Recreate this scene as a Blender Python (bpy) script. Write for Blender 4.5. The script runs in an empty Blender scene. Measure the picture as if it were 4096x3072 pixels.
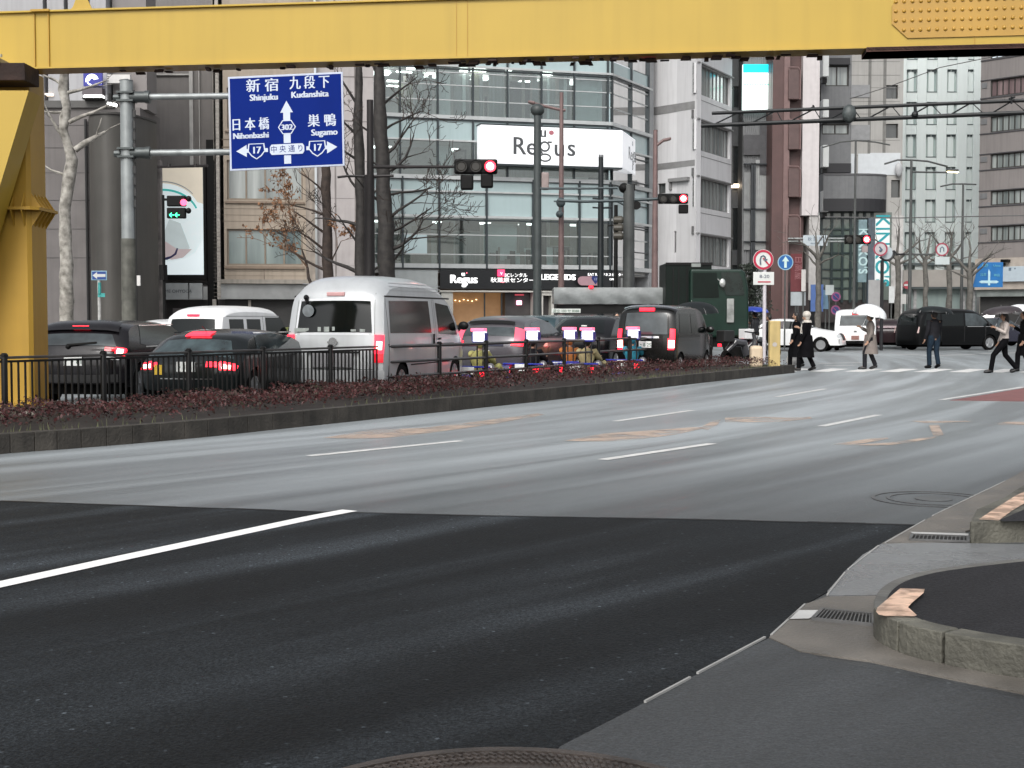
import bpy, math, random
from mathutils import Vector, Matrix
from math import radians, sin, cos, pi, atan, tan, sqrt

C = bpy.context.scene.collection
# ---------------------------------------------------------------- camera, sky, sun, exposure
FPX, HZ, CAMH = 5500.0, 1270.0, 1.5
PITCH = atan((1536 - HZ) / FPX)
cam_data = bpy.data.cameras.new("camera")
cam = bpy.data.objects.new("camera", cam_data)
C.objects.link(cam)
cam.location = (0, 0, CAMH)
cam.rotation_euler = (pi / 2 - PITCH, 0, 0)
cam_data.sensor_width = 36
cam_data.lens = 36 * FPX / 4096
cam_data.clip_end = 3000
cam_data.clip_start = 0.1
bpy.context.scene.camera = cam

world = bpy.data.worlds.new("World")
bpy.context.scene.world = world
world.use_nodes = True
wn, wl = world.node_tree.nodes, world.node_tree.links
wn.clear()
sky = wn.new("ShaderNodeTexSky")
sky.sky_type = 'NISHITA'
sky.sun_disc = False
SUN_EL, SUN_AZ = radians(42), radians(197)
sky.sun_elevation = SUN_EL
sky.sun_rotation = SUN_AZ
sky.dust_density = 4
sky.air_density = 1.0
hs = wn.new("ShaderNodeHueSaturation")
hs.inputs['Saturation'].default_value = 0.22
bg = wn.new("ShaderNodeBackground")
bg.inputs['Strength'].default_value = 0.15
wo = wn.new("ShaderNodeOutputWorld")
wl.new(sky.outputs[0], hs.inputs['Color'])
wl.new(hs.outputs[0], bg.inputs['Color'])
wl.new(bg.outputs[0], wo.inputs['Surface'])

sun_data = bpy.data.lights.new("sun", 'SUN')
sun_data.energy = 1.0
sun_data.angle = radians(25)
sun_data.color = (1.0, 0.97, 0.93)
sun = bpy.data.objects.new("sun", sun_data)
C.objects.link(sun)
sun.rotation_euler = Vector((sin(SUN_AZ) * cos(SUN_EL), cos(SUN_AZ) * cos(SUN_EL), sin(SUN_EL))).to_track_quat('Z', 'Y').to_euler()   # behind the camera, a little to the left

vs = bpy.context.scene.view_settings
vs.view_transform = 'Standard'
vs.look = 'None'
vs.gamma = 1
vs.exposure = 0.45
bpy.context.scene.cycles.max_bounces = 6
bpy.context.scene.cycles.transparent_max_bounces = 10

# ---------------------------------------------------------------- pixel <-> place (pixels of the 4096 wide photograph)
def ray(px, py):
    r, u = (px - 2048) / FPX, (1536 - py) / FPX
    return Vector((r, cos(PITCH) + u * sin(PITCH), -sin(PITCH) + u * cos(PITCH)))
def G(px, py, z=0.0):                       # point of the horizontal plane z seen at the pixel
    d = ray(px, py); t = (z - CAMH) / d.z
    return Vector((d.x * t, d.y * t, z))
def at(px, py, Y):                          # point at distance Y seen at the pixel
    d = ray(px, py); t = Y / d.y
    return Vector((d.x * t, Y, CAMH + d.z * t))
def X_(px, Y): return at(px, HZ, Y).x
def Z_(py, Y): return at(2048, py, Y).z
def proj(p):
    y = p[1] * cos(PITCH) - (p[2] - CAMH) * sin(PITCH)
    u = p[1] * sin(PITCH) + (p[2] - CAMH) * cos(PITCH)
    return 2048 + FPX * p[0] / y, 1536 - FPX * u / y

# ---------------------------------------------------------------- materials
MATS = {}
def M(name, col, rough=0.6, metal=0.0, var=0.12, scale=3.0, bump=0.0, bscale=None, emit=None, es=0.0,
      coat=0.0, spec=0.5, streak=0.0, stretch=(1, 1, 1), rvar=0.0, col2=None, alpha=1.0, trans=0.0, detail=4):
    if name in MATS: return MATS[name]
    m = bpy.data.materials.new(name); MATS[name] = m
    m.use_nodes = True
    n, l = m.node_tree.nodes, m.node_tree.links
    b = n["Principled BSDF"]
    b.inputs['Roughness'].default_value = rough
    b.inputs['Metallic'].default_value = metal
    b.inputs['Specular IOR Level'].default_value = spec
    b.inputs['Coat Weight'].default_value = coat
    b.inputs['Coat Roughness'].default_value = 0.06
    b.inputs['Alpha'].default_value = alpha
    b.inputs['Transmission Weight'].default_value = trans
    c = (*col, 1)
    if var > 0 or streak > 0 or bump > 0 or rvar > 0 or col2:
        tc = n.new("ShaderNodeTexCoord"); mp = n.new("ShaderNodeMapping")
        mp.inputs['Scale'].default_value = stretch
        l.new(tc.outputs['Object'], mp.inputs['Vector'])
        nz = n.new("ShaderNodeTexNoise"); nz.inputs['Scale'].default_value = scale; nz.inputs['Detail'].default_value = detail
        l.new(mp.outputs[0], nz.inputs['Vector'])
        mx = n.new("ShaderNodeMix"); mx.data_type = 'RGBA'
        if col2:
            mx.inputs['A'].default_value = c; mx.inputs['B'].default_value = (*col2, 1)
        else:
            mx.inputs['A'].default_value = tuple(min(1, x * (1 - var)) for x in col) + (1,)
            mx.inputs['B'].default_value = tuple(min(1, x * (1 + var)) for x in col) + (1,)
        cr = n.new("ShaderNodeMapRange"); cr.inputs['From Min'].default_value = .3; cr.inputs['From Max'].default_value = .7
        l.new(nz.outputs['Fac'], cr.inputs['Value'])
        l.new(cr.outputs[0], mx.inputs['Factor'])
        out = mx.outputs['Result']
        if streak > 0:                       # rain streaks: real dirt that runs down
            m2 = n.new("ShaderNodeMapping"); m2.inputs['Scale'].default_value = (6, 6, .35)
            l.new(tc.outputs['Object'], m2.inputs['Vector'])
            n2 = n.new("ShaderNodeTexNoise"); n2.inputs['Scale'].default_value = 1.0; n2.inputs['Detail'].default_value = 5
            l.new(m2.outputs[0], n2.inputs['Vector'])
            r2 = n.new("ShaderNodeMapRange"); r2.inputs['From Min'].default_value = .45; r2.inputs['From Max'].default_value = .75
            r2.inputs['To Min'].default_value = 1; r2.inputs['To Max'].default_value = 1 - streak
            l.new(n2.outputs['Fac'], r2.inputs['Value'])
            mm = n.new("ShaderNodeMix"); mm.data_type = 'RGBA'; mm.blend_type = 'MULTIPLY'; mm.inputs['Factor'].default_value = 1
            l.new(out, mm.inputs['A'])
            cc = n.new("ShaderNodeCombineColor")
            for k in range(3): l.new(r2.outputs[0], cc.inputs[k])
            l.new(cc.outputs[0], mm.inputs['B']); out = mm.outputs['Result']
        l.new(out, b.inputs['Base Color'])
        if rvar > 0:
            rr = n.new("ShaderNodeMapRange"); rr.inputs['From Min'].default_value = .3; rr.inputs['From Max'].default_value = .7
            rr.inputs['To Min'].default_value = max(0, rough - rvar); rr.inputs['To Max'].default_value = min(1, rough + rvar)
            l.new(nz.outputs['Fac'], rr.inputs['Value']); l.new(rr.outputs[0], b.inputs['Roughness'])
        if bump > 0:
            nb = n.new("ShaderNodeTexNoise"); nb.inputs['Scale'].default_value = bscale or scale * 6; nb.inputs['Detail'].default_value = 3
            l.new(mp.outputs[0], nb.inputs['Vector'])
            bp = n.new("ShaderNodeBump"); bp.inputs['Strength'].default_value = bump; bp.inputs['Distance'].default_value = .02
            l.new(nb.outputs['Fac'], bp.inputs['Height']); l.new(bp.outputs[0], b.inputs['Normal'])
    else:
        b.inputs['Base Color'].default_value = c
    if emit:
        b.inputs['Emission Color'].default_value = (*emit, 1)
        b.inputs['Emission Strength'].default_value = es
    return m

def glass(name, tint=(.8, .9, .9), rough=.03, mixin=.35):     # window glass: sees through, reflects the street
    if name in MATS: return MATS[name]
    m = bpy.data.materials.new(name); MATS[name] = m
    m.use_nodes = True
    n, l = m.node_tree.nodes, m.node_tree.links
    n.clear()
    o = n.new("ShaderNodeOutputMaterial"); mx = n.new("ShaderNodeMixShader")
    t = n.new("ShaderNodeBsdfTransparent"); t.inputs[0].default_value = (*tint, 1)
    g = n.new("ShaderNodeBsdfGlossy"); g.inputs['Roughness'].default_value = rough
    f = n.new("ShaderNodeFresnel"); f.inputs[0].default_value = 1.5
    a = n.new("ShaderNodeMath"); a.operation = 'MULTIPLY_ADD'; a.inputs[1].default_value = .9; a.inputs[2].default_value = mixin * .3
    l.new(f.outputs[0], a.inputs[0]); l.new(a.outputs[0], mx.inputs[0])
    l.new(t.outputs[0], mx.inputs[1]); l.new(g.outputs[0], mx.inputs[2]); l.new(mx.outputs[0], o.inputs[0])
    return m

# ---------------------------------------------------------------- mesh builder
MW = {}
def mw(o): return MW.get(o.name, Matrix.Identity(4)) if o else Matrix.Identity(4)
def tag(o, label=None, cat=None, group=None, kind=None):
    if label: o['label'] = label
    if cat: o['category'] = cat
    if group: o['group'] = group
    if kind: o['kind'] = kind
    return o
def thing(name, label, cat, loc=(0, 0, 0), rz=0.0, group=None):
    o = bpy.data.objects.new(name, None); C.objects.link(o)
    o.empty_display_size = .2
    o.location = loc; o.rotation_euler = (0, 0, rz)
    MW[o.name] = Matrix.Translation(Vector(loc)) @ Matrix.Rotation(rz, 4, 'Z')
    return tag(o, label, cat, group)

class MB:
    def __init__(s): s.v = []; s.f = []; s.mi = []; s.cm = 0
    def add(s, vs, fs):
        k = len(s.v); s.v += [Vector(x) for x in vs]; s.f += [tuple(i + k for i in f) for f in fs]; s.mi += [s.cm] * len(fs); return s
    def box(s, x0, x1, y0, y1, z0, z1):
        if x0 > x1: x0, x1 = x1, x0
        if y0 > y1: y0, y1 = y1, y0
        if z0 > z1: z0, z1 = z1, z0
        return s.add([(x0, y0, z0), (x1, y0, z0), (x1, y1, z0), (x0, y1, z0), (x0, y0, z1), (x1, y0, z1), (x1, y1, z1), (x0, y1, z1)],
                     [(0, 3, 2, 1), (4, 5, 6, 7), (0, 1, 5, 4), (1, 2, 6, 5), (2, 3, 7, 6), (3, 0, 4, 7)])
    def obox(s, c, ax, ay, az):              # oriented box: centre and three half-axis vectors
        c, ax, ay, az = map(Vector, (c, ax, ay, az))
        vs = [c + i * ax + j * ay + k * az for k in (-1, 1) for i, j in ((-1, -1), (1, -1), (1, 1), (-1, 1))]
        return s.add(vs, [(0, 3, 2, 1), (4, 5, 6, 7), (0, 1, 5, 4), (1, 2, 6, 5), (2, 3, 7, 6), (3, 0, 4, 7)])
    def beam(s, p0, p1, w, h, up=(0, 0, 1)):
        p0, p1 = Vector(p0), Vector(p1); d = p1 - p0; u = Vector(up)
        side = d.cross(u)
        if side.length < 1e-6: side = Vector((1, 0, 0))
        side.normalize(); u2 = side.cross(d).normalized()
        return s.obox((p0 + p1) / 2, side * w / 2, d / 2, u2 * h / 2)
    def tube(s, pts, r, n=8, cap=True):
        pts = [Vector(p) for p in pts]; m = len(pts)
        rs = r if isinstance(r, (list, tuple)) else [r] * m
        k = len(s.v); prev = None
        for i, p in enumerate(pts):
            d = (pts[min(i + 1, m - 1)] - pts[max(i - 1, 0)])
            if d.length < 1e-9: d = Vector((0, 0, 1))
            d.normalize()
            a = Vector((0, 0, 1)) if abs(d.z) < .9 else Vector((1, 0, 0))
            if prev is not None: a = prev
            e1 = (a - d * a.dot(d))
            if e1.length < 1e-6: e1 = d.orthogonal()
            e1.normalize(); e2 = d.cross(e1); prev = e1
            for j in range(n):
                t = 2 * pi * j / n
                s.v.append(p + (e1 * cos(t) + e2 * sin(t)) * rs[i])
        for i in range(m - 1):
            for j in range(n):
                s.f.append((k + i * n + j, k + i * n + (j + 1) % n, k + (i + 1) * n + (j + 1) % n, k + (i + 1) * n + j)); s.mi.append(s.cm)
        if cap:
            s.f.append(tuple(k + j for j in reversed(range(n)))); s.mi.append(s.cm)
            s.f.append(tuple(k + (m - 1) * n + j for j in range(n))); s.mi.append(s.cm)
        return s
    def prism(s, poly, z0, z1):              # horizontal polygon between two heights
        n = len(poly); z0s = z0 if isinstance(z0, list) else [z0] * n; z1s = z1 if isinstance(z1, list) else [z1] * n
        vs = [(p[0], p[1], z0s[i]) for i, p in enumerate(poly)] + [(p[0], p[1], z1s[i]) for i, p in enumerate(poly)]
        area = sum(poly[i][0] * poly[(i + 1) % n][1] - poly[(i + 1) % n][0] * poly[i][1] for i in range(n))
        fs = [tuple(reversed(range(n))), tuple(range(n, 2 * n))] + [(i, (i + 1) % n, n + (i + 1) % n, n + i) for i in range(n)]
        if area < 0: fs = [tuple(reversed(f)) for f in fs]
        return s.add(vs, fs)
    def plate(s, o, ex, ez, poly, t0, t1):   # polygon in the plane (o, ex, ez), thickness t0..t1 along ex x ez
        o, ex, ez = Vector(o), Vector(ex), Vector(ez); nn = ex.cross(ez).normalized(); n = len(poly)
        vs = [o + ex * a + ez * b + nn * t0 for a, b in poly] + [o + ex * a + ez * b + nn * t1 for a, b in poly]
        area = sum(poly[i][0] * poly[(i + 1) % n][1] - poly[(i + 1) % n][0] * poly[i][1] for i in range(n))
        fs = [tuple(reversed(range(n))), tuple(range(n, 2 * n))] + [(i, (i + 1) % n, n + (i + 1) % n, n + i) for i in range(n)]
        if area < 0: fs = [tuple(reversed(f)) for f in fs]
        return s.add(vs, fs)
    def poly(s, pts): return s.add(pts, [tuple(range(len(pts)))])
    def lathe(s, c, prof, n=16, axis='Z'):   # prof: (r, h) pairs
        c = Vector(c); k = len(s.v); m = len(prof)
        for r, h in prof:
            for j in range(n):
                t = 2 * pi * j / n; a, b = r * cos(t), r * sin(t)
                s.v.append(c + (Vector((a, b, h)) if axis == 'Z' else Vector((h, a, b)) if axis == 'X' else Vector((b, h, a))))
        for i in range(m - 1):
            for j in range(n):
                s.f.append((k + i * n + j, k + i * n + (j + 1) % n, k + (i + 1) * n + (j + 1) % n, k + (i + 1) * n + j)); s.mi.append(s.cm)
        s.f.append(tuple(k + j for j in reversed(range(n)))); s.mi.append(s.cm)
        s.f.append(tuple(k + (m - 1) * n + j for j in range(n))); s.mi.append(s.cm)
        return s
    def ball(s, c, r, n=10, m=6, sc=(1, 1, 1)):
        k = len(s.v); c = Vector(c)
        for i in range(m + 1):
            a = pi * i / m
            for j in range(n):
                t = 2 * pi * j / n
                s.v.append(c + Vector((r * sc[0] * sin(a) * cos(t), r * sc[1] * sin(a) * sin(t), r * sc[2] * cos(a))))
        for i in range(m):
            for j in range(n):
                s.f.append((k + (i + 1) * n + j, k + (i + 1) * n + (j + 1) % n, k + i * n + (j + 1) % n, k + i * n + j)); s.mi.append(s.cm)
        return s
    def text(s, txt, o, ex, ez, size, align='CENTER', ext=.004, wscale=1.0):  # letters in the plane (o, ex, ez)
        cu = bpy.data.curves.new("t", 'FONT'); cu.body = txt; cu.align_x = align; cu.align_y = 'CENTER'; cu.size = size
        cu.extrude = ext; cu.resolution_u = 3
        ob = bpy.data.objects.new("t", cu); C.objects.link(ob)
        bpy.context.view_layer.update()
        me = bpy.data.meshes.new_from_object(ob.evaluated_get(bpy.context.evaluated_depsgraph_get()))
        o, ex, ez = Vector(o), Vector(ex).normalized(), Vector(ez).normalized(); nn = ex.cross(ez)
        s.add([o + ex * (v.co.x * wscale) + ez * v.co.y + nn * v.co.z for v in me.vertices], [tuple(p.vertices) for p in me.polygons])
        bpy.data.objects.remove(ob); bpy.data.meshes.remove(me); bpy.data.curves.remove(cu)
        return s
    def build(s, name, mat, parent=None, world=False, smooth=False, bevel=0, label=None, cat=None, group=None, kind=None, ang=35):
        me = bpy.data.meshes.new(name)
        vs = s.v
        if world and parent is not None:
            iv = mw(parent).inverted(); vs = [iv @ v for v in vs]
        me.from_pydata([tuple(v) for v in vs], [], s.f)
        mats = mat if isinstance(mat, (list, tuple)) else [mat]
        for m in mats: me.materials.append(m)
        if len(mats) > 1: me.polygons.foreach_set('material_index', s.mi)
        me.validate(); me.update()
        if smooth:
            me.shade_smooth()
            me.set_sharp_from_angle(angle=radians(ang))
        o = bpy.data.objects.new(name, me); C.objects.link(o)
        if parent is not None: o.parent = parent
        MW[o.name] = mw(parent)
        if bevel:
            bm = o.modifiers.new("b", 'BEVEL'); bm.width = bevel; bm.segments = 2; bm.limit_method = 'ANGLE'; bm.angle_limit = radians(40)
        return tag(o, label, cat, group, kind)

def flat_ring(mb, c, r0, r1, z, n=48):         # thin annulus lying flat
    k = len(mb.v)
    for j in range(n):
        a = 2 * pi * j / n
        for r, zz in ((r1, -.004), (r1, z), (r0, z), (r0, -.004)): mb.v.append(Vector((c[0] + r * cos(a), c[1] + r * sin(a), zz)))
    for j in range(n):
        q = (j + 1) % n
        for i in range(3): mb.f.append((k + j * 4 + i, k + q * 4 + i, k + q * 4 + i + 1, k + j * 4 + i + 1)); mb.mi.append(mb.cm)
    return mb
def offset_path(pts, d):                     # 2-D polyline moved sideways to its left by d
    out = []
    for i, p in enumerate(pts):
        a = pts[max(i - 1, 0)]; b = pts[min(i + 1, len(pts) - 1)]
        t = Vector((b[0] - a[0], b[1] - a[1])).normalized()
        out.append(Vector((p[0] - t.y * d, p[1] + t.x * d, 0)))
    return out
def resample(pts, step):
    out = [Vector(pts[0])]
    for a, b in zip(pts, pts[1:]):
        a, b = Vector(a), Vector(b); n = max(1, int((b - a).length / step))
        out += [a + (b - a) * (k / n) for k in range(1, n + 1)]
    return out
def smooth_path(pts, it=2):
    pts = [Vector(p) for p in pts]
    for _ in range(it):
        q = [pts[0]]
        for a, b in zip(pts, pts[1:]): q += [a * .75 + b * .25, a * .25 + b * .75]
        q.append(pts[-1]); pts = q
    return pts
def copy_tree(o, parent=None):
    c = o.copy(); C.objects.link(c); c.parent = parent
    for ch in [x for x in bpy.data.objects if x.parent == o]: copy_tree(ch, c)
    return c
# ================================================================ ground, roads, median
BEND = (-60.0, 61.0, 0.0)
def road_mat(name, col, rough, var, dirang, trackmix=.3, speck=.25, dist=.02, rv=.12, bmp=.35, spec=.5, coat=0, crough=.3, sheen=0.0, shr=.14, dust=0.0, chp=4.0):
    m = bpy.data.materials.new(name); m.use_nodes = True
    n, l = m.node_tree.nodes, m.node_tree.links; b = n["Principled BSDF"]
    b.inputs["Specular IOR Level"].default_value = spec; b.inputs["Coat Weight"].default_value = coat; b.inputs["Coat Roughness"].default_value = crough
    g = n.new("ShaderNodeNewGeometry")
    # tyre paths follow the bend of the avenue: distance from the bend's centre and angle round it
    sub = n.new("ShaderNodeVectorMath"); sub.operation = 'SUBTRACT'; sub.inputs[1].default_value = BEND
    l.new(g.outputs['Position'], sub.inputs[0])
    ln_ = n.new("ShaderNodeVectorMath"); ln_.operation = 'LENGTH'; l.new(sub.outputs[0], ln_.inputs[0])
    sx = n.new("ShaderNodeSeparateXYZ"); l.new(sub.outputs[0], sx.inputs[0])
    at2 = n.new("ShaderNodeMath"); at2.operation = 'ARCTAN2'; l.new(sx.outputs[1], at2.inputs[0]); l.new(sx.outputs[0], at2.inputs[1])
    cx_ = n.new("ShaderNodeCombineXYZ"); l.new(ln_.outputs['Value'], cx_.inputs[0])
    am = n.new("ShaderNodeMath"); am.operation = 'MULTIPLY'; am.inputs[1].default_value = 6.0; l.new(at2.outputs[0], am.inputs[0]); l.new(am.outputs[0], cx_.inputs[1])
    mp = n.new("ShaderNodeMapping"); mp.inputs['Scale'].default_value = (1.5, 1, 1); l.new(cx_.outputs[0], mp.inputs['Vector'])
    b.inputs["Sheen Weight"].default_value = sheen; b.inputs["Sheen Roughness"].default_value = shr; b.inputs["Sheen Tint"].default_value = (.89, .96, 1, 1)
    nt = n.new("ShaderNodeTexNoise"); nt.inputs['Scale'].default_value = 1.0; nt.inputs['Detail'].default_value = 6; nt.inputs['Distortion'].default_value = .6
    l.new(mp.outputs[0], nt.inputs['Vector'])
    ns = n.new("ShaderNodeTexNoise"); ns.inputs['Scale'].default_value = 60; ns.inputs['Detail'].default_value = 3
    l.new(g.outputs['Position'], ns.inputs['Vector'])
    nl = n.new("ShaderNodeTexNoise"); nl.inputs['Scale'].default_value = .45; nl.inputs['Detail'].default_value = 5
    l.new(g.outputs['Position'], nl.inputs['Vector'])
    sg_ = n.new('ShaderNodeSeparateXYZ'); l.new(g.outputs['Position'], sg_.inputs[0])
    nw = n.new('ShaderNodeTexNoise'); nw.inputs['Scale'].default_value = .8; nw.inputs['Detail'].default_value = 4; l.new(mp.outputs[0], nw.inputs['Vector'])
    def mr(src, a, bb, c, d):
        r = n.new("ShaderNodeMapRange"); r.inputs[1].default_value = a; r.inputs[2].default_value = bb; r.inputs[3].default_value = c; r.inputs[4].default_value = d
        l.new(src, r.inputs[0]); return r.outputs[0]
    def mul(x, y, op='MULTIPLY'):
        q = n.new("ShaderNodeMath"); q.operation = op
        l.new(x, q.inputs[0]); l.new(y, q.inputs[1]); return q.outputs[0]
    t = mr(nt.outputs['Fac'], .38, .68, 1 - trackmix, 1 + trackmix * 1.6)
    sp = mr(ns.outputs['Fac'], .3, .7, 1 - speck, 1 + speck)
    if sheen: l.new(mul(mr(nt.outputs['Fac'], .36, .62, sheen * .55, sheen), mul(mr(ln_.outputs['Value'], 76.0, 80.5, 1.0, .6), mr(mul(sg_.outputs[1], mr(nw.outputs['Fac'], .3, .7, .85, 1.15)), 10.0, 16.5, .42, 1.0))), b.inputs['Sheen Weight'])   # sheen weight falls off outward from the bend centre and towards small y
    lg = mr(nl.outputs['Fac'], .3, .7, 1 - var, 1 + var)
    # stray pale chips in the asphalt
    vo = n.new("ShaderNodeTexVoronoi"); vo.inputs['Scale'].default_value = 9
    l.new(g.outputs['Position'], vo.inputs['Vector'])
    chip = mr(vo.outputs['Distance'], .05, .11, chp, 1.0)
    nf_ = n.new('ShaderNodeTexNoise'); nf_.inputs['Scale'].default_value = 150; nf_.inputs['Detail'].default_value = 2; l.new(g.outputs['Position'], nf_.inputs['Vector'])
    k = mul(mul(mul(mul(t, sp), lg), chip), mr(nf_.outputs['Fac'], .35, .7, 1 - speck * .9, 1 + speck * 1.6))
    if dust: k = mul(k, mul(mr(nt.outputs['Fac'], .52, .68, 0, dust), mr(sg_.outputs[1], 5.5, 10.5, .15, 1.0)), 'MULTIPLY_ADD') if False else mul(k, mr(mul(mr(nt.outputs['Fac'], .52, .66, 0, 1), mr(sg_.outputs[1], 6.0, 10.5, .1, 1.0)), 0, 1, 1, dust))   # pale dust tracked over the joint
    v = n.new("ShaderNodeVectorMath"); v.operation = 'SCALE'; v.inputs[0].default_value = col
    l.new(k, v.inputs['Scale']); l.new(v.outputs[0], b.inputs['Base Color'])
    r = mul(mr(nt.outputs['Fac'], .3, .7, rough - rv, rough + rv), mr(nl.outputs['Fac'], .3, .7, .9, 1.1))
    l.new(r, b.inputs['Roughness'])
    bp = n.new("ShaderNodeBump"); bp.inputs['Strength'].default_value = bmp; bp.inputs['Distance'].default_value = dist
    l.new(ns.outputs['Fac'], bp.inputs['Height']); l.new(bp.outputs[0], b.inputs['Normal'])
    return m

mb = MB(); mb.poly([(-1500, -300, -.06), (1500, -300, -.06), (1500, 2600, -.06), (-1500, 2600, -.06)])
mb.build("ground", M("far_ground", (.16, .16, .16), .9), kind="structure")
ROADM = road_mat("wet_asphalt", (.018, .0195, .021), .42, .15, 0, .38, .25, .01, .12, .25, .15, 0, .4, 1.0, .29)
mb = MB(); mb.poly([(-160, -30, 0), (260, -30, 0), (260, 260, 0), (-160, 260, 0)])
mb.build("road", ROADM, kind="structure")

def sheet(name, pts, z, mat, kind="structure"):
    m = MB(); m.prism([(p[0], p[1]) for p in pts], -.03, z); return m.build(name, mat, kind=kind)
# newer dark asphalt in the foreground
NEWM = road_mat("fresh_dark_asphalt", (.0110, .0128, .0146), .8, .35, 0, .34, .5, .01, .05, .6, .14, 0, .3, .12, .12, 2.3)
edge = [G(-900, 1975), G(0, 2006), G(700, 2030), G(1300, 2050), G(2000, 2066), G(3000, 2085), G(3700, 2103)]
rim = [G(3560, 2178), G(3438, 2237), G(3310, 2370), G(3220, 2420), G(3076, 2556), G(2900, 2640), G(2540, 2835), G(2240, 2990), G(2100, 3200)]
sheet("asphalt_patch", edge + rim + [(0.1, 1.5, 0), (-9, 1.5, 0), (-14, 9, 0)], .004, NEWM)
random.seed(12)
ed = resample(edge[1:], .35); mbz = MB()
for a, b in zip(ed, ed[1:]):
    w = random.uniform(.01, .035); d_ = (b - a).normalized(); n_ = Vector((-d_.y, d_.x, 0))
    mbz.poly([a + n_ * w + Vector((0, 0, .0062)), a - n_ * random.uniform(.01, .04) + Vector((0, 0, .0062)), b - n_ * random.uniform(.01, .04) + Vector((0, 0, .0062)), b + n_ * w + Vector((0, 0, .0062))])
mbz.build("bitumen_joint", M("bitumen", (.008, .008, .009), .6, var=.3, spec=.2), kind="structure")
# forecourt in front of the camera (lighter, smoother asphalt)
FORE = road_mat("grey_forecourt_asphalt", (.034, .037, .040), .62, .22, radians(-70), .25, .3, .01, .08, .4, chp=1.25)
sheet("forecourt", [G(2100, 3200)] + [G(2240, 2990), G(2540, 2835), G(2900, 2640), G(3076, 2556), G(3300, 2640), G(3700, 2720), G(4400, 2860), (9, 3.6, 0), (9, 1.2, 0), (.05, 1.2, 0)], .004, FORE)
CONC = M("gutter_concrete", (.115, .105, .092), .5, var=.4, scale=2.2, bump=.3, bscale=60, rvar=.15)
CONC2 = M("side_road_concrete", (.095, .10, .105), .28, var=.5, scale=1.2, bump=.3, bscale=50, rvar=.18)
for q_ in (CONC2,):
    q_.node_tree.nodes['Principled BSDF'].inputs['Sheen Weight'].default_value = .16; q_.node_tree.nodes['Principled BSDF'].inputs['Sheen Roughness'].default_value = .3
# concrete gutter in front of the island
sheet("gutter", [G(3076, 2556), G(3130, 2505), G(3222, 2422), G(3310, 2392), G(3540, 2388), G(3640, 2395), G(3800, 2470), G(4500, 2570), G(4700, 2900), G(4096, 2780), G(3800, 2720), G(3480, 2650), G(3200, 2612)], .009, CONC)
# side road apron between the two islands
sheet("apron", [G(3310, 2370), G(3380, 2290), G(3450, 2225), G(3525, 2180), G(3700, 2175), G(4500, 2190), G(5200, 2330), G(4500, 2400), G(3700, 2400), G(3540, 2386), G(3316, 2388)], .009, CONC2)
sheet("gutter", [G(3525, 2180), G(3640, 2115), G(3830, 2020), G(3990, 1945), G(4096, 1885), G(4400, 1740), G(4700, 1740), G(4300, 2000), G(3860, 2130), G(3880, 2172)], .010, CONC)
# thin pale joint along the edge
jm = M("joint_mortar", (.3, .3, .29), .6)
jp = [G(2540, 2835), G(2700, 2750), G(2900, 2643), G(3050, 2562)]
m = MB()
for a, b in ((G(2580, 2815), G(2760, 2718)), (G(2790, 2700), G(3060, 2556)), (G(3085, 2548), G(3220, 2424)), (G(3310, 2385), G(3380, 2296)), (G(3392, 2284), G(3515, 2188)), (G(3540, 2178), G(3700, 2085)), (G(3730, 2068), G(4020, 1928))):
    m.beam(a + Vector((0, 0, .008)), b + Vector((0, 0, .008)), .010, .010)
m.build("joint_line", jm, kind="structure")

# ---- painted markings
PAINT = M("worn_white_paint", (.62, .62, .60), .5, var=.22, scale=8, bump=.2, bscale=60)
PAINT2 = M("fresh_white_paint", (.86, .86, .84), .55, var=.08, scale=10)
def strip(a, b, w, z=.0085, wb=None):
    a, b = Vector(a), Vector(b); d = (b - a).normalized(); n = Vector((-d.y, d.x, 0)); wb = wb or w
    return [a + n * w / 2 + Vector((0, 0, z)), a - n * w / 2 + Vector((0, 0, z)), b - n * wb / 2 + Vector((0, 0, z)), b + n * wb / 2 + Vector((0, 0, z))]
m = MB()
ln = [G(-560, 2466), G(0, 2343), G(480, 2238), G(960, 2135), G(1250, 2073), G(1400, 2045)]
for a, b in zip(ln, ln[1:]): m.poly(strip(a, b, .15))
m.build("lane_line", PAINT2, kind="structure")
for a, b in (((1235, 1825), (1845, 1764)), ((2410, 1840), (2850, 1775)), ((2460, 1686), (2770, 1642)), ((3285, 1706), (3515, 1660)), ((3108, 1588), (3300, 1556)), ((3765, 1600), (4096, 1548))):
    mm = MB(); mm.poly(strip(G(*a), G(*b), .13, .005)); mm.build("lane_dash", PAINT, kind="structure")
# crosswalk bars
for k in range(-1, 9):
    x0 = 3236 + k * 139
    p = [G(x0, 1486 + k * .6), G(x0 + 78, 1488 + k * .6), G(x0 + 160, 1476 + k * .4), G(x0 + 88, 1474 + k * .4)]
    mm = MB(); mm.poly([(q.x, q.y, .005) for q in p]); mm.build("crosswalk_bar", PAINT2, kind="structure")
for a, b in (((3270, 1454), (3480, 1450)), ((3300, 1463), (3420, 1462)), ((3590, 1419), (3700, 1417)), ((3690, 1424), (3900, 1418)), ((3920, 1415), (4096, 1411)), ((3960, 1404), (4000, 1402))):
    mm = MB(); mm.poly(strip(G(*a), G(*b), .3, .005)); mm.build("stop_line", PAINT, kind="structure")
# brick-red bus lane
sheet("red_lane", [G(3800, 1602), G(3960, 1576), G(4096, 1553), G(4700, 1480), G(5400, 1500), G(5400, 1640), G(4700, 1618), G(4096, 1606)], .005, M("red_lane_surface", (.20, .075, .07), .55, var=.15, scale=2, bump=.3, bscale=50))
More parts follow.
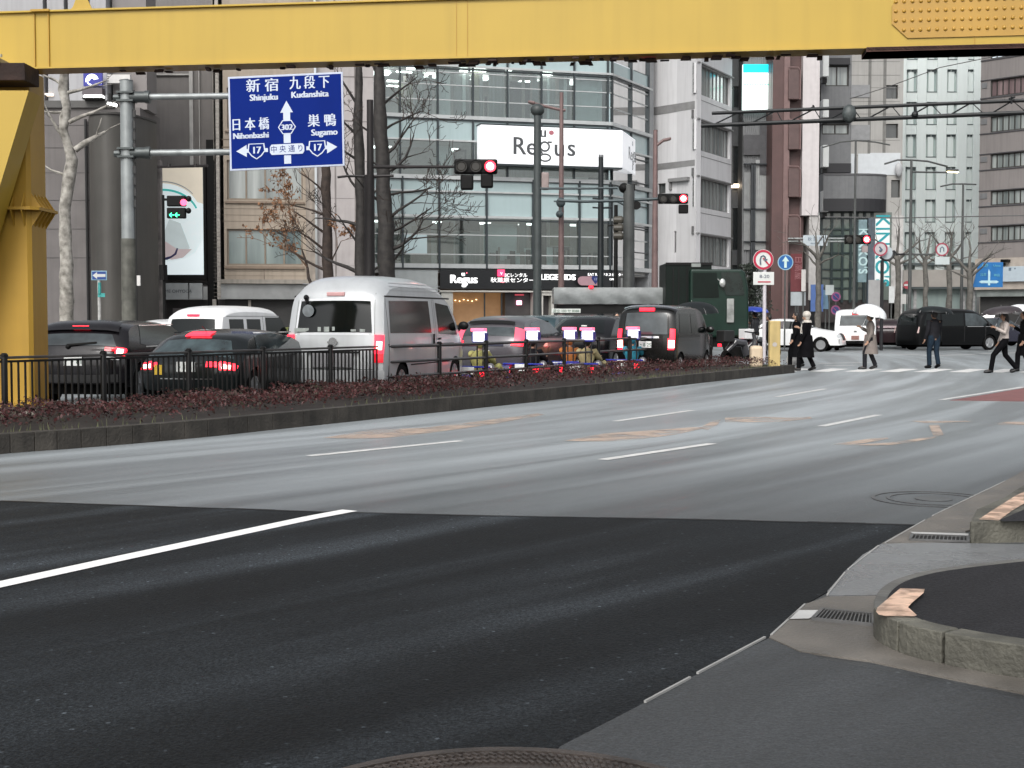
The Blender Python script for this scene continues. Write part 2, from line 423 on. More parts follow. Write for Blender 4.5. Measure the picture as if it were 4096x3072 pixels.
# faded orange arrows
OR = M("faded_orange_paint", (.55, .37, .25), .42, var=.25, scale=3, bump=.3, bscale=60)
def worn(mt, lo, hi, sc):                     # paint worn through: holes follow a noise
    n, l = mt.node_tree.nodes, mt.node_tree.links; g = n.new("ShaderNodeNewGeometry"); nz = n.new("ShaderNodeTexNoise"); nz.inputs['Scale'].default_value = sc; nz.inputs['Detail'].default_value = 8
    l.new(g.outputs['Position'], nz.inputs['Vector']); r = n.new("ShaderNodeMapRange"); r.inputs[1].default_value = .42; r.inputs[2].default_value = .6; r.inputs[3].default_value = lo; r.inputs[4].default_value = hi
    l.new(nz.outputs['Fac'], r.inputs[0]); l.new(r.outputs[0], n["Principled BSDF"].inputs['Alpha'])
worn(OR, .25, .75, 2.0)
for q_ in (OR, PAINT, PAINT2):
    q_.node_tree.nodes['Principled BSDF'].inputs['Sheen Weight'].default_value = .85; q_.node_tree.nodes['Principled BSDF'].inputs['Sheen Roughness'].default_value = .15
def mark(pts, z=.006):
    mm = MB(); mm.poly([(q.x, q.y, z) for q in (G(*p) for p in pts)]); mm.build("road_arrow", OR, kind="structure")
mark([(1290, 1752), (1480, 1722), (1700, 1712), (1950, 1682), (2150, 1655), (2180, 1660), (1960, 1700), (1720, 1733), (1560, 1752), (1400, 1757)])
mark([(2255, 1765), (2420, 1735), (2620, 1722), (2800, 1708), (2830, 1712), (2700, 1740), (2560, 1758), (2430, 1768)])
mark([(2795, 1714), (2850, 1685), (2885, 1680), (2870, 1700), (2830, 1722)])
mark([(2900, 1672), (3060, 1668), (3150, 1672), (3240, 1668), (3250, 1676), (3100, 1690), (2900, 1690)])
mark([(3330, 1779), (3480, 1756), (3550, 1752), (3555, 1757), (3470, 1772), (3400, 1781)])
mark([(3400, 1782), (3560, 1772), (3700, 1752), (3740, 1748), (3745, 1753), (3640, 1772), (3560, 1782), (3470, 1784)], .0065)
mark([(3715, 1700), (3755, 1700), (3775, 1742), (3735, 1748)])
mark([(3640, 1685), (3860, 1684), (3885, 1688), (3700, 1694)])
mark([(3985, 1696), (4030, 1688), (4120, 1690), (4110, 1702), (4000, 1701)])

# ---- median (kerb, soil), in the middle of the avenue
K = [G(-1500, 1935), G(-500, 1862), G(0, 1815), G(362, 1790), G(796, 1752), G(1100, 1719), G(1715, 1654), G(2253, 1596), G(2600, 1556), G(2891, 1522), G(3175, 1492)]
K = smooth_path(K, 2)
KH = .22
kerbm = M("old_dirty_kerb", (.050, .045, .038), .75, var=.4, scale=2.5, bump=.5, bscale=30, streak=.5, detail=6)
kin = offset_path(K, .17); back = offset_path(K, 3.4)
m = MB()
Kr = resample(K, 1.5)
kr_in = offset_path(Kr, .17)
g = .004
for i in range(len(Kr) - 1):
    a, b, c, d = Kr[i], Kr[i + 1], kr_in[i + 1], kr_in[i]
    t = (b - a).normalized() * g
    m.prism([a + t, b - t, c - t, d + t], -.02, KH)
m.build("kerb", kerbm, kind="structure", bevel=.006)
m = MB(); nose = [K[-1], kin[-1]]
m.prism([(p.x, p.y) for p in kin] + [(p.x, p.y) for p in reversed(back)], -.02, KH - .03)
m.build("median", M("median_soil", (.022, .017, .014), .95, var=.4, scale=3, bump=.6, bscale=20), kind="structure")
m = MB()
bk2 = resample(offset_path(K, 3.57), .9); 
for i in range(len(bk2) - 1):
    a, b = bk2[i], bk2[i + 1]; m.beam(a + Vector((0, 0, KH / 2 - .01)), b + Vector((0, 0, KH / 2 - .01)), .17, KH)
e0, e1 = K[-1], back[-1]; m.beam(e0 + Vector((0, 0, KH / 2)), e1 + Vector((0, 0, KH / 2)), .17, KH - .004)
m.build("kerb", kerbm, kind="structure", bevel=.012)

# hedge of low red-leaved shrubs: nobody could count the plants
random.seed(5)
Kf = resample(K, .25)
m = MB()
for i in range(2, len(Kf) - 1):
    t = (Kf[min(i + 1, len(Kf) - 1)] - Kf[i - 1]).normalized(); nrm = Vector((-t.y, t.x, 0))
    py = Kf[i].y
    if py > 60: continue
    dens = 420 if py < 24 else 220
    for _ in range(dens):
        u = random.random() ** .9 * 2.3 + .12
        q = Kf[i] + t * random.uniform(-.15, .15) + nrm * u
        prof = .19 * min(1, (u - .0) / .22) + .05 * sin(q.x * 2.1) * sin(q.y * 1.3) + .035 * sin(q.x * 7 + q.y * 5)
        hgt = KH + .02 + max(0.01, prof) * random.random() ** .45
        s = random.uniform(.014, .034)
        a = Vector((random.gauss(0, 1), random.gauss(0, 1), random.gauss(0, .7))).normalized()
        b = a.orthogonal().normalized(); b = (b * cos(1) + a.cross(b) * sin(random.uniform(0, 6)))
        c = Vector((q.x, q.y, hgt))
        m.cm = 0 if random.random() < .7 else (1 if random.random() < .75 else 2)
        m.add([c - a * s, c + b * s * .6, c + a * s, c - b * s * .6], [(0, 1, 2, 3)])
m.build("hedge", [M("dark_red_leaves", (.055, .014, .014), .6, var=.5, scale=4), M("brown_leaves", (.032, .018, .013), .7, var=.4, scale=5), M("olive_leaves", (.03, .03, .016), .7, var=.4, scale=5)], kind="stuff")
# low grass in front of the shrubs
m = MB()
for i in range(len(Kf) - 1):
    t = (Kf[i + 1] - Kf[i]); nrm = Vector((-t.y, t.x, 0)).normalized()
    dd = .5 + .5 * sin(i * .21) + .4 * sin(i * .083 + 1)
    for _ in range(int(6 * max(0, dd))):
        q = Kf[i] + t * random.random() + nrm * random.uniform(.16, .34)
        h = random.uniform(.03, .1); w = Vector((random.uniform(-.01, .01), random.uniform(-.01, .01), 0))
        m.add([(q.x - .006, q.y, KH - .03), (q.x + .006, q.y, KH - .03), (q.x + w.x * 4, q.y + w.y * 4, KH + h)], [(0, 1, 2)])
m.build("grass", M("verge_grass", (.10, .11, .05), .8, var=.4, scale=6), kind="stuff")

# far pavements and blocks' footing
PAVE = M("pavement_slabs", (.24, .23, .22), .6, var=.2, scale=1.5, bump=.2, bscale=30)
mb = MB(); mb.prism([(-60, 30), (-16, 34.5), (-9.2, 38.2), (-4, 46), (2.5, 57), (3, 66), (-2, 75), (-30, 90), (-70, 90)], -.05, .14)
mb.build("pavement", PAVE, kind="structure", bevel=.02)
mb = MB(); mb.prism([(4, 76), (19, 74), (26, 78), (60, 82), (140, 70), (140, 140), (2, 140)], -.05, .14)
mb.build("pavement", PAVE, kind="structure", bevel=.02)
# ================================================================ yellow footbridge girder and pier
YEL = M("yellow_bridge_paint", (.45, .30, .036), .5, var=.03, scale=1.2, streak=.07, coat=.1)
YEL2 = M("yellow_bridge_paint_dull", (.41, .24, .026), .55, var=.08, scale=1.5, streak=.12)
RUST_SHADE = M("rusty_paint_and_shade", (.028, .014, .010), .85, var=.5, scale=4, bump=.5, bscale=20)
SOFF = M("dull_red_primer", (.14, .07, .055), .8, var=.45, scale=2.5, bump=.4, detail=7)
ZB = 4.85
gl, gr = G(200, 285, ZB), G(4096, 190, ZB)
gd = (gr - gl).normalized(); gn = Vector((gd.y, -gd.x, 0))          # gn points to the camera
ga, gb = gl - gd * 4.0, gr + gd * 5.0
GT = 5.62
girder = thing("footbridge_girder", "long yellow steel girder spanning the road above the traffic", "girder", (ga.x, ga.y, ZB))
def gp(s, off, z): return gl + gd * s + gn * off + Vector((0, 0, z))
L0, L1 = -4.0, (gr - gl).length + 5
LS = (G(3560, 200, ZB) - gl).length
LSS = (G(3460, 200, ZB) - gl).length
m = MB()
m.obox((gp(L0, 0, 0) + gp(L1, 0, 0)) / 2 + Vector((0, 0, (ZB + GT) / 2 - 0)) - Vector((0, 0, 0)), gd * (L1 - L0) / 2, -gn * .17, Vector((0, 0, (GT - ZB) / 2 - .02)))
# obox centre height
for v in m.v: pass
zc = (max(v.z for v in m.v) + min(v.z for v in m.v)) / 2
for v in m.v: v.z += (ZB + GT) / 2 - zc
m.build("web", YEL, girder, world=True)
def gslab(s0, s1, o0, o1, z0, z1, name, mat, mb=None, **k):
    q = mb or MB(); ps = [gp(s0, o0, 0), gp(s1, o0, 0), gp(s1, o1, 0), gp(s0, o1, 0)]
    q.prism([(p.x, p.y) for p in ps], z0, z1)
    return q if mb else q.build(name, mat, girder, world=True, **k)
gslab(L0, L1, .215, -.215, GT - .018, GT + .008, "top_flange", YEL, bevel=.004)
gslab(L0, LSS, .215, -.215, ZB - .001, ZB + .022, "bottom_flange", YEL)
m = MB(); gslab(L0, LSS + .02, .211, -.26, ZB - .016, ZB - .003, None, None, m)

m = MB(); gslab(LSS, L1, .25, -.28, ZB - .05, ZB + .004, None, None, m)
m.build("splice_soffit", RUST_SHADE, girder, world=True, bevel=.004)
# flakes of loose rust and paint hanging from the lower edge
random.seed(3)
m.cm = 0
for k in range(64):
    s = random.choice([random.uniform(1, 6), random.uniform(5.2, 8.6), random.uniform(6, 10.5)]); w = random.uniform(.03, .14)
    o = random.uniform(-.18, .2)
    p = gp(s, o, -.018); h = random.uniform(.008, .05)
    MB().obox(p - Vector((0, 0, h / 2)), gd * w / 2, gn * random.uniform(.01, .05), Vector((random.uniform(-.3, .3) * h, 0, h / 2))).build("rust_flake", RUST_SHADE, girder, world=True)
m.build("soffit_plate", SOFF, girder, world=True)
# stiffener seams on the face
m = MB()
for s in [(G(1830, 240, ZB) - gl).length, (G(1875, 240, ZB) - gl).length]:
    m.obox(gp(s, .1705, 0) + Vector((0, 0, (GT - ZB) / 2)), gd * .005, gn * .004, Vector((0, 0, (GT - ZB) / 2 - .03)))
m.build("weld_seam", YEL2, girder, world=True)
m = MB(); s0 = -.12
for s in (s0, s0 + .2):
    m.obox(gp(s, .18, 0) + Vector((0, 0, (GT - ZB) / 2)), gd * .006, gn * .014, Vector((0, 0, (GT - ZB) / 2 - .03)))
m.obox(gp(s0 + .1, .19, 0) + Vector((0, 0, GT - ZB + .002)), gd * .13, gn * .05, Vector((0, 0, .014)))
m.build("end_stiffener", YEL2, girder, world=True)
# lifting lug
m = MB(); s1 = (G(352, 40, GT) - G(200, 44, GT)).length
s1 = .52
lp = gp(s1, .1, 0) + Vector((0, 0, GT - ZB + .008))
m.plate(lp, gd, (0, 0, 1), [(-.19, 0), (.17, 0), (.13, .04), (.05, .21), (-.06, .21), (-.13, .05)], -.01, .01)
m.build("lifting_lug", YEL, girder, world=True)
# splice plate with rivets
m = MB()
m.plate(gp(LS, .172, 0), gd, (0, 0, 1), [(0, .30), (.30, .10), (8, .10), (8, .72), (.3, .72), (0, .55)], -.02, .0)
for v in m.v: pass
m2 = MB()
m2.plate(gp(LS, .172, 0) + gn * .018, gd, (0, 0, 1), [(0, .295), (.19, .115), (8, .115), (8, .70), (.19, .70), (0, .52)], -.016, 0)
for r in range(5):
    for c in range(22 - (r in (0, 4)) + 0):
        cc = c + (1 if r in (0, 4) else 0)
        p = gp(LS + .045 + cc * .1, .19, 0) + Vector((0, 0, .215 + r * .117))
        k = len(m2.v)
        m2.ball((0, 0, 0), .025, 10, 6)
        for i in range(k, len(m2.v)):
            v = m2.v[i]; m2.v[i] = p + gd * v.x + gn * v.y * .85 + Vector((0, 0, v.z))
m2.build("splice_plate", M("yellow_splice_paint", (.40, .225, .028), .45, var=.08, scale=2, coat=.2), girder, world=True, smooth=True)
m = MB(); sx = LS + 1.0
m.obox(gp(sx, .173, 0) + Vector((0, 0, .068)), gd * .008, gn * .004, Vector((0, 0, .045)))
m.build("weld_seam", YEL2, girder, world=True)

# ---- pier
YP = 18.75
pxr = X_(128, YP)
pier = thing("bridge_pier", "yellow steel bridge pier with a slanting box strut at the left edge", "pier", (pxr - .5, YP + .35, KH))
m = MB()
x1 = pxr; x0 = pxr - .9
def octo(x0, x1, y0, y1, c): return [(x0 + c, y0), (x1 - c, y0), (x1, y0 + c), (x1, y1 - c), (x1 - c, y1), (x0 + c, y1), (x0, y1 - c), (x0, y0 + c)]
m.prism(octo(x0, x1, YP, YP + .68, .05), KH - .1, 4.845)
m.build("column", YEL2, pier, world=True)
m = MB(); zc = Z_(835, YP)
m.prism(octo(x0 - .16, x1 + .14, YP - .14, YP + .82, .1), zc - .02, zc + .02)
for k in range(6):
    t = x0 + .1 + k * .145
    m.prism([(t - .008, YP - .13), (t + .008, YP - .13), (t + .008, YP), (t - .008, YP)], zc, [zc + .02, zc + .02, zc + .22, zc + .22])
    m.prism([(t - .008, YP - .13), (t + .008, YP - .13), (t + .008, YP), (t - .008, YP)], [zc - .04, zc - .04, zc - .24, zc - .24], zc)
for k in range(5):
    t = YP + .06 + k * .14
    m.prism([(x1, t - .008), (x1 + .13, t - .008), (x1 + .13, t + .008), (x1, t + .008)], zc, [zc + .22, zc + .02, zc + .02, zc + .22])
    m.prism([(x1, t - .008), (x1 + .13, t - .008), (x1 + .13, t + .008), (x1, t + .008)], [zc - .24, zc - .04, zc - .04, zc - .24], zc)
m.build("flange_collar", YEL2, pier, world=True)
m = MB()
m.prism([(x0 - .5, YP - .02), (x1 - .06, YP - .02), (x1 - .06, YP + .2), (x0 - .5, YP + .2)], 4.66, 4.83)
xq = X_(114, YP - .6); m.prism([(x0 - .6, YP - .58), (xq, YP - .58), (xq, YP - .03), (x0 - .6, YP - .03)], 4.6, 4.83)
m.build("pier_top_shade_block", RUST_SHADE, pier, world=True, bevel=.01)  # dark block added at pier top: shade and dirt under the girder as colour
m = MB()
m.prism([(x0 - .6, YP - .66), (x1 - .18, YP - .66), (x1 - .18, YP + .1), (x0 - .6, YP + .1)], 4.845, 4.9)
for k in range(5): m.lathe((x0 + .0 + k * .19, YP - .6, 4.9), [(.02, 0), (.02, .035)], 6)
m.build("bearing_plate", M("pale_grey_yellow_plate", (.42, .38, .26), .6, var=.3, scale=3), pier, world=True)
# slanting strut
ya = YP - .62
tR, bR = at(115, 362, ya), at(0, 742, ya)
dv = (bR - tR).normalized(); t0 = tR
bot = tR + dv * ((tR.z - .25) / -dv.z)
m = MB()
for (s0, s1) in (((-1.6, 0)),): 
    vs = []
    for p in (tR, bot):
        for (dx, dy) in ((-1.25, 0), (0, 0), (0, .5), (-1.25, .5)): vs.append((p.x + dx, p.y + dy, p.z))
    m.add(vs, [(0, 1, 5, 4), (1, 2, 6, 5), (2, 3, 7, 6), (3, 0, 4, 7), (0, 3, 2, 1), (4, 5, 6, 7)])
m.build("strut", YEL, pier, world=True)
m = MB(); m.prism([(x0 - .2, YP - .2), (x1 + .1, YP - .2), (x1 + .1, YP + .85), (x0 - .2, YP + .85)], KH - .1, KH + .05)
m.build("base_plate", M("pier_footing", (.3, .28, .24), .8, var=.3), pier, world=True)

# ================================================================ median guard fence
F = offset_path(K, 2.4)
Fd = resample(F, .04)
def fence_at(px):
    return min(Fd, key=lambda p: abs(proj((p.x, p.y, 1.0))[0] - px) if p.y > 5 else 1e9)
BLK = M("black_brown_fence_paint", (.004, .004, .004), .4, var=.3, scale=5, spec=.25)
RAILM = M("wet_fence_rail", (.075, .07, .068), .3, metal=.5, var=.25, scale=4)
posts = [-420, 12, 412, 758, 1055, 1320, 1547, 1756, 1945, 2106, 2257, 2395, 2515, 2630, 2740, 2835, 2923]
PP = [fence_at(px) for px in posts]
sp = 6                                         # picket panels up to here
pf = thing("picket_fence", "black picket guard fence along the left part of the median", "fence", (PP[1].x, PP[1].y, KH - .03))
rf = thing("rail_fence", "dark three-rail guard fence continuing along the right part of the median", "fence", (PP[sp].x, PP[sp].y, KH - .03))
for i, p in enumerate(PP):
    m = MB(); m.tube([(p.x, p.y, KH - .05), (p.x, p.y, 1.0), (p.x, p.y, 1.035)], [.042, .042, .03], 10)
    m.lathe((p.x, p.y, 1.0), [(.052, 0), (.052, .02), (.03, .045)], 10)
    m.build("post", BLK, pf if i <= sp else rf, world=True, smooth=True)
for i in range(len(PP) - 1):
    a, b = PP[i], PP[i + 1]; d = (b - a).normalized()
    par = pf if i < sp else rf
    if i < sp:
        m = MB(); m.beam(a + Vector((0, 0, .985)), b + Vector((0, 0, .985)), .05, .035)
        m.build("top_rail", RAILM, par, world=True, bevel=.008)
        m = MB()
        m.beam(a + d * .05 + Vector((0, 0, .935)), b - d * .05 + Vector((0, 0, .935)), .03, .03)
        m.beam(a + d * .05 + Vector((0, 0, .31)), b - d * .05 + Vector((0, 0, .31)), .03, .03)
        n = int((b - a).length / .098); 
        for k in range(1, n):
            q = a + (b - a) * (k / n)
            m.tube([(q.x, q.y, .3), (q.x, q.y, .94)], .0155, 6)
        m.build("picket_panel", BLK, par, world=True)
    else:
        for z, r in ((.98, .03), (.70, .026), (.43, .026)):
            m = MB(); s = Vector((0, 0, random.uniform(-.004, .004)))
            m.tube([a + d * .03 + Vector((0, 0, z)), b - d * .03 + Vector((0, 0, z)) + s], r, 8)
            m.build("top_rail" if z > .9 else "rail", RAILM, par, world=True, smooth=True)

# ================================================================ islands on the right
KS = M("mossy_kerb_stone", (.095, .092, .075), .75, var=.55, scale=3, bump=.6, bscale=40, streak=.45, detail=7)
PEACH = M("peach_kerb_paint", (.66, .45, .33), .5, var=.18, scale=6, bump=.4, bscale=50); worn(PEACH, .45, 1.0, 9)
ISL = road_mat("island_asphalt", (.016, .016, .018), .8, .3, 0.3, .2, .4, .012, .05, .5, spec=.2, chp=1.2)
H = .15
front = [G(3493, 2552), G(3510, 2572), G(3538, 2590), G(3600, 2620), G(3677, 2644), G(3835, 2679), G(4096, 2726), G(4700, 2800), G(5600, 2830)]
backp = [G(3493, 2552), G(3500, 2490), G(3560, 2425), G(3720, 2375), G(4100, 2322), G(5000, 2240)]
def isl_in(pts, d): return offset_path(pts, d)
fo = smooth_path(front, 2); fo = resample(fo, .01)
# stones of the front kerb
fin = offset_path(fo, .13)
lens = [0]
for a, b in zip(fo, fo[1:]): lens.append(lens[-1] + (b - a).length)
cuts = [0, .30, .56, .95, 1.45, 2.0, 2.6, 3.2, 4.0]
for a, b in zip(cuts, cuts[1:]):
    idx = [i for i, s in enumerate(lens) if a <= s <= b]
    if len(idx) < 2: continue
    o_ = [fo[i] for i in idx]; i_ = [fin[i] for i in idx]
    t0 = (o_[1] - o_[0]).normalized() * .001; t1 = (o_[-1] - o_[-2]).normalized() * .001
    o_[0] = o_[0] + t0; i_[0] = i_[0] + t0; o_[-1] = o_[-1] - t1; i_[-1] = i_[-1] - t1
    m = MB(); m.prism([(p.x, p.y) for p in o_] + [(p.x, p.y) for p in reversed(i_)], -.02, H - random.uniform(0, .006))
    m.build("kerb", KS, kind="structure", bevel=.006)
inn = offset_path(fo, .134)
bo = resample(smooth_path([fo[0], G(3494, 2500), G(3530, 2450), G(3600, 2410), G(3760, 2370), G(4200, 2318), G(5200, 2230)], 2), .05)
tops = [Vector((p.x, p.y, 0)) for p in bo]
bin_ = offset_path(bo, -.06)
m = MB(); m.prism([(p.x, p.y) for p in bo] + [(p.x, p.y) for p in reversed(bin_)], -.02, H - .01)
m.build("kerb", M("pale_far_kerb", (.10, .098, .09), .5, var=.3, scale=3, bump=.3), kind="structure", bevel=.008)
poly = [(p.x, p.y) for p in offset_path(fo, .125)] + [(p.x, p.y) for p in reversed(offset_path(bo, -.055))]
m = MB(); m.add([(x, y, H - .014) for x, y in poly], [tuple(range(len(poly)))])
m.build("traffic_island", ISL, kind="structure")
def topmark(pts, z, mat, nm="kerb_paint"):
    mm = MB(); mm.poly([(q.x, q.y, z) for q in (G(px, py, H) for px, py in pts)]); return mm.build(nm, mat, kind="structure")
topmark([(3504, 2450), (3508, 2435), (3560, 2390), (3601, 2356), (3699, 2359), (3694, 2375), (3650, 2412), (3632, 2432), (3668, 2464), (3660, 2468), (3540, 2467), (3515, 2462)], H + .004, PEACH)
# second island
f2 = [G(3878, 2174), G(3890, 2176), G(3960, 2172), G(4096, 2170), G(4600, 2165)]
m = MB()
b2 = [G(3905, 2120), G(4010, 2070), G(4096, 2010), G(4300, 1905), G(4600, 1830)]
m.prism([(p.x, p.y) for p in f2] + [(p.x, p.y) for p in reversed(b2)], -.02, H)
m.build("kerb", KS, kind="structure", bevel=.015)
def t2(pts, z, mat, nm): 
    mm = MB(); mm.poly([(q.x, q.y, z) for q in (G(px, py, H) for px, py in pts)]); mm.build(nm, mat, kind="structure")
t2([(4000, 2082), (4096, 2040), (4200, 2000), (4600, 2000), (4600, 2080), (4010, 2088)], H + .004, ISL, "traffic_island")
t2([(3915, 2082), (3970, 2045), (4065, 1985), (4110, 1965), (4110, 2010), (4050, 2045), (3995, 2086)], H + .008, PEACH, "kerb_paint")

# drain grates
GRM = M("galvanised_grate", (.13, .13, .13), .4, metal=.7, var=.3, scale=6)
def grate(a, b, c, d, n, label):
    P = [G(*q) for q in (a, b, c, d)]
    t = thing("drain_grate", label, "drain grate", (P[0].x, P[0].y, 0), group="drain grates in the gutters")
    m = MB()
    z = .016
    for p, q in ((P[0], P[1]), (P[1], P[2]), (P[2], P[3]), (P[3], P[0])):
        m.beam(p + Vector((0, 0, z)), q + Vector((0, 0, z)), .02, .014)
    m.build("frame", GRM, t, world=True)
    m = MB()
    for k in range(1, n):
        u = k / n; p = P[0].lerp(P[1], u); q = P[3].lerp(P[2], u)
        m.beam(p + Vector((0, 0, z - .002)), q + Vector((0, 0, z - .002)), .006, .01)
    m.build("bars", GRM, t, world=True)
    m = MB(); m.poly([p + Vector((0, 0, .0115)) for p in P]); m.build("sump", M("dark_sump", (.006, .006, .006), .9, var=0), t, world=True)
grate((3252, 2488), (3494, 2512), (3494, 2470), (3290, 2449), 15, "barred drain grate in the gutter in front of the near traffic island")
grate((3640, 2168), (3872, 2176), (3872, 2156), (3650, 2147), 14, "narrow drain grate beside the far rough kerb stone")
m = MB(); m.poly([q + Vector((0, 0, .013)) for q in (G(3150, 2486), G(3238, 2484), G(3280, 2450), G(3195, 2450))]); m.build("gutter", M("pale_gutter_slab", (.42, .42, .41), .5, var=.15, scale=4), kind="structure")
m = MB(); m.poly([q + Vector((0, 0, .014)) for q in (G(3640, 2135), G(3875, 2142), G(3872, 2154), G(3660, 2146))]); m.build("gutter", M("pale_gutter_slab"[:], (.4, .4, .4)), kind="structure")

# manhole cover at the bottom
mc = Vector((0, 3.93, 0)); R = .76; mc.x = X_(2030, 4.2) - .01
t = thing("manhole_cover", "large ribbed iron manhole cover at the bottom edge of the road", "manhole cover", (mc.x, mc.y, 0))
IR = M("rusty_iron_cover", (.055, .045, .04), .5, metal=.3, var=.4, scale=6, bump=.4, bscale=40)
m = MB(); flat_ring(m, mc, R - .04, R, .017, 96)
m.build("frame", IR, t, world=True)
m = MB(); m.lathe(mc, [(R - .045, -.01), (R - .045, .011)], 72)
for k in range(150):
    a = 2 * pi * k / 150
    for r0 in (R - .07, R - .11, R - .15):
        c0 = mc + Vector((cos(a) * r0, sin(a) * r0, .014)); tt = Vector((cos(a + .6), sin(a + .6), 0)); 
        m.obox(c0, tt * .014, Vector((-tt.y, tt.x, 0)) * .006, (0, 0, .004))
for r0 in (R - .2, R - .26):
    flat_ring(m, mc, r0 - .02, r0, .017, 72)
random.seed(1)
for k in range(240):
    a = random.uniform(0, 2 * pi); r0 = (R - .3) * sqrt(random.random())
    tt = Vector((cos(a * 3), sin(a * 3), 0)); c0 = mc + Vector((cos(a) * r0, sin(a) * r0, .014))
    m.obox(c0, tt * .022, Vector((-tt.y, tt.x, 0)) * .006, (0, 0, .004))
m.build("lid", IR, t, world=True)
# faint worn round cover on the road to the right
mc = G(3735, 1997); t = thing("manhole_cover", "faint round manhole cover in the asphalt left of the side road gutter", "manhole cover", mc)
m = MB(); 
for r0 in (.5, .38): flat_ring(m, mc, r0 - .03, r0, .006)
flat_ring(m, mc, .0, .15, .006)
m.build("lid", M("worn_iron", (.06, .062, .064), .4, metal=.1, var=.3), t, world=True)
# ================================================================ vehicles
GLS = M("dark_car_glass", (.004, .006, .006), .08, var=0, spec=.35)
GLS2 = M("grey_car_glass", (.04, .05, .054), .1, var=.5, scale=2.5, spec=.6)
TRIM = M("black_trim", (.005, .005, .005), .5, var=0, spec=.25)
TYRE = M("tyre_rubber", (.006, .006, .006), .85, var=0, spec=.15)
ALLOY = M("alloy_rim", (.45, .46, .47), .3, metal=.8, var=0)
CHROME = M("chrome", (.7, .7, .7), .12, metal=1, var=0)
TAIL = M("lit_brake_light", (.6, .02, .03), .3, var=0, emit=(1, .015, .035), es=2.8)
TAILHOT = M("lit_brake_lamp_core", (1, .5, .4), .3, var=0, emit=(1, .42, .34), es=9)
TAILDIM = M("red_lens", (.42, .01, .02), .15, var=0, emit=(1, .02, .04), es=.5, coat=.5)
WLAMP = M("clear_lens", (.6, .62, .63), .12, var=0, coat=.6)
HLAMP = M("lit_headlamp", (.9, .9, .9), .2, var=0, emit=(1, .97, .9), es=5)
AMBER = M("amber_lens", (.5, .16, .02), .2, var=0, coat=.4)
PLATE = M("plate_white", (.72, .74, .72), .4, var=0)
PLATEY = M("plate_yellow", (.75, .5, .05), .4, var=0)
INK = M("plate_green_ink", (.03, .1, .06), .5, var=0)
UNDER = M("underbody", (.002, .002, .002), .95, var=0, spec=.05)
DRIP = dict(var=.05, scale=3)
def paint(name, col, rough=.3, metal=0.0): return M(name, col, rough, metal=metal, var=.07, scale=1.2, coat=.3, streak=.08)

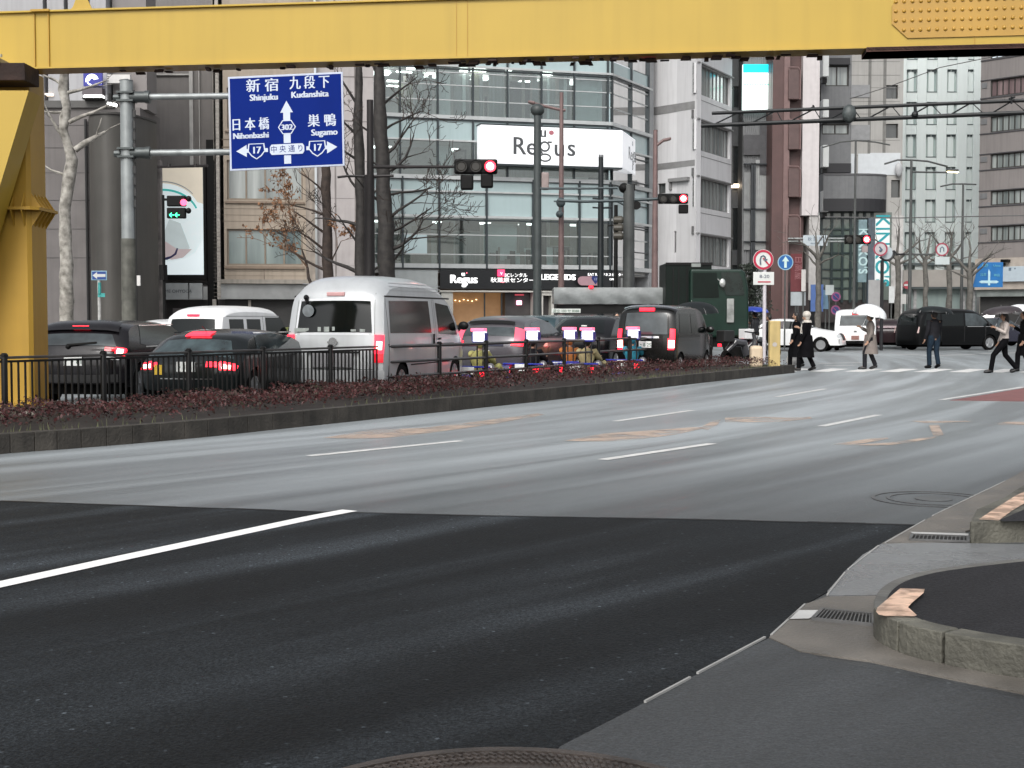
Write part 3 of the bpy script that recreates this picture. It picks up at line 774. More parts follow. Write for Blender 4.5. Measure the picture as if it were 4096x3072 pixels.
class Car:
    def __init__(s, name, label, px, py, heading, prof, hw, belt, mat, tum=.14, r_roof=.07, r_end=.10, group=None, wheels=None, wr=.31, cat="car", pos=None, zoff=0.0):
        # (px, py): where the middle of its tail meets the road in the photograph; heading: degrees right of straight ahead
        p = pos or G(px, py)
        s.root = thing(name, label, cat, (p.x, p.y, zoff), -radians(heading), group)
        P = [Vector((a, b)) for a, b in prof]
        for _ in range(2):
            q = [P[0]]
            for a, b in zip(P, P[1:]):
                if (b - a).length > .12: q += [a * .75 + b * .25, a * .25 + b * .75]
                else: q += [(a + b) / 2]
            q.append(P[-1]); P = q
        s.P = P; s.hw = hw; s.belt = belt; s.top = max(v.y for v in P); s.L = max(v.x for v in P); s.tum = tum
        s.rr, s.re = r_roof, r_end; s.mat = mat
        s.wheels = wheels or [(.17 * s.L), (.80 * s.L)]; s.wr = wr
        s.shell()
    def W(s, y, z):
        k = 1.0
        a = .3; b = .8
        if y < a: k -= .07 * ((a - y) / a) ** 2
        if y > s.L - b: k -= .14 * ((y - s.L + b) / b) ** 2
        if z > s.belt: k *= 1 - s.tum * ((z - s.belt) / (s.top - s.belt)) ** 1.25
        else: k *= 1 - .05 * ((s.belt - z) / s.belt) ** 2.2
        return s.hw * k
    def nrm(s, i):
        P = s.P; t = P[min(i + 1, len(P) - 1)] - P[max(i - 1, 0)]; t.normalize()
        return Vector((-t.y, t.x))               # outward for a path going rear bottom -> roof -> front
    S_ = [0, .35, .62, .78, .88, .95, 1.0]
    D_ = [0, .03, .13, .30, .52, .75, 1.0]
    def dd(s, u):
        u = abs(u)
        for (a, b), (c, d) in zip(zip(s.S_, s.D_), zip(s.S_[1:], s.D_[1:])):
            if u <= c: return b + (d - b) * (u - a) / (c - a)
        return 1.0
    def pt(s, i, u, off=0.0):
        n = s.nrm(i); p = s.P[i]
        r = s.rr * abs(n.y) + s.re * abs(n.x)
        q = p - n * r * s.dd(u) 
        x = u * s.W(q.x, q.y)
        q = q + n * off
        return Vector((x + (off if u > .9 else -off if u < -.9 else 0), q.x, q.y))
    def shell(s):
        us = [-a for a in reversed(s.S_[1:])] + s.S_
        m = MB(); n = len(s.P); k = len(us)
        vs = [s.pt(i, u) for i in range(n) for u in us]
        m.add(vs, [(i * k + j, i * k + j + 1, (i + 1) * k + j + 1, (i + 1) * k + j) for i in range(n - 1) for j in range(k - 1)])
        # inset outline at |u| = 1
        out = [s.pt(i, 1.0) for i in range(n)]
        O = [(v.y, v.z) for v in out]
        ymin, ymax = min(a for a, b in O), max(a for a, b in O)
        itop = max(range(n), key=lambda i: O[i][1])
        def zt(y):
            best = None
            for (a, b), (c, d) in zip(O, O[1:]):
                if min(a, c) - 1e-6 <= y <= max(a, c) + 1e-6 and abs(c - a) > 1e-7:
                    z = b + (d - b) * (y - a) / (c - a)
                    best = z if best is None else max(best, z)
            return best if best is not None else O[0][1]
        zb0 = min(O[0][1], O[-1][1])
        ys = sorted(set([ymin + (ymax - ymin) * i / 70 for i in range(71)] + [w + s.wr * 1.12 * cos(t * pi / 10) for w in s.wheels for t in range(11)]))
        ys = [y for y in ys if ymin <= y <= ymax]
        cols = []
        for y in ys:
            lo = zb0
            for w in s.wheels:
                r = s.wr * 1.14
                if abs(y - w) < r: lo = max(lo, s.wr + sqrt(r * r - (y - w) ** 2))
            hi = max(zt(y), lo + .001)
            cols.append([(y, lo + (hi - lo) * j / 12) for j in range(13)])
        for sg in (1, -1):
            vs = [(sg * s.W(y, z), y, z) for c in cols for y, z in c]
            fs = [(i * 13 + j, (i + 1) * 13 + j, (i + 1) * 13 + j + 1, i * 13 + j + 1) for i in range(len(cols) - 1) for j in range(12)]
            if sg < 0: fs = [tuple(reversed(f)) for f in fs]
            m.add(vs, fs)
        s.body = m.build("body", s.mat, s.root, smooth=True, ang=40)
        m = MB(); m.box(-s.hw * .86, s.hw * .86, .12, s.L - .12, .17, .55); m.build("underbody", UNDER, s.root)
        for w in s.wheels:
            for sg in (-1, 1): s.wheel(sg * (s.hw - .12), w, sg)
    def wheel(s, x, y, sg):
        m = MB(); m.lathe((x, y, s.wr), [(s.wr * .96, -.1), (s.wr, -.07), (s.wr, .07), (s.wr * .96, .1), (s.wr * .68, .1), (s.wr * .66, .06)], 20, 'X')
        t = m.build("wheel", TYRE, s.root, smooth=True)
        m = MB(); xo = x + sg * .075
        m.lathe((xo, y, s.wr), [(s.wr * .66, -.004), (s.wr * .66, .02 ), (s.wr * .6, .02), (s.wr * .58, -.002)], 20, 'X')
        for k in range(5):
            a = 2 * pi * k / 5 + .3; d = Vector((0, cos(a), sin(a)))
            m.obox(Vector((xo + sg * .008, y, s.wr)) + d * s.wr * .32, (.01, 0, 0), d * s.wr * .3, d.cross(Vector((1, 0, 0))) * .028)
        m.lathe((xo, y, s.wr), [(.05, -.01), (.05, .03)], 12, 'X')
        m.build("rim", ALLOY, t, smooth=True)
    # strips laid on the shell
    def idx(s, z0, z1, front=False):
        n = len(s.P); h = max(range(n), key=lambda i: s.P[i].y)
        rng = range(h, n) if front else range(0, h + 1)
        return [i for i in rng if z0 - 1e-6 <= s.P[i].y <= z1 + 1e-6]
    def zpt(s, z, u, off, front):              # point at an exact height on the end skin
        n = len(s.P); h = max(range(n), key=lambda i: s.P[i].y)
        rng = list(range(h, n)) if front else list(range(0, h + 1))
        for i, j in zip(rng, rng[1:]):
            a, b = s.P[i].y, s.P[j].y
            if min(a, b) <= z <= max(a, b) and abs(a - b) > 1e-6:
                t = (z - a) / (b - a)
                return s.pt(i, u, off).lerp(s.pt(j, u, off), t)
        i = rng[0] if abs(s.P[rng[0]].y - z) < abs(s.P[rng[-1]].y - z) else rng[-1]
        return s.pt(i, u, off)
    def patch(s, u0, u1, z0, z1, off=.006, front=False, mb=None, nz=8, nu=8, trim=0.0, thick=0.0):
        m = mb or MB(); vs = []
        for i in range(nz + 1):
            t = i / nz; z = z0 + (z1 - z0) * t
            sh = trim * t                       # sides lean in towards the top
            e = .06 * (1 if (t in (0, 1)) else 0)
            for j in range(nu + 1):
                q = j / nu; a, b = u0 + sh * (1 if u0 < 0 else -1) , u1 - sh * (1 if u1 > 0 else -1)
                if u0 * u1 > 0: a, b = u0, u1
                u = a + (b - a) * q
                vs.append(s.zpt(z, u, off, front))
        fs = [(i * (nu + 1) + j, i * (nu + 1) + j + 1, (i + 1) * (nu + 1) + j + 1, (i + 1) * (nu + 1) + j) for i in range(nz) for j in range(nu)]
        m.add(vs, fs)
        return m
    def add_patch(s, name, mat, *a, parent=None, **k):
        return s.patch(*a, **k).build(name, mat, parent or s.root, smooth=True)
    def side(s, poly, name, mat, off=.006, sides=(1, -1), parent=None):
        out = []
        for sg in sides:
            m = MB(); cy = sum(p[0] for p in poly) / len(poly); cz = sum(p[1] for p in poly) / len(poly)
            ring = []
            n = len(poly)
            for i in range(n):
                a, b = poly[i], poly[(i + 1) % n]
                for k in range(4): ring.append((a[0] + (b[0] - a[0]) * k / 4, a[1] + (b[1] - a[1]) * k / 4))
            lay = [1, .66, .33, 0.02]; vs = []
            for L in lay:
                for y, z in ring:
                    yy, zz = cy + (y - cy) * L, cz + (z - cz) * L
                    vs.append((sg * (s.W(yy, zz) + off), yy, zz))
            R = len(ring)
            fs = [(k * R + i, k * R + (i + 1) % R, (k + 1) * R + (i + 1) % R, (k + 1) * R + i) for k in range(3) for i in range(R)] + [tuple(range(3 * R, 4 * R))]
            m.add(vs, fs)
            out.append(m.build(name, mat, parent or s.root, smooth=True))
        return out
    def mirrors(s, y, z, mat):
        for sg in (1, -1):
            x = sg * (s.W(y, z) + .12); m = MB()
            m.ball((x, y, z + .03), .12, 12, 8, (.95, .5, .75)); m.beam((sg * (s.W(y, z) - .02), y, z - .04), (x, y, z), .05, .03)
            m.build("mirror", mat, s.root, smooth=True)
    def plate(s, z, txt, mat=PLATE, front=False, u=0.0, lit=False):
        p = s.zpt(z, u, .012, front); sg = 1 if front else -1
        w, h = .165, .082
        m = MB(); m.box(p.x - w, p.x + w, p.y - .006, p.y + .006, z - h, z + h)
        q = m.build("number_plate", mat, s.root, bevel=.004)
        m = MB(); m.text(txt, (p.x, p.y + sg * .009, z - .012), (-1 if front else 1, 0, 0), (0, 0, 1), .12, ext=.002)
        if not front: pass
        m.build("number_plate_text", INK, q)
    def sline(s, z, y0, y1, h=.012, mat=None, name="door_line", off=.003):
        s.side([(y0, z - h / 2), (y1, z - h / 2), (y1, z + h / 2), (y0, z + h / 2)], name, mat or TRIM, off)
    def vline(s, y, z0, z1, w=.012, mat=None, sides=(1, -1)):
        s.side([(y - w / 2, z0), (y + w / 2, z0), (y + w / 2, z1), (y - w / 2, z1)], "door_line", mat or TRIM, .003, sides)

# ---- white high-roof van in the near lane
VANP = [(.02, .3), (0, .42), (0, .95), (.03, 1.25), (.12, 1.8), (.2, 2.02), (.45, 2.2), (.9, 2.28), (2.4, 2.29), (3.5, 2.22), (4.1, 2.02), (4.45, 1.72), (4.78, 1.25), (5.12, 1.05), (5.22, .8), (5.22, .3)]
WHT = paint("pearl_white_paint", (.70, .72, .74))
def van(name, label, px, py, hd, prof, hw, belt, mat, **k):
    return Car(name, label, px, py, hd, prof, hw, belt, mat, tum=.15, r_roof=.22, r_end=.09, cat="van", **k)
SILV = M("silver_white_paint", (.50, .52, .53), .28, metal=.15, var=.05, scale=1.2, coat=.35, streak=.1)
c = van("high_roof_van", "tall silver white high-roof van with lit brake lights in the near lane", 1333, 1606, 15, VANP, .95, 1.0, SILV, wr=.33, wheels=[1.05, 4.3])
c.add_patch("rear_window_gasket", WHT, -.84, .84, 1.19, 1.84, off=.004, trim=.03)
rw = c.add_patch("rear_window", GLS, -.80, .80, 1.235, 1.80, off=.009, trim=.03)
m = MB(); 
p = c.zpt(1.3, -.55, .016, False); m.lathe((p.x, p.y, 1.62), [(.11, -.004), (.11, .002)], 16, 'Y')
m.build("window_sticker", M("faint_sticker", (.16, .18, .19), .3, var=.3, scale=10), rw)
m = MB()
for x, w, z, h in ((-.62, .14, 1.275, .035), (-.27, .03, 1.29, .04), (-.13, .05, 1.29, .045), (0.0, .025, 1.3, .035), (.38, .05, 1.27, .02), (.55, .05, 1.27, .025)):
    y = c.zpt(z, x / .95, .014, False).y; m = MB(); m.box(x - w, x + w, y - .003, y + .003, z - h, z + h); m.build("dashboard_card", M("pale_card", (.33, .36, .34), .4, var=.3, scale=8), rw)
m = MB(); p = c.zpt(1.9, -.66, .03, False); m.ball((p.x, p.y - .03, 1.86), .05, 10, 6); m.beam((p.x, p.y - .02, 1.86), (p.x + .02, p.y - .04, 1.76), .05, .05); m.build("rear_view_camera", TRIM, c.root)
m = MB(); y = c.zpt(1.93, 0, .01, False).y; m.box(-.17, .17, y - .03, y + .04, 1.885, 1.955); q = m.build("high_brake_light", M("dim_red_pink_lens", (.6, .35, .35), .3, var=0), c.root, bevel=.01)
for u0, u1 in ((.855, .995), (-.995, -.855)):
    c.add_patch("tail_light", TAIL, u0, u1, .86, 1.2, off=.02, nz=10)
    uu = (u0 + u1) / 2; c.add_patch("tail_light_core", TAILHOT, uu - .035, uu + .035, .93, 1.08, off=.026)
    c.add_patch("tail_light_lens", TAILDIM, u0, u1, .70, .855, off=.018)
for u_ in (-.852, .845): c.add_patch("tailgate_gap", TRIM, u_, u_ + .007, .58, 1.98, off=.003)
c.add_patch("tailgate_gap", TRIM, -.845, .845, .575, .585, off=.048)
c.add_patch("bumper", M("grey_bumper", (.30, .31, .32), .4, var=.05), -1, 1, .34, .56, off=.045)
m = MB(); y = c.zpt(.64, 0, .03, False).y; m.box(-.4, .4, y - .02, y + .03, .60, .86); m.build("plate_recess", M("recess_grey", (.2, .2, .21), .4), c.root, bevel=.02)
c.plate(.70, "19 91")
m = MB(); y = c.zpt(.88, 0, .02, False).y; m.box(-.5, .5, y - .03, y + .02, .868, .90); m.build("tailgate_handle", TRIM, c.root, bevel=.008)
m = MB(); y = c.zpt(1.04, 0, .0, False).y
m.lathe((0, y - .012, 1.06), [(.085, -.01), (.085, .0), (.06, .004), (.06, -.004)], 24, 'Y'); m.box(-.1, .1, y - .03, y - .015, 1.045, 1.075)
m.build("badge", CHROME, c.root, smooth=True)
c.side([(.42, 1.22), (2.75, 1.2), (2.72, 1.82), (.5, 1.80)], "side_window", M("brown_reflecting_glass", (.016, .010, .009), .1, var=.7, scale=1.6, spec=.35, stretch=(1, 1, 2.5)), sides=(1, -1))
c.side([(3.2, 1.18), (4.42, 1.14), (4.28, 1.42), (3.95, 1.74), (3.15, 1.79)], "side_window", GLS)
c.sline(1.88, .3, 4.1, .03)
c.sline(.98, .3, 4.9, .02); c.sline(.62, 1.5, 3.9, .025)
for y in (2.95, 3.05): c.vline(y, .4, 1.86, .012)
c.vline(4.6, .5, 1.2, .012); c.vline(.32, .5, 1.86, .014)
m = MB(); 
for sg in (1, -1): m.box(sg * (c.W(2.85, 1.05) + .005), sg * (c.W(2.85, 1.05) + .03), 2.82, 2.87, .98, 1.18); m.box(sg * (c.W(3.2, 1.05) + .005), sg * (c.W(3.2, 1.05) + .03), 3.14, 3.26, 1.06, 1.1)
m.build("door_handle", TRIM, c.root)
for z in (2.0, 2.06, 2.12): c.sline(z, .6, 3.6, .014, M("roof_rib_shadow", (.42, .43, .44), .35, metal=.3), "roof_rib", .004)
c.mirrors(4.55, 1.3, TRIM)
c.add_patch("windscreen", GLS, -.85, .85, 1.25, 1.98, off=.006, front=True)

# ---- dark crossover partly behind the bridge pier
SUVP = [(.03, .35), (0, .5), (0, .78), (.06, 1.0), (.30, 1.30), (.36, 1.36), (.75, 1.445), (1.6, 1.46), (2.5, 1.42), (3.2, 1.14), (3.5, 1.0), (4.25, .86), (4.5, .66), (4.52, .3)]
DKB = M("dark_metallic_paint", (.008, .007, .009), .25, metal=.1, var=.05, coat=.35, spec=.3, streak=.05)
c = Car("dark_crossover", "dark crossover with two red lamps and roof spoiler beside the yellow pier", 295, 1618, 8, SUVP, .92, .95, DKB, tum=.2, r_roof=.07, r_end=.12, wr=.34)
c.add_patch("rear_window", GLS2, -.86, .82, 1.02, 1.22, off=.008, trim=.10)
for u_ in (-.80, .79): c.add_patch("tailgate_gap", UNDER, u_, u_ + .01, .5, 1.0, off=.003)
c.add_patch("lower_trim", M("dull_plastic", (.02, .02, .021), .6, var=0), -.9, .9, .38, .52, off=.03)
c.add_patch("spoiler", DKB, -.86, .86, 1.26, 1.4, off=.05)
m = MB(); y = c.zpt(1.33, .1, .05, False).y; m.box(-.14, .16, y - .03, y + .02, 1.315, 1.36); m.build("high_brake_light", TAIL, c.root, bevel=.008)
for sg in (1, -1):
    a, b = (.62, .99) if sg > 0 else (-.99, -.62)
    c.add_patch("tail_light", TAILDIM, a, b, .93, 1.0, off=.014)
    a, b = (.82, .97) if sg > 0 else (-.97, -.82)
    c.add_patch("tail_light_core", TAIL, a, b, .86, 1.01, off=.02)
    a, b = (.85, .93) if sg > 0 else (-.93, -.85)
    c.add_patch("tail_light_core", TAILHOT, a, b, .88, .98, off=.026)
    a, b = (.6, .93) if sg > 0 else (-.93, -.6)
    c.add_patch("reverse_light", WLAMP, a, b, .78, .83, off=.012)
c.plate(.75, "・・81")
m = MB(); y = c.zpt(1.04, 0, .02, False).y; m.beam((-.1, y - .02, 1.03), (.38, y + .03, 1.07), .03, .03); m.ball((-.12, y - .01, 1.0), .05, 8, 6); m.build("wiper", TRIM, c.root)
c.side([(.75, 1.04), (1.0, 1.0), (3.1, 1.02), (2.45, 1.34), (1.5, 1.39), (.95, 1.34)], "side_window", GLS)
for y in (1.35, 2.25): c.vline(y, .45, 1.38, .03)
c.sline(.985, .95, 3.15, .02, CHROME, "window_trim", .008)
c.side([(.95, 1.35), (2.5, 1.36), (2.5, 1.375), (.95, 1.37)], "roof_rail", CHROME, .01)
c.mirrors(3.0, 1.02, DKB)

# ---- dark wagon with wide third brake light
WAGP = [(.03, .3), (0, .45), (0, .72), (.08, .84), (.55, 1.18), (.62, 1.22), (1.1, 1.30), (1.9, 1.31), (2.6, 1.22), (3.3, .92), (4.3, .78), (4.62, .6), (4.64, .28)]
TEAL = M("black_green_paint", (.006, .009, .0095), .25, metal=.1, var=.05, coat=.35, spec=.3, streak=.05)
c = Car("dark_hatchback", "low dark hatchback with a wide red third brake light, left of the high-roof van", 745, 1640, 14, WAGP, .88, .84, TEAL, tum=.22, r_roof=.08, r_end=.14, wr=.32)
c.add_patch("rear_window", M("wet_teal_glass", (.05, .075, .08), .12, var=.7, scale=3, coat=.4), -.88, .86, .88, 1.14, off=.007, trim=.14)
m = MB(); vv = c.patch(-.38, .22, 1.175, 1.25, off=.02); vv.build("high_brake_light", TAIL, c.root)
c.patch(-.22, .28, 1.145, 1.172, off=.016).build("high_brake_reflection", TAILDIM, c.root)
for a, b, h in ((.42, .97, .085), (-.97, -.62, .075)):
    c.add_patch("tail_light", TAIL, a, b, .70, .70 + h, off=.02)
    m_ = .80 if a > 0 else -.86
    c.add_patch("tail_light", TAIL, m_ - .12, m_ + .14, .655, .80, off=.024)
    c.add_patch("tail_light_core", TAILHOT, m_ - .06, m_ + .09, .68, .75, off=.032)
c.plate(.70, "・1 01"); 
m = MB(); y = c.zpt(.62, -.5, .02, False).y; m.box(-.55, -.42, y - .012, y, .57, .73); m.build("yellow_sticker", PLATEY, c.root)
c.add_patch("bumper_trim", CHROME, -.55, .62, .50, .515, off=.03)
m = MB(); y = c.zpt(.9, 0, .02, False).y; m.beam((-.1, y, .90), (.4, y + .06, .93), .03, .03); m.build("wiper", TRIM, c.root)
c.side([(.85, .92), (1.1, .89), (3.1, .90), (2.55, 1.15), (1.7, 1.235), (1.0, 1.2)], "side_window", GLS2)
for y in (1.5, 2.2): c.vline(y, .4, 1.2, .035)
c.sline(1.245, 1.0, 2.6, .02, CHROME, "window_trim", .008)
c.mirrors(3.0, .92, TEAL)
m = MB(); m.tube([(0, .75, 1.27), (.02, .55, 1.36)], .006, 6); m.build("aerial", TRIM, c.root)

# ---- small white van behind them
KVP = [(.02, .3), (0, .5), (0, .95), (.05, 1.2), (.14, 1.55), (.2, 1.66), (.5, 1.76), (1.2, 1.8), (2.6, 1.78), (3.0, 1.68), (3.5, 1.15), (3.9, .95), (4.0, .7), (4.0, .3)]
WHT2 = paint("plain_white_paint", (.78, .79, .79))
c = Car("white_van", "low white delivery van behind the dark hatchback, with black rear window", 762, 1522, 20, KVP, .80, .95, WHT2, tum=.1, r_roof=.16, r_end=.08, cat="van", wr=.29, wheels=[.8, 3.3])
c.add_patch("rear_window", GLS, -.84, .84, 1.05, 1.47, off=.008, trim=.04)
m = MB(); y = c.zpt(1.55, 0, .01, False).y; m.box(-.15, .18, y - .03, y + .03, 1.53, 1.58); m.build("high_brake_light", TAIL, c.root, bevel=.008)
for a, b in (((.5, 1.06), (1.15, 1.46)), ((1.3, 1.06), (1.95, 1.46))):
    c.side([a, (b[0], a[1]), b, (a[0], b[1])], "side_window", GLS)
c.side([(2.2, 1.04), (3.35, 1.04), (2.95, 1.5), (2.2, 1.5)], "side_window", GLS)
c.sline(1.53, .4, 2.9, .02, M("grey_seam", (.35, .35, .35), .5)); c.vline(2.08, .4, 1.55)
for a, b in ((.86, .98), (-.98, -.86)): c.add_patch("tail_light", TAILDIM, a, b, .7, 1.0, off=.012)
c.mirrors(3.3, 1.15, TRIM)

# ---- white roof between
c = Car("white_hatchback", "white hatchback of which only the rounded roof shows, left of the white van", 585, 1480, 20, [(.02, .3), (0, .9), (.3, 1.3), (.6, 1.42), (1.6, 1.47), (2.3, 1.38), (2.9, .98), (3.7, .8), (3.8, .3)], .82, .9, WHT2, tum=.2, r_roof=.08, r_end=.12)
c.add_patch("rear_window", GLS, -.8, .8, .98, 1.25, off=.008, trim=.1)
c.side([(.5, .96), (2.5, .96), (2.0, 1.32), (.8, 1.34)], "side_window", GLS)

# ---- grey hatchback right of the van
GHP = [(.03, .35), (0, .5), (0, .85), (.1, 1.1), (.34, 1.40), (.42, 1.46), (.9, 1.54), (1.7, 1.55), (2.4, 1.42), (3.0, 1.08), (3.6, .95), (4.1, .75), (4.15, .3)]
GRY = M("grey_metallic_paint", (.095, .09, .10), .28, metal=.3, var=.06, coat=.4, streak=.08)
c = Car("grey_hatchback", "grey hatchback with dark rear spoiler directly right of the high-roof van", 1945, 1530, 22, GHP, .87, .95, GRY, tum=.22, r_roof=.08, r_end=.13, wr=.32)
c.add_patch("rear_window", GLS2, -.82, .82, 1.08, 1.28, off=.007, trim=.1)
c.add_patch("spoiler", TRIM, -.74, .78, 1.34, 1.40, off=.05)
c.side([(.62, 1.06), (1.0, 1.03), (2.75, 1.06), (2.15, 1.38), (1.4, 1.44), (.85, 1.36)], "side_window", GLS2)
for y in (1.0, 1.75): c.vline(y, .4, 1.4, .03)
c.sline(.98, .5, 3.2, .05, M("light_metal_trim", (.5, .5, .52), .3, metal=.6), "belt_highlight", .006)
for sg in (1, -1):
    a, b = (.78, .995) if sg > 0 else (-.995, -.78)
    c.add_patch("tail_light", M("pink_red_lens", (.5, .1, .13), .2, emit=(1, .05, .12), es=.8, var=0), a, b, .98, 1.3, off=.012)
    a, b = (.72, .99) if sg > 0 else (-.99, -.72); c.add_patch("tail_light_core", TAIL, a, b, .86, .97, off=.02)
c.add_patch("bumper_trim", M("navy_black_trim", (.01, .012, .035), .3, var=0), -.9, .5, .84, .90, off=.02)
c.plate(.66, "19-56", u=-.1)
c.mirrors(2.7, 1.08, GRY)

# ---- teal car further off
c = Car("dark_teal_car", "dark teal estate car half hidden behind the grey hatchback", 2105, 1475, 28, [(.03, .35), (0, .6), (0, 1.0), (.25, 1.48), (.6, 1.57), (2.3, 1.58), (2.8, 1.45), (3.4, 1.05), (4.2, .9), (4.4, .6), (4.4, .3)], .85, 1.0, M("teal_paint", (.025, .055, .065), .25, metal=.3, var=.05, coat=.8), tum=.16, r_roof=.06, r_end=.1)
c.add_patch("rear_window", GLS, -.84, .84, 1.08, 1.42, off=.008, trim=.06)
c.side([(.5, 1.08), (3.0, 1.08), (2.55, 1.45), (.65, 1.47)], "side_window", GLS2)
for y in (1.2, 2.1): c.vline(y, .5, 1.5, .04)
c.mirrors(3.0, 1.08, TRIM)
# ---- black saloon behind the karts
c = Car("black_saloon", "black car with sloping tail behind the two kart light boxes", 2300, 1490, 24, [(.03, .35), (0, .6), (0, .95), (.15, 1.1), (.85, 1.5), (1.2, 1.56), (2.4, 1.56), (2.9, 1.4), (3.5, 1.0), (4.4, .85), (4.6, .5), (4.6, .3)], .93, 1.0, M("black_paint", (.004, .004, .005), .25, var=.03, coat=.3, spec=.3), tum=.2, r_roof=.08, r_end=.14)
c.add_patch("rear_window", GLS, -.82, .82, 1.1, 1.45, off=.008, trim=.1)
c.side([(.9, 1.06), (3.1, 1.06), (2.6, 1.4), (1.4, 1.45)], "side_window", GLS2)
m = MB(); y = c.zpt(1.27, .2, .02, False).y; m.box(.02, .18, y - .03, y, 1.25, 1.29); m.build("roof_reflector", M("reflector", (.7, .72, .68), .3), c.root, bevel=.006)
m = MB(); m.box(.35, .6, .5, .7, 1.52, 1.6); 
# ---- black boxy minicar with tall lamps
BXP = [(.03, .3), (0, .45), (0, .95), (.03, 1.2), (.1, 1.6), (.18, 1.74), (.5, 1.81), (2.2, 1.82), (2.7, 1.72), (3.1, 1.2), (3.5, 1.05), (3.55, .8), (3.55, .3)]
BXM = M("black_wet_paint", (.005, .005, .0045), .25, var=.05, coat=.35, spec=.3)
c = Car("black_minicar", "boxy black minicar with tall lit red lamps at both rear corners", 2580, 1508, 24, BXP, .78, 1.0, BXM, tum=.10, r_roof=.10, r_end=.08, wr=.3, wheels=[.55, 2.95])
c.add_patch("rear_window", GLS2, -.78, .78, 1.08, 1.62, off=.008, trim=.04)
c.add_patch("spoiler", CHROME, -.9, .92, 1.735, 1.765, off=.06)
m = MB(); y = c.zpt(1.7, 0, .03, False).y; m.box(-.2, .2, y - .04, y + .02, 1.66, 1.74); m.build("high_brake_light", TAIL, c.root, bevel=.01)
for sg in (1, -1):
    a, b = (.86, .99) if sg > 0 else (-.99, -.86)
    c.add_patch("tail_light", TAIL, a, b, .72, 1.22, off=.015)
    a, b = (.82, .97) if sg > 0 else (-.97, -.82)
    c.add_patch("tail_light_core", TAILHOT, a, b, .74, .93, off=.024)
    c.add_patch("tail_light_core", TAIL, a - .02 * sg * sg, b, .69, .98, off=.019)
for u_ in (-.80, .79): c.add_patch("tailgate_gap", UNDER, u_, u_ + .01, .45, 1.7, off=.003)
c.add_patch("chrome_bar", CHROME, -.5, .5, .98, 1.03, off=.02)
c.plate(.82, "・8 25", mat=PLATE)
m = MB(); y = c.zpt(.82, -.25, .02, False).y; m.box(-.33, -.2, y - .03, y - .02, .74, .9); m.build("blue_sticker", M("teal_sticker", (.02, .2, .3), .4), c.root)
c.side([(.4, 1.1), (1.3, 1.1), (1.3, 1.6), (.5, 1.6)], "side_window", GLS); c.side([(1.45, 1.1), (2.85, 1.1), (2.55, 1.6), (1.45, 1.6)], "side_window", GLS)
c.mirrors(2.8, 1.15, BXM)

# ---- vehicles across the junction
KEI = [(.02, .35), (0, .5), (0, .98), (.04, 1.2), (.12, 1.7), (.2, 1.8), (.5, 1.88), (2.4, 1.89), (2.8, 1.75), (3.2, 1.2), (3.4, .95), (3.4, .35)]
c = Car("small_white_van", "small white van seen from behind, left of the person in the light coat", 3420, 1403, 13, KEI, .92, 1.0, WHT2, tum=.1, r_roof=.12, r_end=.08, cat="van", wr=.28, wheels=[.6, 2.7])
c.add_patch("rear_window", GLS2, -.8, .8, 1.13, 1.6, off=.01, trim=.04)
m = MB(); y = c.zpt(1.66, 0, .0, False).y; m.box(-.16, .16, y - .05, y + .02, 1.63, 1.74); m.build("high_brake_light", TAILDIM, c.root)
for sg in (1, -1):
    a, b = (.5, .98) if sg > 0 else (-.98, -.5)
    c.add_patch("tail_light", M("pale_lit_lens", (.8, .5, .45), .3, var=0, emit=(1, .35, .3), es=2.2), a, b, .5, .72, off=.02)
m = MB(); y = c.zpt(.6, 0, .0, False).y; m.box(-.17, .17, y - .03, y, .5, .68); m.build("number_plate", M("brown_plate", (.25, .12, .1), .5), c.root)
m = MB(); m.box(-.06, .06, y - .04, y - .02, .86, .9); m.build("badge", TRIM, c.root)
c.add_patch("bumper", UNDER, -.95, .95, .36, .45, off=.02)

# big black van crossing to the right
ALP = [(.02, .25), (0, .5), (.02, 1.0), (.12, 1.5), (.22, 1.72), (.5, 1.88), (1.0, 1.93), (3.0, 1.91), (3.6, 1.72), (4.2, 1.22), (4.85, 1.02), (5.0, .75), (5.0, .25)]
BLKP = M("black_wet_paint_far", (.003, .0033, .0036), .3, var=.05, coat=.12, spec=.2)
p = G(3640, 1404)
c = Car("black_people_carrier", "long black people carrier crossing the junction, seen from its right side", 0, 0, 71, ALP, .93, 1.05, BLKP, pos=Vector((p.x + .1, p.y + 1.2, 0)), tum=.12, r_roof=.1, r_end=.12, cat="van", wr=.34, wheels=[.95, 3.95])
c.side([(.35, 1.12), (1.25, 1.12), (1.25, 1.68), (.55, 1.68)], "side_window", GLS); c.side([(1.33, 1.12), (2.5, 1.12), (2.5, 1.70), (1.33, 1.70)], "side_window", GLS)
c.side([(2.6, 1.12), (3.95, 1.12), (3.5, 1.55), (3.2, 1.68), (2.6, 1.70)], "side_window", GLS2)
c.add_patch("rear_window", GLS, -.8, .8, 1.15, 1.6, off=.008, trim=.04)
c.sline(1.09, 2.7, 4.0, .02, CHROME, "window_trim")
for y in (1.29, 2.55, 3.7): c.vline(y, .4, 1.1, .012, M("panel_gap_grey", (.05, .05, .05), .4))
c.add_patch("headlight", WLAMP, .6, .99, .72, .92, off=.015, front=True); c.add_patch("headlight", WLAMP, -.99, -.6, .72, .92, off=.015, front=True)
c.side([(4.55, .78), (4.8, .78), (4.8, .93), (4.6, .93)], "headlight_side", WLAMP, .012)
c.side([(.02, .8), (.1, .8), (.14, 1.05), (.1, 1.1)], "tail_light", M("pale_pink_lens", (.6, .45, .43), .2, var=0), .014)
c.mirrors(3.75, 1.15, BLKP)

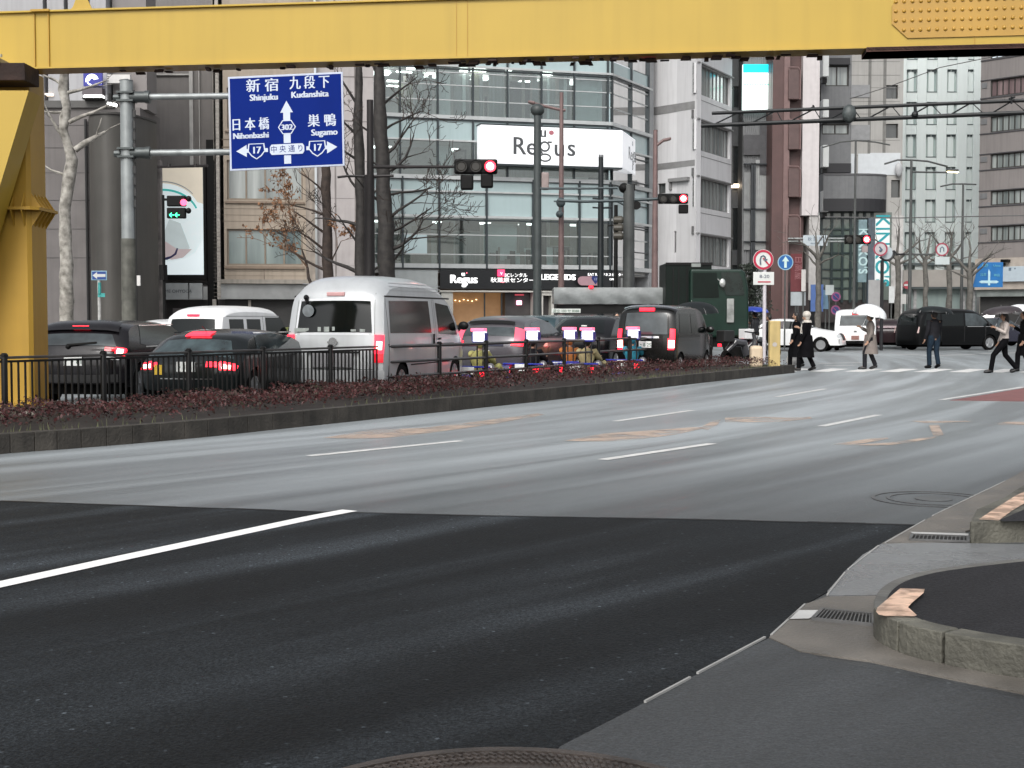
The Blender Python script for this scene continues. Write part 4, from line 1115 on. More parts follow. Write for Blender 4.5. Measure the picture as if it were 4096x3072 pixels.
# white coupe-like police style car behind the crossing people
p = G(3070, 1412)
WCP = [(.02, .3), (0, .5), (0, .85), (.1, .98), (.7, 1.05), (1.3, 1.4), (1.7, 1.45), (2.4, 1.43), (3.0, 1.15), (3.4, 1.02), (4.3, .88), (4.55, .7), (4.6, .3)]
c = Car("white_saloon", "white saloon behind the pale yellow bollard, its bonnet pointing right", 0, 0, 112, WCP, .87, .92, WHT2, pos=Vector((X_(2985, 61), 62.2, 0)), tum=.2, r_roof=.07, r_end=.13, wr=.31)
c.side([(.95, 1.0), (2.05, 1.0), (2.05, 1.34), (1.5, 1.35)], "side_window", M("maroon_dark_glass", (.02, .008, .015), .1, var=0)); c.side([(2.12, 1.0), (3.15, 1.0), (2.6, 1.32), (2.12, 1.34)], "side_window", GLS)
c.add_patch("headlight", WLAMP, .6, .99, .66, .8, off=.012, front=True); c.add_patch("headlight", WLAMP, -.99, -.6, .66, .8, off=.012, front=True)
c.add_patch("grille", TRIM, -.55, .55, .5, .8, off=.01, front=True)
c.add_patch("windscreen", GLS, -.82, .82, 1.06, 1.36, off=.007, front=True)
c.mirrors(3.0, 1.02, WHT2)

# red-brown car behind the person in the light coat
p = G(3596, 1412)
c = Car("maroon_car", "dark maroon car tail with one pale lamp, behind the person in the light coat", 0, 0, 15, [(.02, .3), (0, .6), (0, .92), (.15, 1.06), (.7, 1.12), (1.3, 1.42), (2.4, 1.45), (3.2, 1.0), (4.2, .85), (4.3, .3)], .80, .92, M("maroon_paint", (.012, .003, .005), .3, var=.05, coat=.2, spec=.3), pos=Vector((X_(3560, 66), 66, 0)), tum=.2)
c.add_patch("rear_glass", M("pink_grey_glass", (.35, .28, .29), .2, var=.2), -.7, .9, 1.0, 1.1, off=.01)
c.add_patch("tail_light", M("white_lit_lens", (.9, .9, .9), .3, var=0, emit=(1, 1, 1), es=2), .6, .95, .7, .76, off=.02)
# taxi beyond the far umbrellas
p = G(3990, 1392)
c = Car("dark_taxi", "dark taxi with a white roof lamp behind the dark umbrella at the right", 0, 0, 75, [(.02, .3), (0, .6), (0, .9), (.2, 1.05), (.5, 1.42), (1.0, 1.52), (2.3, 1.52), (3.0, 1.1), (4.2, .88), (4.4, .3)], .84, .95, M("taxi_navy_paint", (.02, .02, .035), .25, var=.05, coat=.8), pos=Vector((p.x - .5, p.y + 4, 0)), tum=.2)
c.side([(.6, 1.0), (2.9, 1.0), (2.3, 1.42), (.8, 1.42)], "side_window", GLS2)
m = MB(); m.box(-.16, .16, 1.3, 1.9, 1.54, 1.74); rl = m.build("roof_lamp", M("lit_roof_lamp", (.9, .9, .88), .4, var=0, emit=(1, 1, .95), es=1.3), c.root, bevel=.04)

# ---- trucks crossing behind the queue
def truck_group():
    Y = 50.0; s = 5500 / Y
    x0, x1 = X_(2215, Y), X_(2652, Y)
    zt, zb = Z_(1150, Y), Z_(1216, Y)
    t = thing("flatbed_truck", "truck with a grey tarpaulin covered side board, crossing behind the cars", "truck", ((x0 + x1) / 2, Y, 0))
    m = MB(); n = 40; vs = []
    for i in range(n + 1):
        for j in range(7):
            x = x0 + (x1 - x0) * i / n; u = j / 6; z = zb + (zt - zb) * u
            vs.append((x, Y - .03 - .03 * sin(i * .7 + j) * (1 - u) - .05 * sin(u * pi) + .02 * sin(i * 1.9 + j * 2.3), z))
    m.add(vs, [(i * 7 + j, (i + 1) * 7 + j, (i + 1) * 7 + j + 1, i * 7 + j + 1) for i in range(n) for j in range(6)])
    m.box(x0, x1, Y, Y + 2.2, zb + .01, zt - .02)
    m.build("tarpaulin", M("wet_grey_tarpaulin", (.20, .215, .215), .3, var=.25, scale=1.5, bump=.5, bscale=6), t, world=True, smooth=True)
    m = MB(); m.box(x0 + .1, x1, Y + .1, Y + 2.1, zb - .35, zb - .02); m.build("chassis", TRIM, t, world=True)
    m = MB()
    for x in (x0 + .9, x0 + 2.0, x1 - .5): m = MB(); m.lathe((x, Y + .1, .48), [(.48, 0), (.48, .28), (.3, .28), (.28, .2)], 18, 'Y'); m.build("wheel", TYRE, t, world=True)
    a, b = at(2206, 1235, Y), at(2322, 1252, Y)
    m = MB(); m.box(a.x, b.x, Y - .1, Y - .07, b.z, a.z); q = m.build("side_plate", M("white_side_plate", (.6, .63, .6), .4, var=.1), t, world=True, bevel=.01)
    m = MB(); m.text("足立 100 せ 8088", ((a.x + b.x) / 2, Y - .105, (a.z + b.z) / 2 - .01), (1, 0, 0), (0, 0, 1), .13); m.build("side_plate_text", INK, q, world=True)
    m = MB(); p = at(2362, 1147, Y); m.box(p.x - .06, p.x + .09, Y - .12, Y - .02, p.z - .05, p.z + .03); m.build("marker_lamp", TAIL, t, world=True)
    # green truck
    Y2 = 49.0
    t = thing("green_truck", "dark green truck with a tall box body and rounded cab facing right", "truck", (X_(2800, Y2), Y2, 0))
    gm = M("dark_green_body", (.0025, .007, .005), .45, var=.3, scale=2, spec=.2); g2 = M("dark_green_cab", (.004, .020, .013), .35, var=.15, coat=.2, spec=.3)
    xa, xb = X_(2662, Y2), X_(2846, Y2)
    m = MB(); m.box(xa, xb, Y2, Y2 + 2.2, .9, Z_(1052, Y2)); m.build("box_body", gm, t, world=True, bevel=.04)
    m = MB()
    for px in (2690, 2712, 2745): m.box(X_(px, Y2), X_(px, Y2) + .03, Y2 - .03, Y2, 1.2, Z_(1068, Y2))
    m.box(xa, xb + .02, Y2 - .04, Y2 - .005, Z_(1060, Y2), Z_(1050, Y2))
    m.build("body_frame", TRIM, t, world=True)
    a, b = at(2765, 1054, Y2), at(2802, 1068, Y2)
    m = MB(); m.box(a.x, b.x, Y2 - .06, Y2 - .045, b.z, a.z); m.build("small_plate", M("grey_mark", (.22, .24, .23), .4), t, world=True)
    # cab
    prof = [(X_(2756, Y2), .8), (X_(2756, Y2), Z_(1082, Y2)), (X_(2762, Y2), Z_(1077, Y2)), (X_(2960, Y2), Z_(1078, Y2)), (X_(2975, Y2), Z_(1090, Y2)), (X_(2988, Y2), Z_(1150, Y2)), (X_(2990, Y2), Z_(1230, Y2)), (X_(2990, Y2), .8)]
    m = MB(); m.plate((0, Y2 - .25, 0), (1, 0, 0), (0, 0, 1), prof, -2.3, 0); m.build("cab", g2, t, world=True, bevel=.08)
    def pol(pts, nm, mat, y): 
        mm = MB(); mm.plate((0, y, 0), (1, 0, 0), (0, 0, 1), [(at(a, b, Y2).x, at(a, b, Y2).z) for a, b in pts], -.01, .01); return mm.build(nm, mat, t, world=True)
    pol([(2878, 1090), (2950, 1090), (2962, 1112), (2972, 1180), (2900, 1182), (2885, 1135)], "cab_window", M("dark_greenish_glass", (.012, .02, .018), .1, var=.5, scale=3), Y2 - .27)
    pol([(2768, 1092), (2862, 1092), (2872, 1190), (2768, 1190)], "cab_panel", gm, Y2 - .27)
    m = MB(); q = at(2890, 1132, Y2 - .4); m.ball(q, .16, 10, 6, (.7, .4, 1)); m.beam(q, q + Vector((-.2, .2, .2)), .03, .03); m.build("mirror", M("pale_mirror", (.5, .52, .5), .2, metal=.5), t, world=True, smooth=True)
    m = MB()
    for px in (2720, 2800, 2950): m = MB(); m.lathe((X_(px, Y2), Y2, .48), [(.48, 0), (.48, .28), (.3, .28), (.28, .2)], 18, 'Y'); m.build("wheel", TYRE, t, world=True)
    m = MB(); m.box(xa, X_(2985, Y2), Y2 + .1, Y2 + 2, .45, .95); m.build("chassis", TRIM, t, world=True)
    a, b = at(2902, 1195, Y2), at(2930, 1290, Y2)
    m = MB(); m.box(a.x, b.x, Y2 - .34, Y2 - .28, b.z, a.z); m.build("mudguard", M("grey_dirty_guard", (.25, .26, .25), .4, var=.4, scale=4), t, world=True, bevel=.02)
truck_group()
# ================================================================ people, karts, umbrellas
SKIN = M("skin", (.42, .25, .17), .5, var=.05)
HAIR = M("dark_hair", (.012, .010, .009), .5, var=.2, scale=20)
def skinned(V, E_, R):
    me = bpy.data.meshes.new("sk"); me.from_pydata([tuple(v) for v in V], E_, [])
    o = bpy.data.objects.new("sk", me); C.objects.link(o)
    o.modifiers.new("s", 'SKIN'); ss = o.modifiers.new("u", 'SUBSURF'); ss.levels = 1
    sv = me.skin_vertices[0].data
    for i, r in enumerate(R): sv[i].radius = (r, r); sv[i].use_root = (i == 0)
    dg = bpy.context.evaluated_depsgraph_get(); me2 = bpy.data.meshes.new_from_object(o.evaluated_get(dg))
    out = ([v.co.copy() for v in me2.vertices], [tuple(p.vertices) for p in me2.polygons])
    bpy.data.objects.remove(o); bpy.data.meshes.remove(me); bpy.data.meshes.remove(me2)
    return out
def person(label, pos, face, pose, cloth, H=1.68, z=0.0, group=None, hairlen=.0, hairmat=None, coatlen=None, hood=None, skirt=None, name="person"):
    """face: degrees right of straight ahead; pose: joint positions for a 1.70 m figure that looks along +y"""
    k = H / 1.70
    t = thing(name, label, "person", (pos[0], pos[1], z), -radians(face), group)
    J = dict(pelvis=(0, 0, .95), chest=(0, .0, 1.27), neck=(0, .0, 1.45), head=(0, .02, 1.56),
             hipL=(-.09, 0, .90), hipR=(.09, 0, .90), kneeL=(-.09, .03, .49), kneeR=(.09, .03, .49), ankL=(-.09, 0, .09), ankR=(.09, 0, .09), toeL=(-.10, .16, .04), toeR=(.10, .16, .04),
             shL=(-.18, 0, 1.39), shR=(.18, 0, 1.39), elL=(-.24, -.02, 1.12), elR=(.24, -.02, 1.12), wrL=(-.25, .08, .88), wrR=(.25, .08, .88))
    J.update(pose); J = {a: Vector(b) * k for a, b in J.items()}
    V, E_, R = [], [], []
    def nv(p, r): V.append(p); R.append(r * k); return len(V) - 1
    pel = nv(J['pelvis'], .125); wa = nv(J['pelvis'].lerp(J['chest'], .5), .105); ch = nv(J['chest'], .125); ne = nv(J['neck'], .055); hd = nv(J['neck'].lerp(J['head'], .5), .06)
    E_ += [(pel, wa), (wa, ch), (ch, ne), (ne, hd)]
    for s in 'LR':
        hp = nv(J['hip' + s], .09); kn = nv(J['knee' + s], .055); an = nv(J['ank' + s], .038); to = nv(J['toe' + s], .035)
        E_ += [(pel, hp), (hp, kn), (kn, an), (an, to)]
        sh = nv(J['sh' + s], .06); el = nv(J['el' + s], .042); wr = nv(J['wr' + s], .028)
        E_ += [(ch, sh), (sh, el), (el, wr)]
        d = (J['wr' + s] - J['el' + s]).normalized(); sd = d.orthogonal().normalized(); sd2 = d.cross(sd)
        pm = nv(J['wr' + s] + d * .06 * k, .032); E_.append((wr, pm))
        for q in range(4):
            o_ = sd * (q - 1.5) * .02 * k; L = (.07, .085, .08, .06)[q] * k
            a = nv(J['wr' + s] + d * .10 * k + o_, .009); b = nv(J['wr' + s] + d * .10 * k + o_ * 1.1 + (d + sd2 * .5).normalized() * L, .008)
            E_ += [(pm, a), (a, b)]
        a = nv(J['wr' + s] + d * .05 * k + sd * .045 * k, .011); b = nv(J['wr' + s] + d * .09 * k + sd * .06 * k + sd2 * .02, .009); E_ += [(pm, a), (a, b)]
    vs, fs = skinned(V, E_, R)
    m = MB(); m.add(vs, fs)
    h = J['head']; m.ball(h + Vector((0, .0, .015)) * k, .1 * k, 14, 10, (.78, .95, 1.18))
    m.ball(h + Vector((0, .098, .0)) * k, .018 * k, 6, 4, (.7, 1, 1.3))
    for sg in (-1, 1): m.ball(h + Vector((sg * .08, .0, .0)) * k, .024 * k, 6, 4, (.4, .8, 1.2))
    body = m.build("body", SKIN, t, smooth=True, ang=80)
    m = MB()
    for sg in (-1, 1): m.ball(h + Vector((sg * .03, .085, .03)) * k, .009 * k, 6, 4)
    m.box(h.x - .022 * k, h.x + .022 * k, h.y + .086 * k, h.y + .094 * k, h.z - .053 * k, h.z - .045 * k)
    m.build("face_features", HAIR, t)
    hm = hairmat or HAIR
    m = MB(); m.ball(h + Vector((0, -.02, .035)) * k, .108 * k, 14, 10, (.82, .92, 1.12))
    if hairlen: m.tube([h + Vector((0, -.05, .02)) * k, h + Vector((0, -.07, -.1)) * k, h + Vector((0, -.075, -.1 - hairlen)) * k], [.085 * k, .08 * k, .05 * k], 10)
    m.build("hair", hm, t, smooth=True)
    top, bot, shoe = cloth
    m = MB()
    pts = [J['pelvis'] + Vector((0, 0, -.06)) * k, J['pelvis'] + Vector((0, 0, .04)) * k, J['pelvis'].lerp(J['chest'], .55), J['chest'] + Vector((0, 0, .02)), J['chest'].lerp(J['neck'], .62), J['neck'] + Vector((0, 0, .015)) * k]
    rr = [.165, .165, .155, .185, .15, .07]
    kk = len(m.v); m.tube(pts, [r * k for r in rr], 14)
    for i in range(kk, len(m.v)):
        v = m.v[i]; c0 = J['pelvis'].lerp(J['chest'], max(0, min(1, (v.z - J['pelvis'].z) / max(.01, (J['chest'].z - J['pelvis'].z)))))
        v.y = c0.y + (v.y - c0.y) * .72; v.x = v.x * 1.1
    for s in 'LR':
        m.tube([J['sh' + s] * .9 + J['chest'] * .1, J['sh' + s], J['sh' + s].lerp(J['el' + s], .5), J['el' + s], J['el' + s].lerp(J['wr' + s], .6), J['wr' + s] + (J['wr' + s] - J['el' + s]).normalized() * .01], [.07 * k, .085 * k, .07 * k, .062 * k, .052 * k, .045 * k], 10)
    if coatlen:
        c0 = J['pelvis']; m.tube([c0 + Vector((0, 0, .1)) * k, c0 + Vector((0, 0, -.1)) * k, c0 + Vector((0, .0, -coatlen)) * k], [.165 * k, .19 * k, .235 * k], 16)
    if hood:
        m.tube([J['neck'] + Vector((0, -.05, -.05)), J['neck'] + Vector((0, -.06, .03)) * 1], [.13 * k, .1 * k], 12)
    m.build("coat" if coatlen else "jacket", top, t, smooth=True, ang=60)
    m = MB()
    for s in 'LR':
        m.tube([J['hip' + s] + Vector((0, 0, .07)), J['hip' + s], J['hip' + s].lerp(J['knee' + s], .5), J['knee' + s], J['knee' + s].lerp(J['ank' + s], .5), J['ank' + s] + Vector((0, 0, .0))], [.10 * k, .108 * k, .09 * k, .072 * k, .068 * k, .066 * k], 10)
    m.build("trousers", bot, t, smooth=True, ang=60)
    for s in 'LR':
        a, b = J['ank' + s], J['toe' + s]; d = (b - a); d.z = 0; d = d.normalized() if d.length > 1e-4 else Vector((0, 1, 0))
        m = MB(); m.tube([a - d * .06 * k + Vector((0, 0, -.04)) * k, a + Vector((0, 0, -.03)) * k, b + Vector((0, 0, -.0)), b + d * .05 * k + Vector((0, 0, -.005))], [.035 * k, .052 * k, .044 * k, .02 * k], 10)
        m.build("shoe", shoe, t, smooth=True)
    return t
def umbrella(label, tip, axis, R, mat, hand, depth=.28, clear=False):
    tip, axis, hand = Vector(tip), Vector(axis).normalized(), Vector(hand)
    t = thing("umbrella", label, "umbrella", tip)
    e1 = axis.orthogonal().normalized(); e2 = axis.cross(e1)
    m = MB(); n = 48; rings = 8; vs = [tip]
    for i in range(1, rings + 1):
        u = i / rings
        for j in range(n):
            a = 2 * pi * j / n; r = R * sin(u * pi / 2 * .98); dip = .055 * u * (1 - abs(cos(4 * a)))
            h = -depth * (1 - cos(u * pi / 2)) + dip * .5
            vs.append(tip + (e1 * cos(a) + e2 * sin(a)) * r * (1 - dip) + axis * h)
    fs = [(0, 1 + j, 1 + (j + 1) % n) for j in range(n)] + [(1 + i * n + j, 1 + (i + 1) * n + j, 1 + (i + 1) * n + (j + 1) % n, 1 + i * n + (j + 1) % n) for i in range(rings - 1) for j in range(n)]
    m.add(vs, fs); c = m.build("canopy", mat, t, world=True, smooth=True, ang=25)
    m = MB()
    m.tube([tip + axis * .05, tip - axis * .1, hand, hand - axis * .12], [.006, .007, .007, .012], 6); m.build("shaft", CHROME, t, world=True)
    m = MB()
    for j in range(8):
        a = 2 * pi * j / 8 + pi / 8; q = []
        for i in range(7):
            u = i / 6; q.append(tip + (e1 * cos(a) + e2 * sin(a)) * R * sin(u * pi / 2 * .98) + axis * (-depth * (1 - cos(u * pi / 2)) - .012))
        m.tube(q, .004, 4)
    m.build("ribs", M("umbrella_rib", (.3, .3, .3), .4, metal=.5, var=0), t, world=True)
    return t
BLKC = M("black_cloth", (.004, .004, .005), .9, spec=.1, var=.3, scale=8)
DGRY = M("dark_grey_cloth", (.014, .014, .017), .85, spec=.15, var=.3, scale=8)
BEIG = M("beige_grey_coat", (.17, .145, .13), .8, var=.2, scale=6)
JEAN = M("dark_jeans", (.012, .022, .035), .85, spec=.15, var=.3, scale=8)
SHOE = M("black_shoe", (.004, .004, .0045), .4, var=.2)
WCL = M("cream_knit", (.50, .47, .42), .9, var=.2, scale=12)
CLEARU = M("translucent_white_umbrella", (.75, .77, .78), .2, var=.05, trans=.0, coat=.4)
DARKU = M("black_umbrella_cloth", (.010, .013, .014), .6, var=.2, spec=.25)
stand = dict()
def walkpose(st, arm=None):            # stride st in metres; one hand up holding an umbrella
    d = dict(kneeL=(-.09, st * .35 + .05, .5), ankL=(-.09, st * .5, .09), toeL=(-.1, st * .5 + .15, .04),
             kneeR=(.09, -st * .12 + .03, .5), ankR=(.09, -st * .5, .13), toeR=(.1, -st * .5 + .13, .04))
    if arm == 'R': d.update(elR=(.24, .05, 1.13), wrR=(.14, .25, 1.25))
    if arm == 'L': d.update(elL=(-.24, .05, 1.13), wrL=(-.14, .25, 1.25))
    return d
def wpt(t, v): return mw(t) @ Vector(v)
# crossing people, left to right
p = G(3185, 1472)
a = person("person in long black coat with cream scarf bag, at the median nose", p, -70, walkpose(.35), (BLKC, BLKC, SHOE), H=1.66, coatlen=.62, hairlen=.12)
p = G(3232, 1484)
b = person("person in cream knit hat and scarf over a long black coat, stepping onto the crossing", p + Vector((-.05, .0, 0)), -60, walkpose(.4, 'R'), (BLKC, BLKC, SHOE), H=1.62, coatlen=.55, hairmat=WCL)
m = MB(); q = Vector((0, 0, 1.36)); m.tube([q + Vector((0, -.02, .0)), q + Vector((0, -.02, .07))], [.13, .1], 12); m.tube([q + Vector((.08, .1, .02)), q + Vector((.1, .16, -.16)), q + Vector((.09, .17, -.3))], [.05, .055, .05], 8)
m.ball((0, -.0, 1.58), .12, 12, 8, (1, 1, .9)); m.build("scarf_and_hat", WCL, b, smooth=True)
# grey bag trailing
t = thing("shopping_bag", "crumpled pale bag resting by the median nose", "bag", G(3165, 1465))
m = MB(); q = G(3168, 1468); m.ball(q + Vector((0, 0, .2)), .18, 12, 8, (1, .6, 1.2)); m.tube([q + Vector((-.05, 0, .38)), q + Vector((0, 0, .5)), q + Vector((.05, 0, .38))], .01, 5); m.build("bag_body", M("pale_grey_plastic", (.45, .44, .43), .4, var=.3, scale=8, bump=.6, bscale=10), t, world=True, smooth=True)
# person with white umbrella and beige coat
p = G(3480, 1478)
a = person("person in a beige grey coat walking left under a white umbrella", p, -78, walkpose(.32, 'R'), (BEIG, DGRY, SHOE), H=1.63, coatlen=.48)
umbrella("white translucent umbrella over the person in the beige coat", wpt(a, (-.12, -.02, 1.88)), wpt(a, (.0, -.18, 1)) - wpt(a, (0, 0, 0)), .50, CLEARU, wpt(a, (.02, .22, 1.27)), depth=.36)
# man in jeans with black umbrella
p = G(3735, 1474)
a = person("person in dark jacket and jeans seen from the side under a black umbrella", p, -20, walkpose(.18, 'R'), (DGRY, JEAN, SHOE), H=1.70)
umbrella("black umbrella over the person in jeans", wpt(a, (.02, .02, 1.83)), (.05, 0, 1), .53, DARKU, wpt(a, (.14, .27, 1.27)), depth=.2)
# cream jumper
p = G(4015, 1492)
a = person("person in a cream jumper and wide black trousers striding left", p, -85, walkpose(.75, 'L'), (M("cream_jumper", (.42, .37, .34), .9, var=.15, scale=6), BLKC, SHOE), H=1.64, hairlen=.1)
umbrella("dark mauve umbrella held by the person in the cream jumper", wpt(a, (.0, .1, 1.80)), (-.12, 0, 1), .54, M("mauve_umbrella", (.04, .032, .035), .5, var=.2), wpt(a, (-.14, .27, 1.27)), depth=.2)
p = G(4085, 1488)
a = person("person in black with a dark olive backpack, at the right edge", p + Vector((.15, .2, 0)), -80, walkpose(.4, 'R'), (BLKC, BLKC, SHOE), H=1.68, hairlen=.1, coatlen=.5)
umbrella("white umbrella at the right edge of the crossing", wpt(a, (.0, .02, 1.86)), (.1, .05, 1), .52, CLEARU, wpt(a, (.14, .27, 1.27)), depth=.25)
bp = thing("backpack", "dark olive backpack worn by the person at the right edge", "backpack", wpt(a, (0, -.22, 1.0)))
m = MB(); q = wpt(a, (0, -.22, 1.2)); m.ball(q, .2, 12, 8, (.8, .8, 1.1)); m.build("pack", M("olive_nylon", (.045, .045, .035), .7, var=.3), bp, world=True, smooth=True)
# people by the end of the queue
p = G(3020, 1432)
a = person("person in a black padded jacket under a blue umbrella, beside the white sign post", p + Vector((0, 0, 0)), -50, walkpose(.15, 'R'), (M("black_padded_jacket", (.018, .018, .022), .6, var=.3, bump=.4, bscale=10), BLKC, SHOE), H=1.72)
umbrella("bright blue umbrella behind the white sign post", wpt(a, (.12, .1, 1.90)), (.06, 0, 1), .55, M("blue_umbrella", (.012, .05, .42), .45, var=.15, coat=.2), wpt(a, (.14, .27, 1.29)), depth=.2)
p = G(3095, 1428)
a = person("person in dark clothes behind the pale yellow bollard", p + Vector((.1, 1.5, 0)), -60, walkpose(.2), (DGRY, BLKC, SHOE), H=1.6)
p = G(2792, 1470)
a = person("person under a large black umbrella, between the minicar and the green truck", p + Vector((0, 1.2, 0)), -40, walkpose(.15, 'R'), (BLKC, BLKC, SHOE), H=1.7)
umbrella("large black umbrella in front of the green truck", wpt(a, (.0, .06, 1.98)), (-.1, 0, 1), .80, DARKU, wpt(a, (.14, .27, 1.29)), depth=.42)
p = G(2478, 1450)
a = person("person with dark hair standing between the black car and the minicar", p + Vector((0, 1.4, 0)), 170, {}, (M("grey_brown_coat", (.09, .075, .07), .8), BLKC, SHOE), H=1.66)

# ---- scooter with white box at the end of the queue
def scooter(px, py, label, boxcol):
    p = G(px, py); t = thing("motor_scooter", label, "scooter", p, -radians(60))
    m = MB()
    for y in (0.1, 1.3): m.lathe((0, y, .25), [(.25, -.05), (.25, .05), (.15, .05), (.15, -.05)], 18, 'X')
    m.build("wheel", TYRE, t)
    m = MB(); m.tube([(0, .05, .45), (0, .35, .72), (0, .75, .68), (0, .85, .35), (0, 1.1, .35), (0, 1.2, .8), (0, 1.12, 1.0)], [.08, .15, .13, .12, .1, .07, .05], 10); m.build("body", M("scooter_dark", (.05, .05, .055), .25, var=.1, coat=.6), t, smooth=True)
    m = MB(); m.tube([(-.32, 1.05, 1.05), (0, 1.12, 1.02), (.32, 1.05, 1.05)], .02, 6); m.build("handlebar", TRIM, t)
    m = MB(); m.box(-.2, .2, -.2, .22, .74, 1.1); m.build("top_box", M("box_" + boxcol[0], boxcol[1], .35, var=.1), t, bevel=.03)
    m = MB(); m.box(-.07, .07, -.24, -.2, .6, .68); m.build("tail_light", TAIL, t)
    m = MB(); m.tube([(-.1, 1.2, .8), (-.12, 1.3, 1.3), (.12, 1.3, 1.3), (.1, 1.2, .8)], .012, 5); m.build("windshield_frame", TRIM, t); m = MB(); m.lathe((0, 1.27, .86), [(.07, -.03), (.08, .04)], 12, 'Y'); m.build("headlight", WLAMP, t)
    return t
scooter(2900, 1462, "white and black motor scooter behind the rails, right of the minicar", ("black", (.02, .02, .02)))
scooter(2985, 1440, "motor scooter with a square white top box, near the median nose", ("white", (.65, .65, .65)))

# ---- street karts with lit rear boxes
KRED = M("lit_pink_red_panel", (.9, .2, .3), .4, var=0, emit=(1, .10, .20), es=1.3)
KWHT = M("lit_white_panel", (.9, .9, .95), .4, var=0, emit=(.88, .92, 1), es=.6)
KNAV = M("navy_panel_edge", (.01, .015, .22), .4, var=0)
KLIN = M("panel_print", (.25, .27, .33), .5, var=0)
KBLU = M("kart_blue", (.012, .03, .30), .3, var=.1, coat=.5)
KTUBE = M("kart_black_tube", (.02, .02, .02), .4, var=.2)
def kart_proto():
    t = thing("street_kart", "x", "go-kart", (0, 0, 0))
    m = MB()
    for x, y, r, w in ((-.5, .2, .16, .11), (.5, .2, .16, .11), (-.5, 1.35, .14, .08), (.5, 1.35, .14, .08)):
        m2 = MB(); m2.lathe((x, y, r), [(r * .93, -w), (r, -w * .7), (r, w * .7), (r * .93, w), (r * .5, w), (r * .5, -w)], 18, 'X')
        wh = m2.build("wheel", TYRE, t, smooth=True)
        m2 = MB(); m2.lathe((x, y, r), [(r * .48, -w * .9), (r * .48, w * .9)], 12, 'X'); m2.build("rim", ALLOY, wh)
    m.tube([(-.3, 0, .12), (-.32, .6, .1), (-.25, 1.4, .1), (.25, 1.4, .1), (.32, .6, .1), (.3, 0, .12), (-.3, 0, .12)], .02, 6)
    m.tube([(-.55, .2, .16), (.55, .2, .16)], .022, 6); m.build("frame", KTUBE, t)
    m = MB(); m.tube([(-.45, 1.5, .15), (-.4, 1.7, .17), (.4, 1.7, .17), (.45, 1.5, .15)], .06, 8); m.box(-.18, .18, 1.25, 1.6, .18, .42); m.build("front_bumper", KBLU, t, smooth=True)
    m = MB(); m.tube([(-.62, .5, .15), (-.62, 1.15, .15)], .07, 8); m.build("side_pod", KBLU, t, smooth=True)
    m = MB(); m.tube([(.62, .5, .15), (.62, 1.15, .15)], .07, 8); m.build("side_pod", KBLU, t, smooth=True)
    m = MB(); m.box(-.66, .66, -.18, -.08, .1, .22); m.tube([(-.62, -.12, .3), (.62, -.12, .3)], .025, 6); m.build("rear_bumper", KTUBE, t, bevel=.02)
    m = MB(); m.box(-.5, .5, -.14, -.09, .42, .46); m.build("blue_bar", KBLU, t, bevel=.01)
    m = MB(); m.box(-.2, .2, .38, .42, .15, .55); m.box(-.2, .2, .4, .8, .12, .17); m.build("seat", TRIM, t, bevel=.03)
    m = MB(); m.box(-.16, .16, -.215, -.205, .28, .44); m.build("number_plate", PLATE, t, bevel=.006)
    m = MB(); m.box(.25, .5, .0, .3, .14, .42); m.ball((.38, .15, .42), .1, 8, 6); m.build("engine", M("engine_metal", (.2, .2, .21), .35, metal=.7, var=.3, scale=8), t)
    for x in (.36, -.36):
        m = MB(); m.box(x - .07, x + .07, -.215, -.18, .24, .36); m.build("tail_light", TAIL, t, bevel=.01)
    m = MB(); m.lathe((0, .98, .52), [(.14, -.015), (.14, .015), (.11, .015), (.11, -.015)], 18, 'Y'); m.tube([(0, .98, .52), (0, 1.2, .25)], .012, 5); m.build("steering_wheel", TRIM, t)
    # lit box on a mast
    m = MB(); m.tube([(.3, -.05, .3), (.3, -.05, 1.0)], .018, 6); m.tube([(.16, -.05, .3), (.16, -.05, 1.0)], .018, 6); m.build("mast", KTUBE, t)
    m = MB(); m.box(.09, .37, -.12, .0, .985, 1.20); bx = m.build("light_box", KWHT, t, bevel=.006)
    m = MB(); m.box(.05, .36, -.15, .02, 1.203, 1.27); m.build("light_box_top", KRED, bx, bevel=.01)
    m = MB(); m.box(.07, .088, -.13, .01, .99, 1.17); m.box(.372, .39, -.13, .01, .99, 1.17); m.box(.08, .38, -.12, 0, .95, .982); m.build("light_box_edge", KNAV, bx)
    m = MB(); m.box(.1, .36, -.124, -.121, 1.16, 1.172); m.box(.13, .33, -.124, -.121, 1.10, 1.108); m.box(.1, .36, -.124, -.121, 1.03, 1.045); m.build("light_box_print", KLIN, bx)
    return t
K0 = kart_proto()
sitpose = dict(pelvis=(0, 0, .27), chest=(0, -.10, .58), neck=(0, -.09, .77), head=(0, -.05, .90), hipL=(-.1, .05, .25), hipR=(.1, .05, .25),
               kneeL=(-.2, .50, .42), kneeR=(.2, .50, .42), ankL=(-.17, .88, .2), ankR=(.17, .88, .2), toeL=(-.17, .94, .32), toeR=(.17, .94, .32),
               shL=(-.18, -.08, .71), shR=(.18, -.08, .71), elL=(-.25, .12, .52), elR=(.25, .12, .52), wrL=(-.13, .38, .56), wrR=(.13, .38, .56))
YC = M("pale_yellow_costume", (.36, .35, .12), .8, var=.15, scale=6); OC = M("orange_costume", (.42, .15, .035), .8, var=.15, scale=6)
CC = M("cream_costume", (.34, .29, .15), .8, var=.15, scale=6); TC = M("teal_costume", (.02, .2, .28), .8, var=.15, scale=6); RC = M("pink_red_costume", (.5, .05, .09), .8, var=.15)
kd = [(1858, 1548, 24, YC, "yellow"), (2072, 1532, 25, DGRY, "dark grey"), (2222, 1520, 26, OC, "orange"), (2292, 1530, 26, CC, "cream"), (2476, 1510, 27, TC, "teal")]
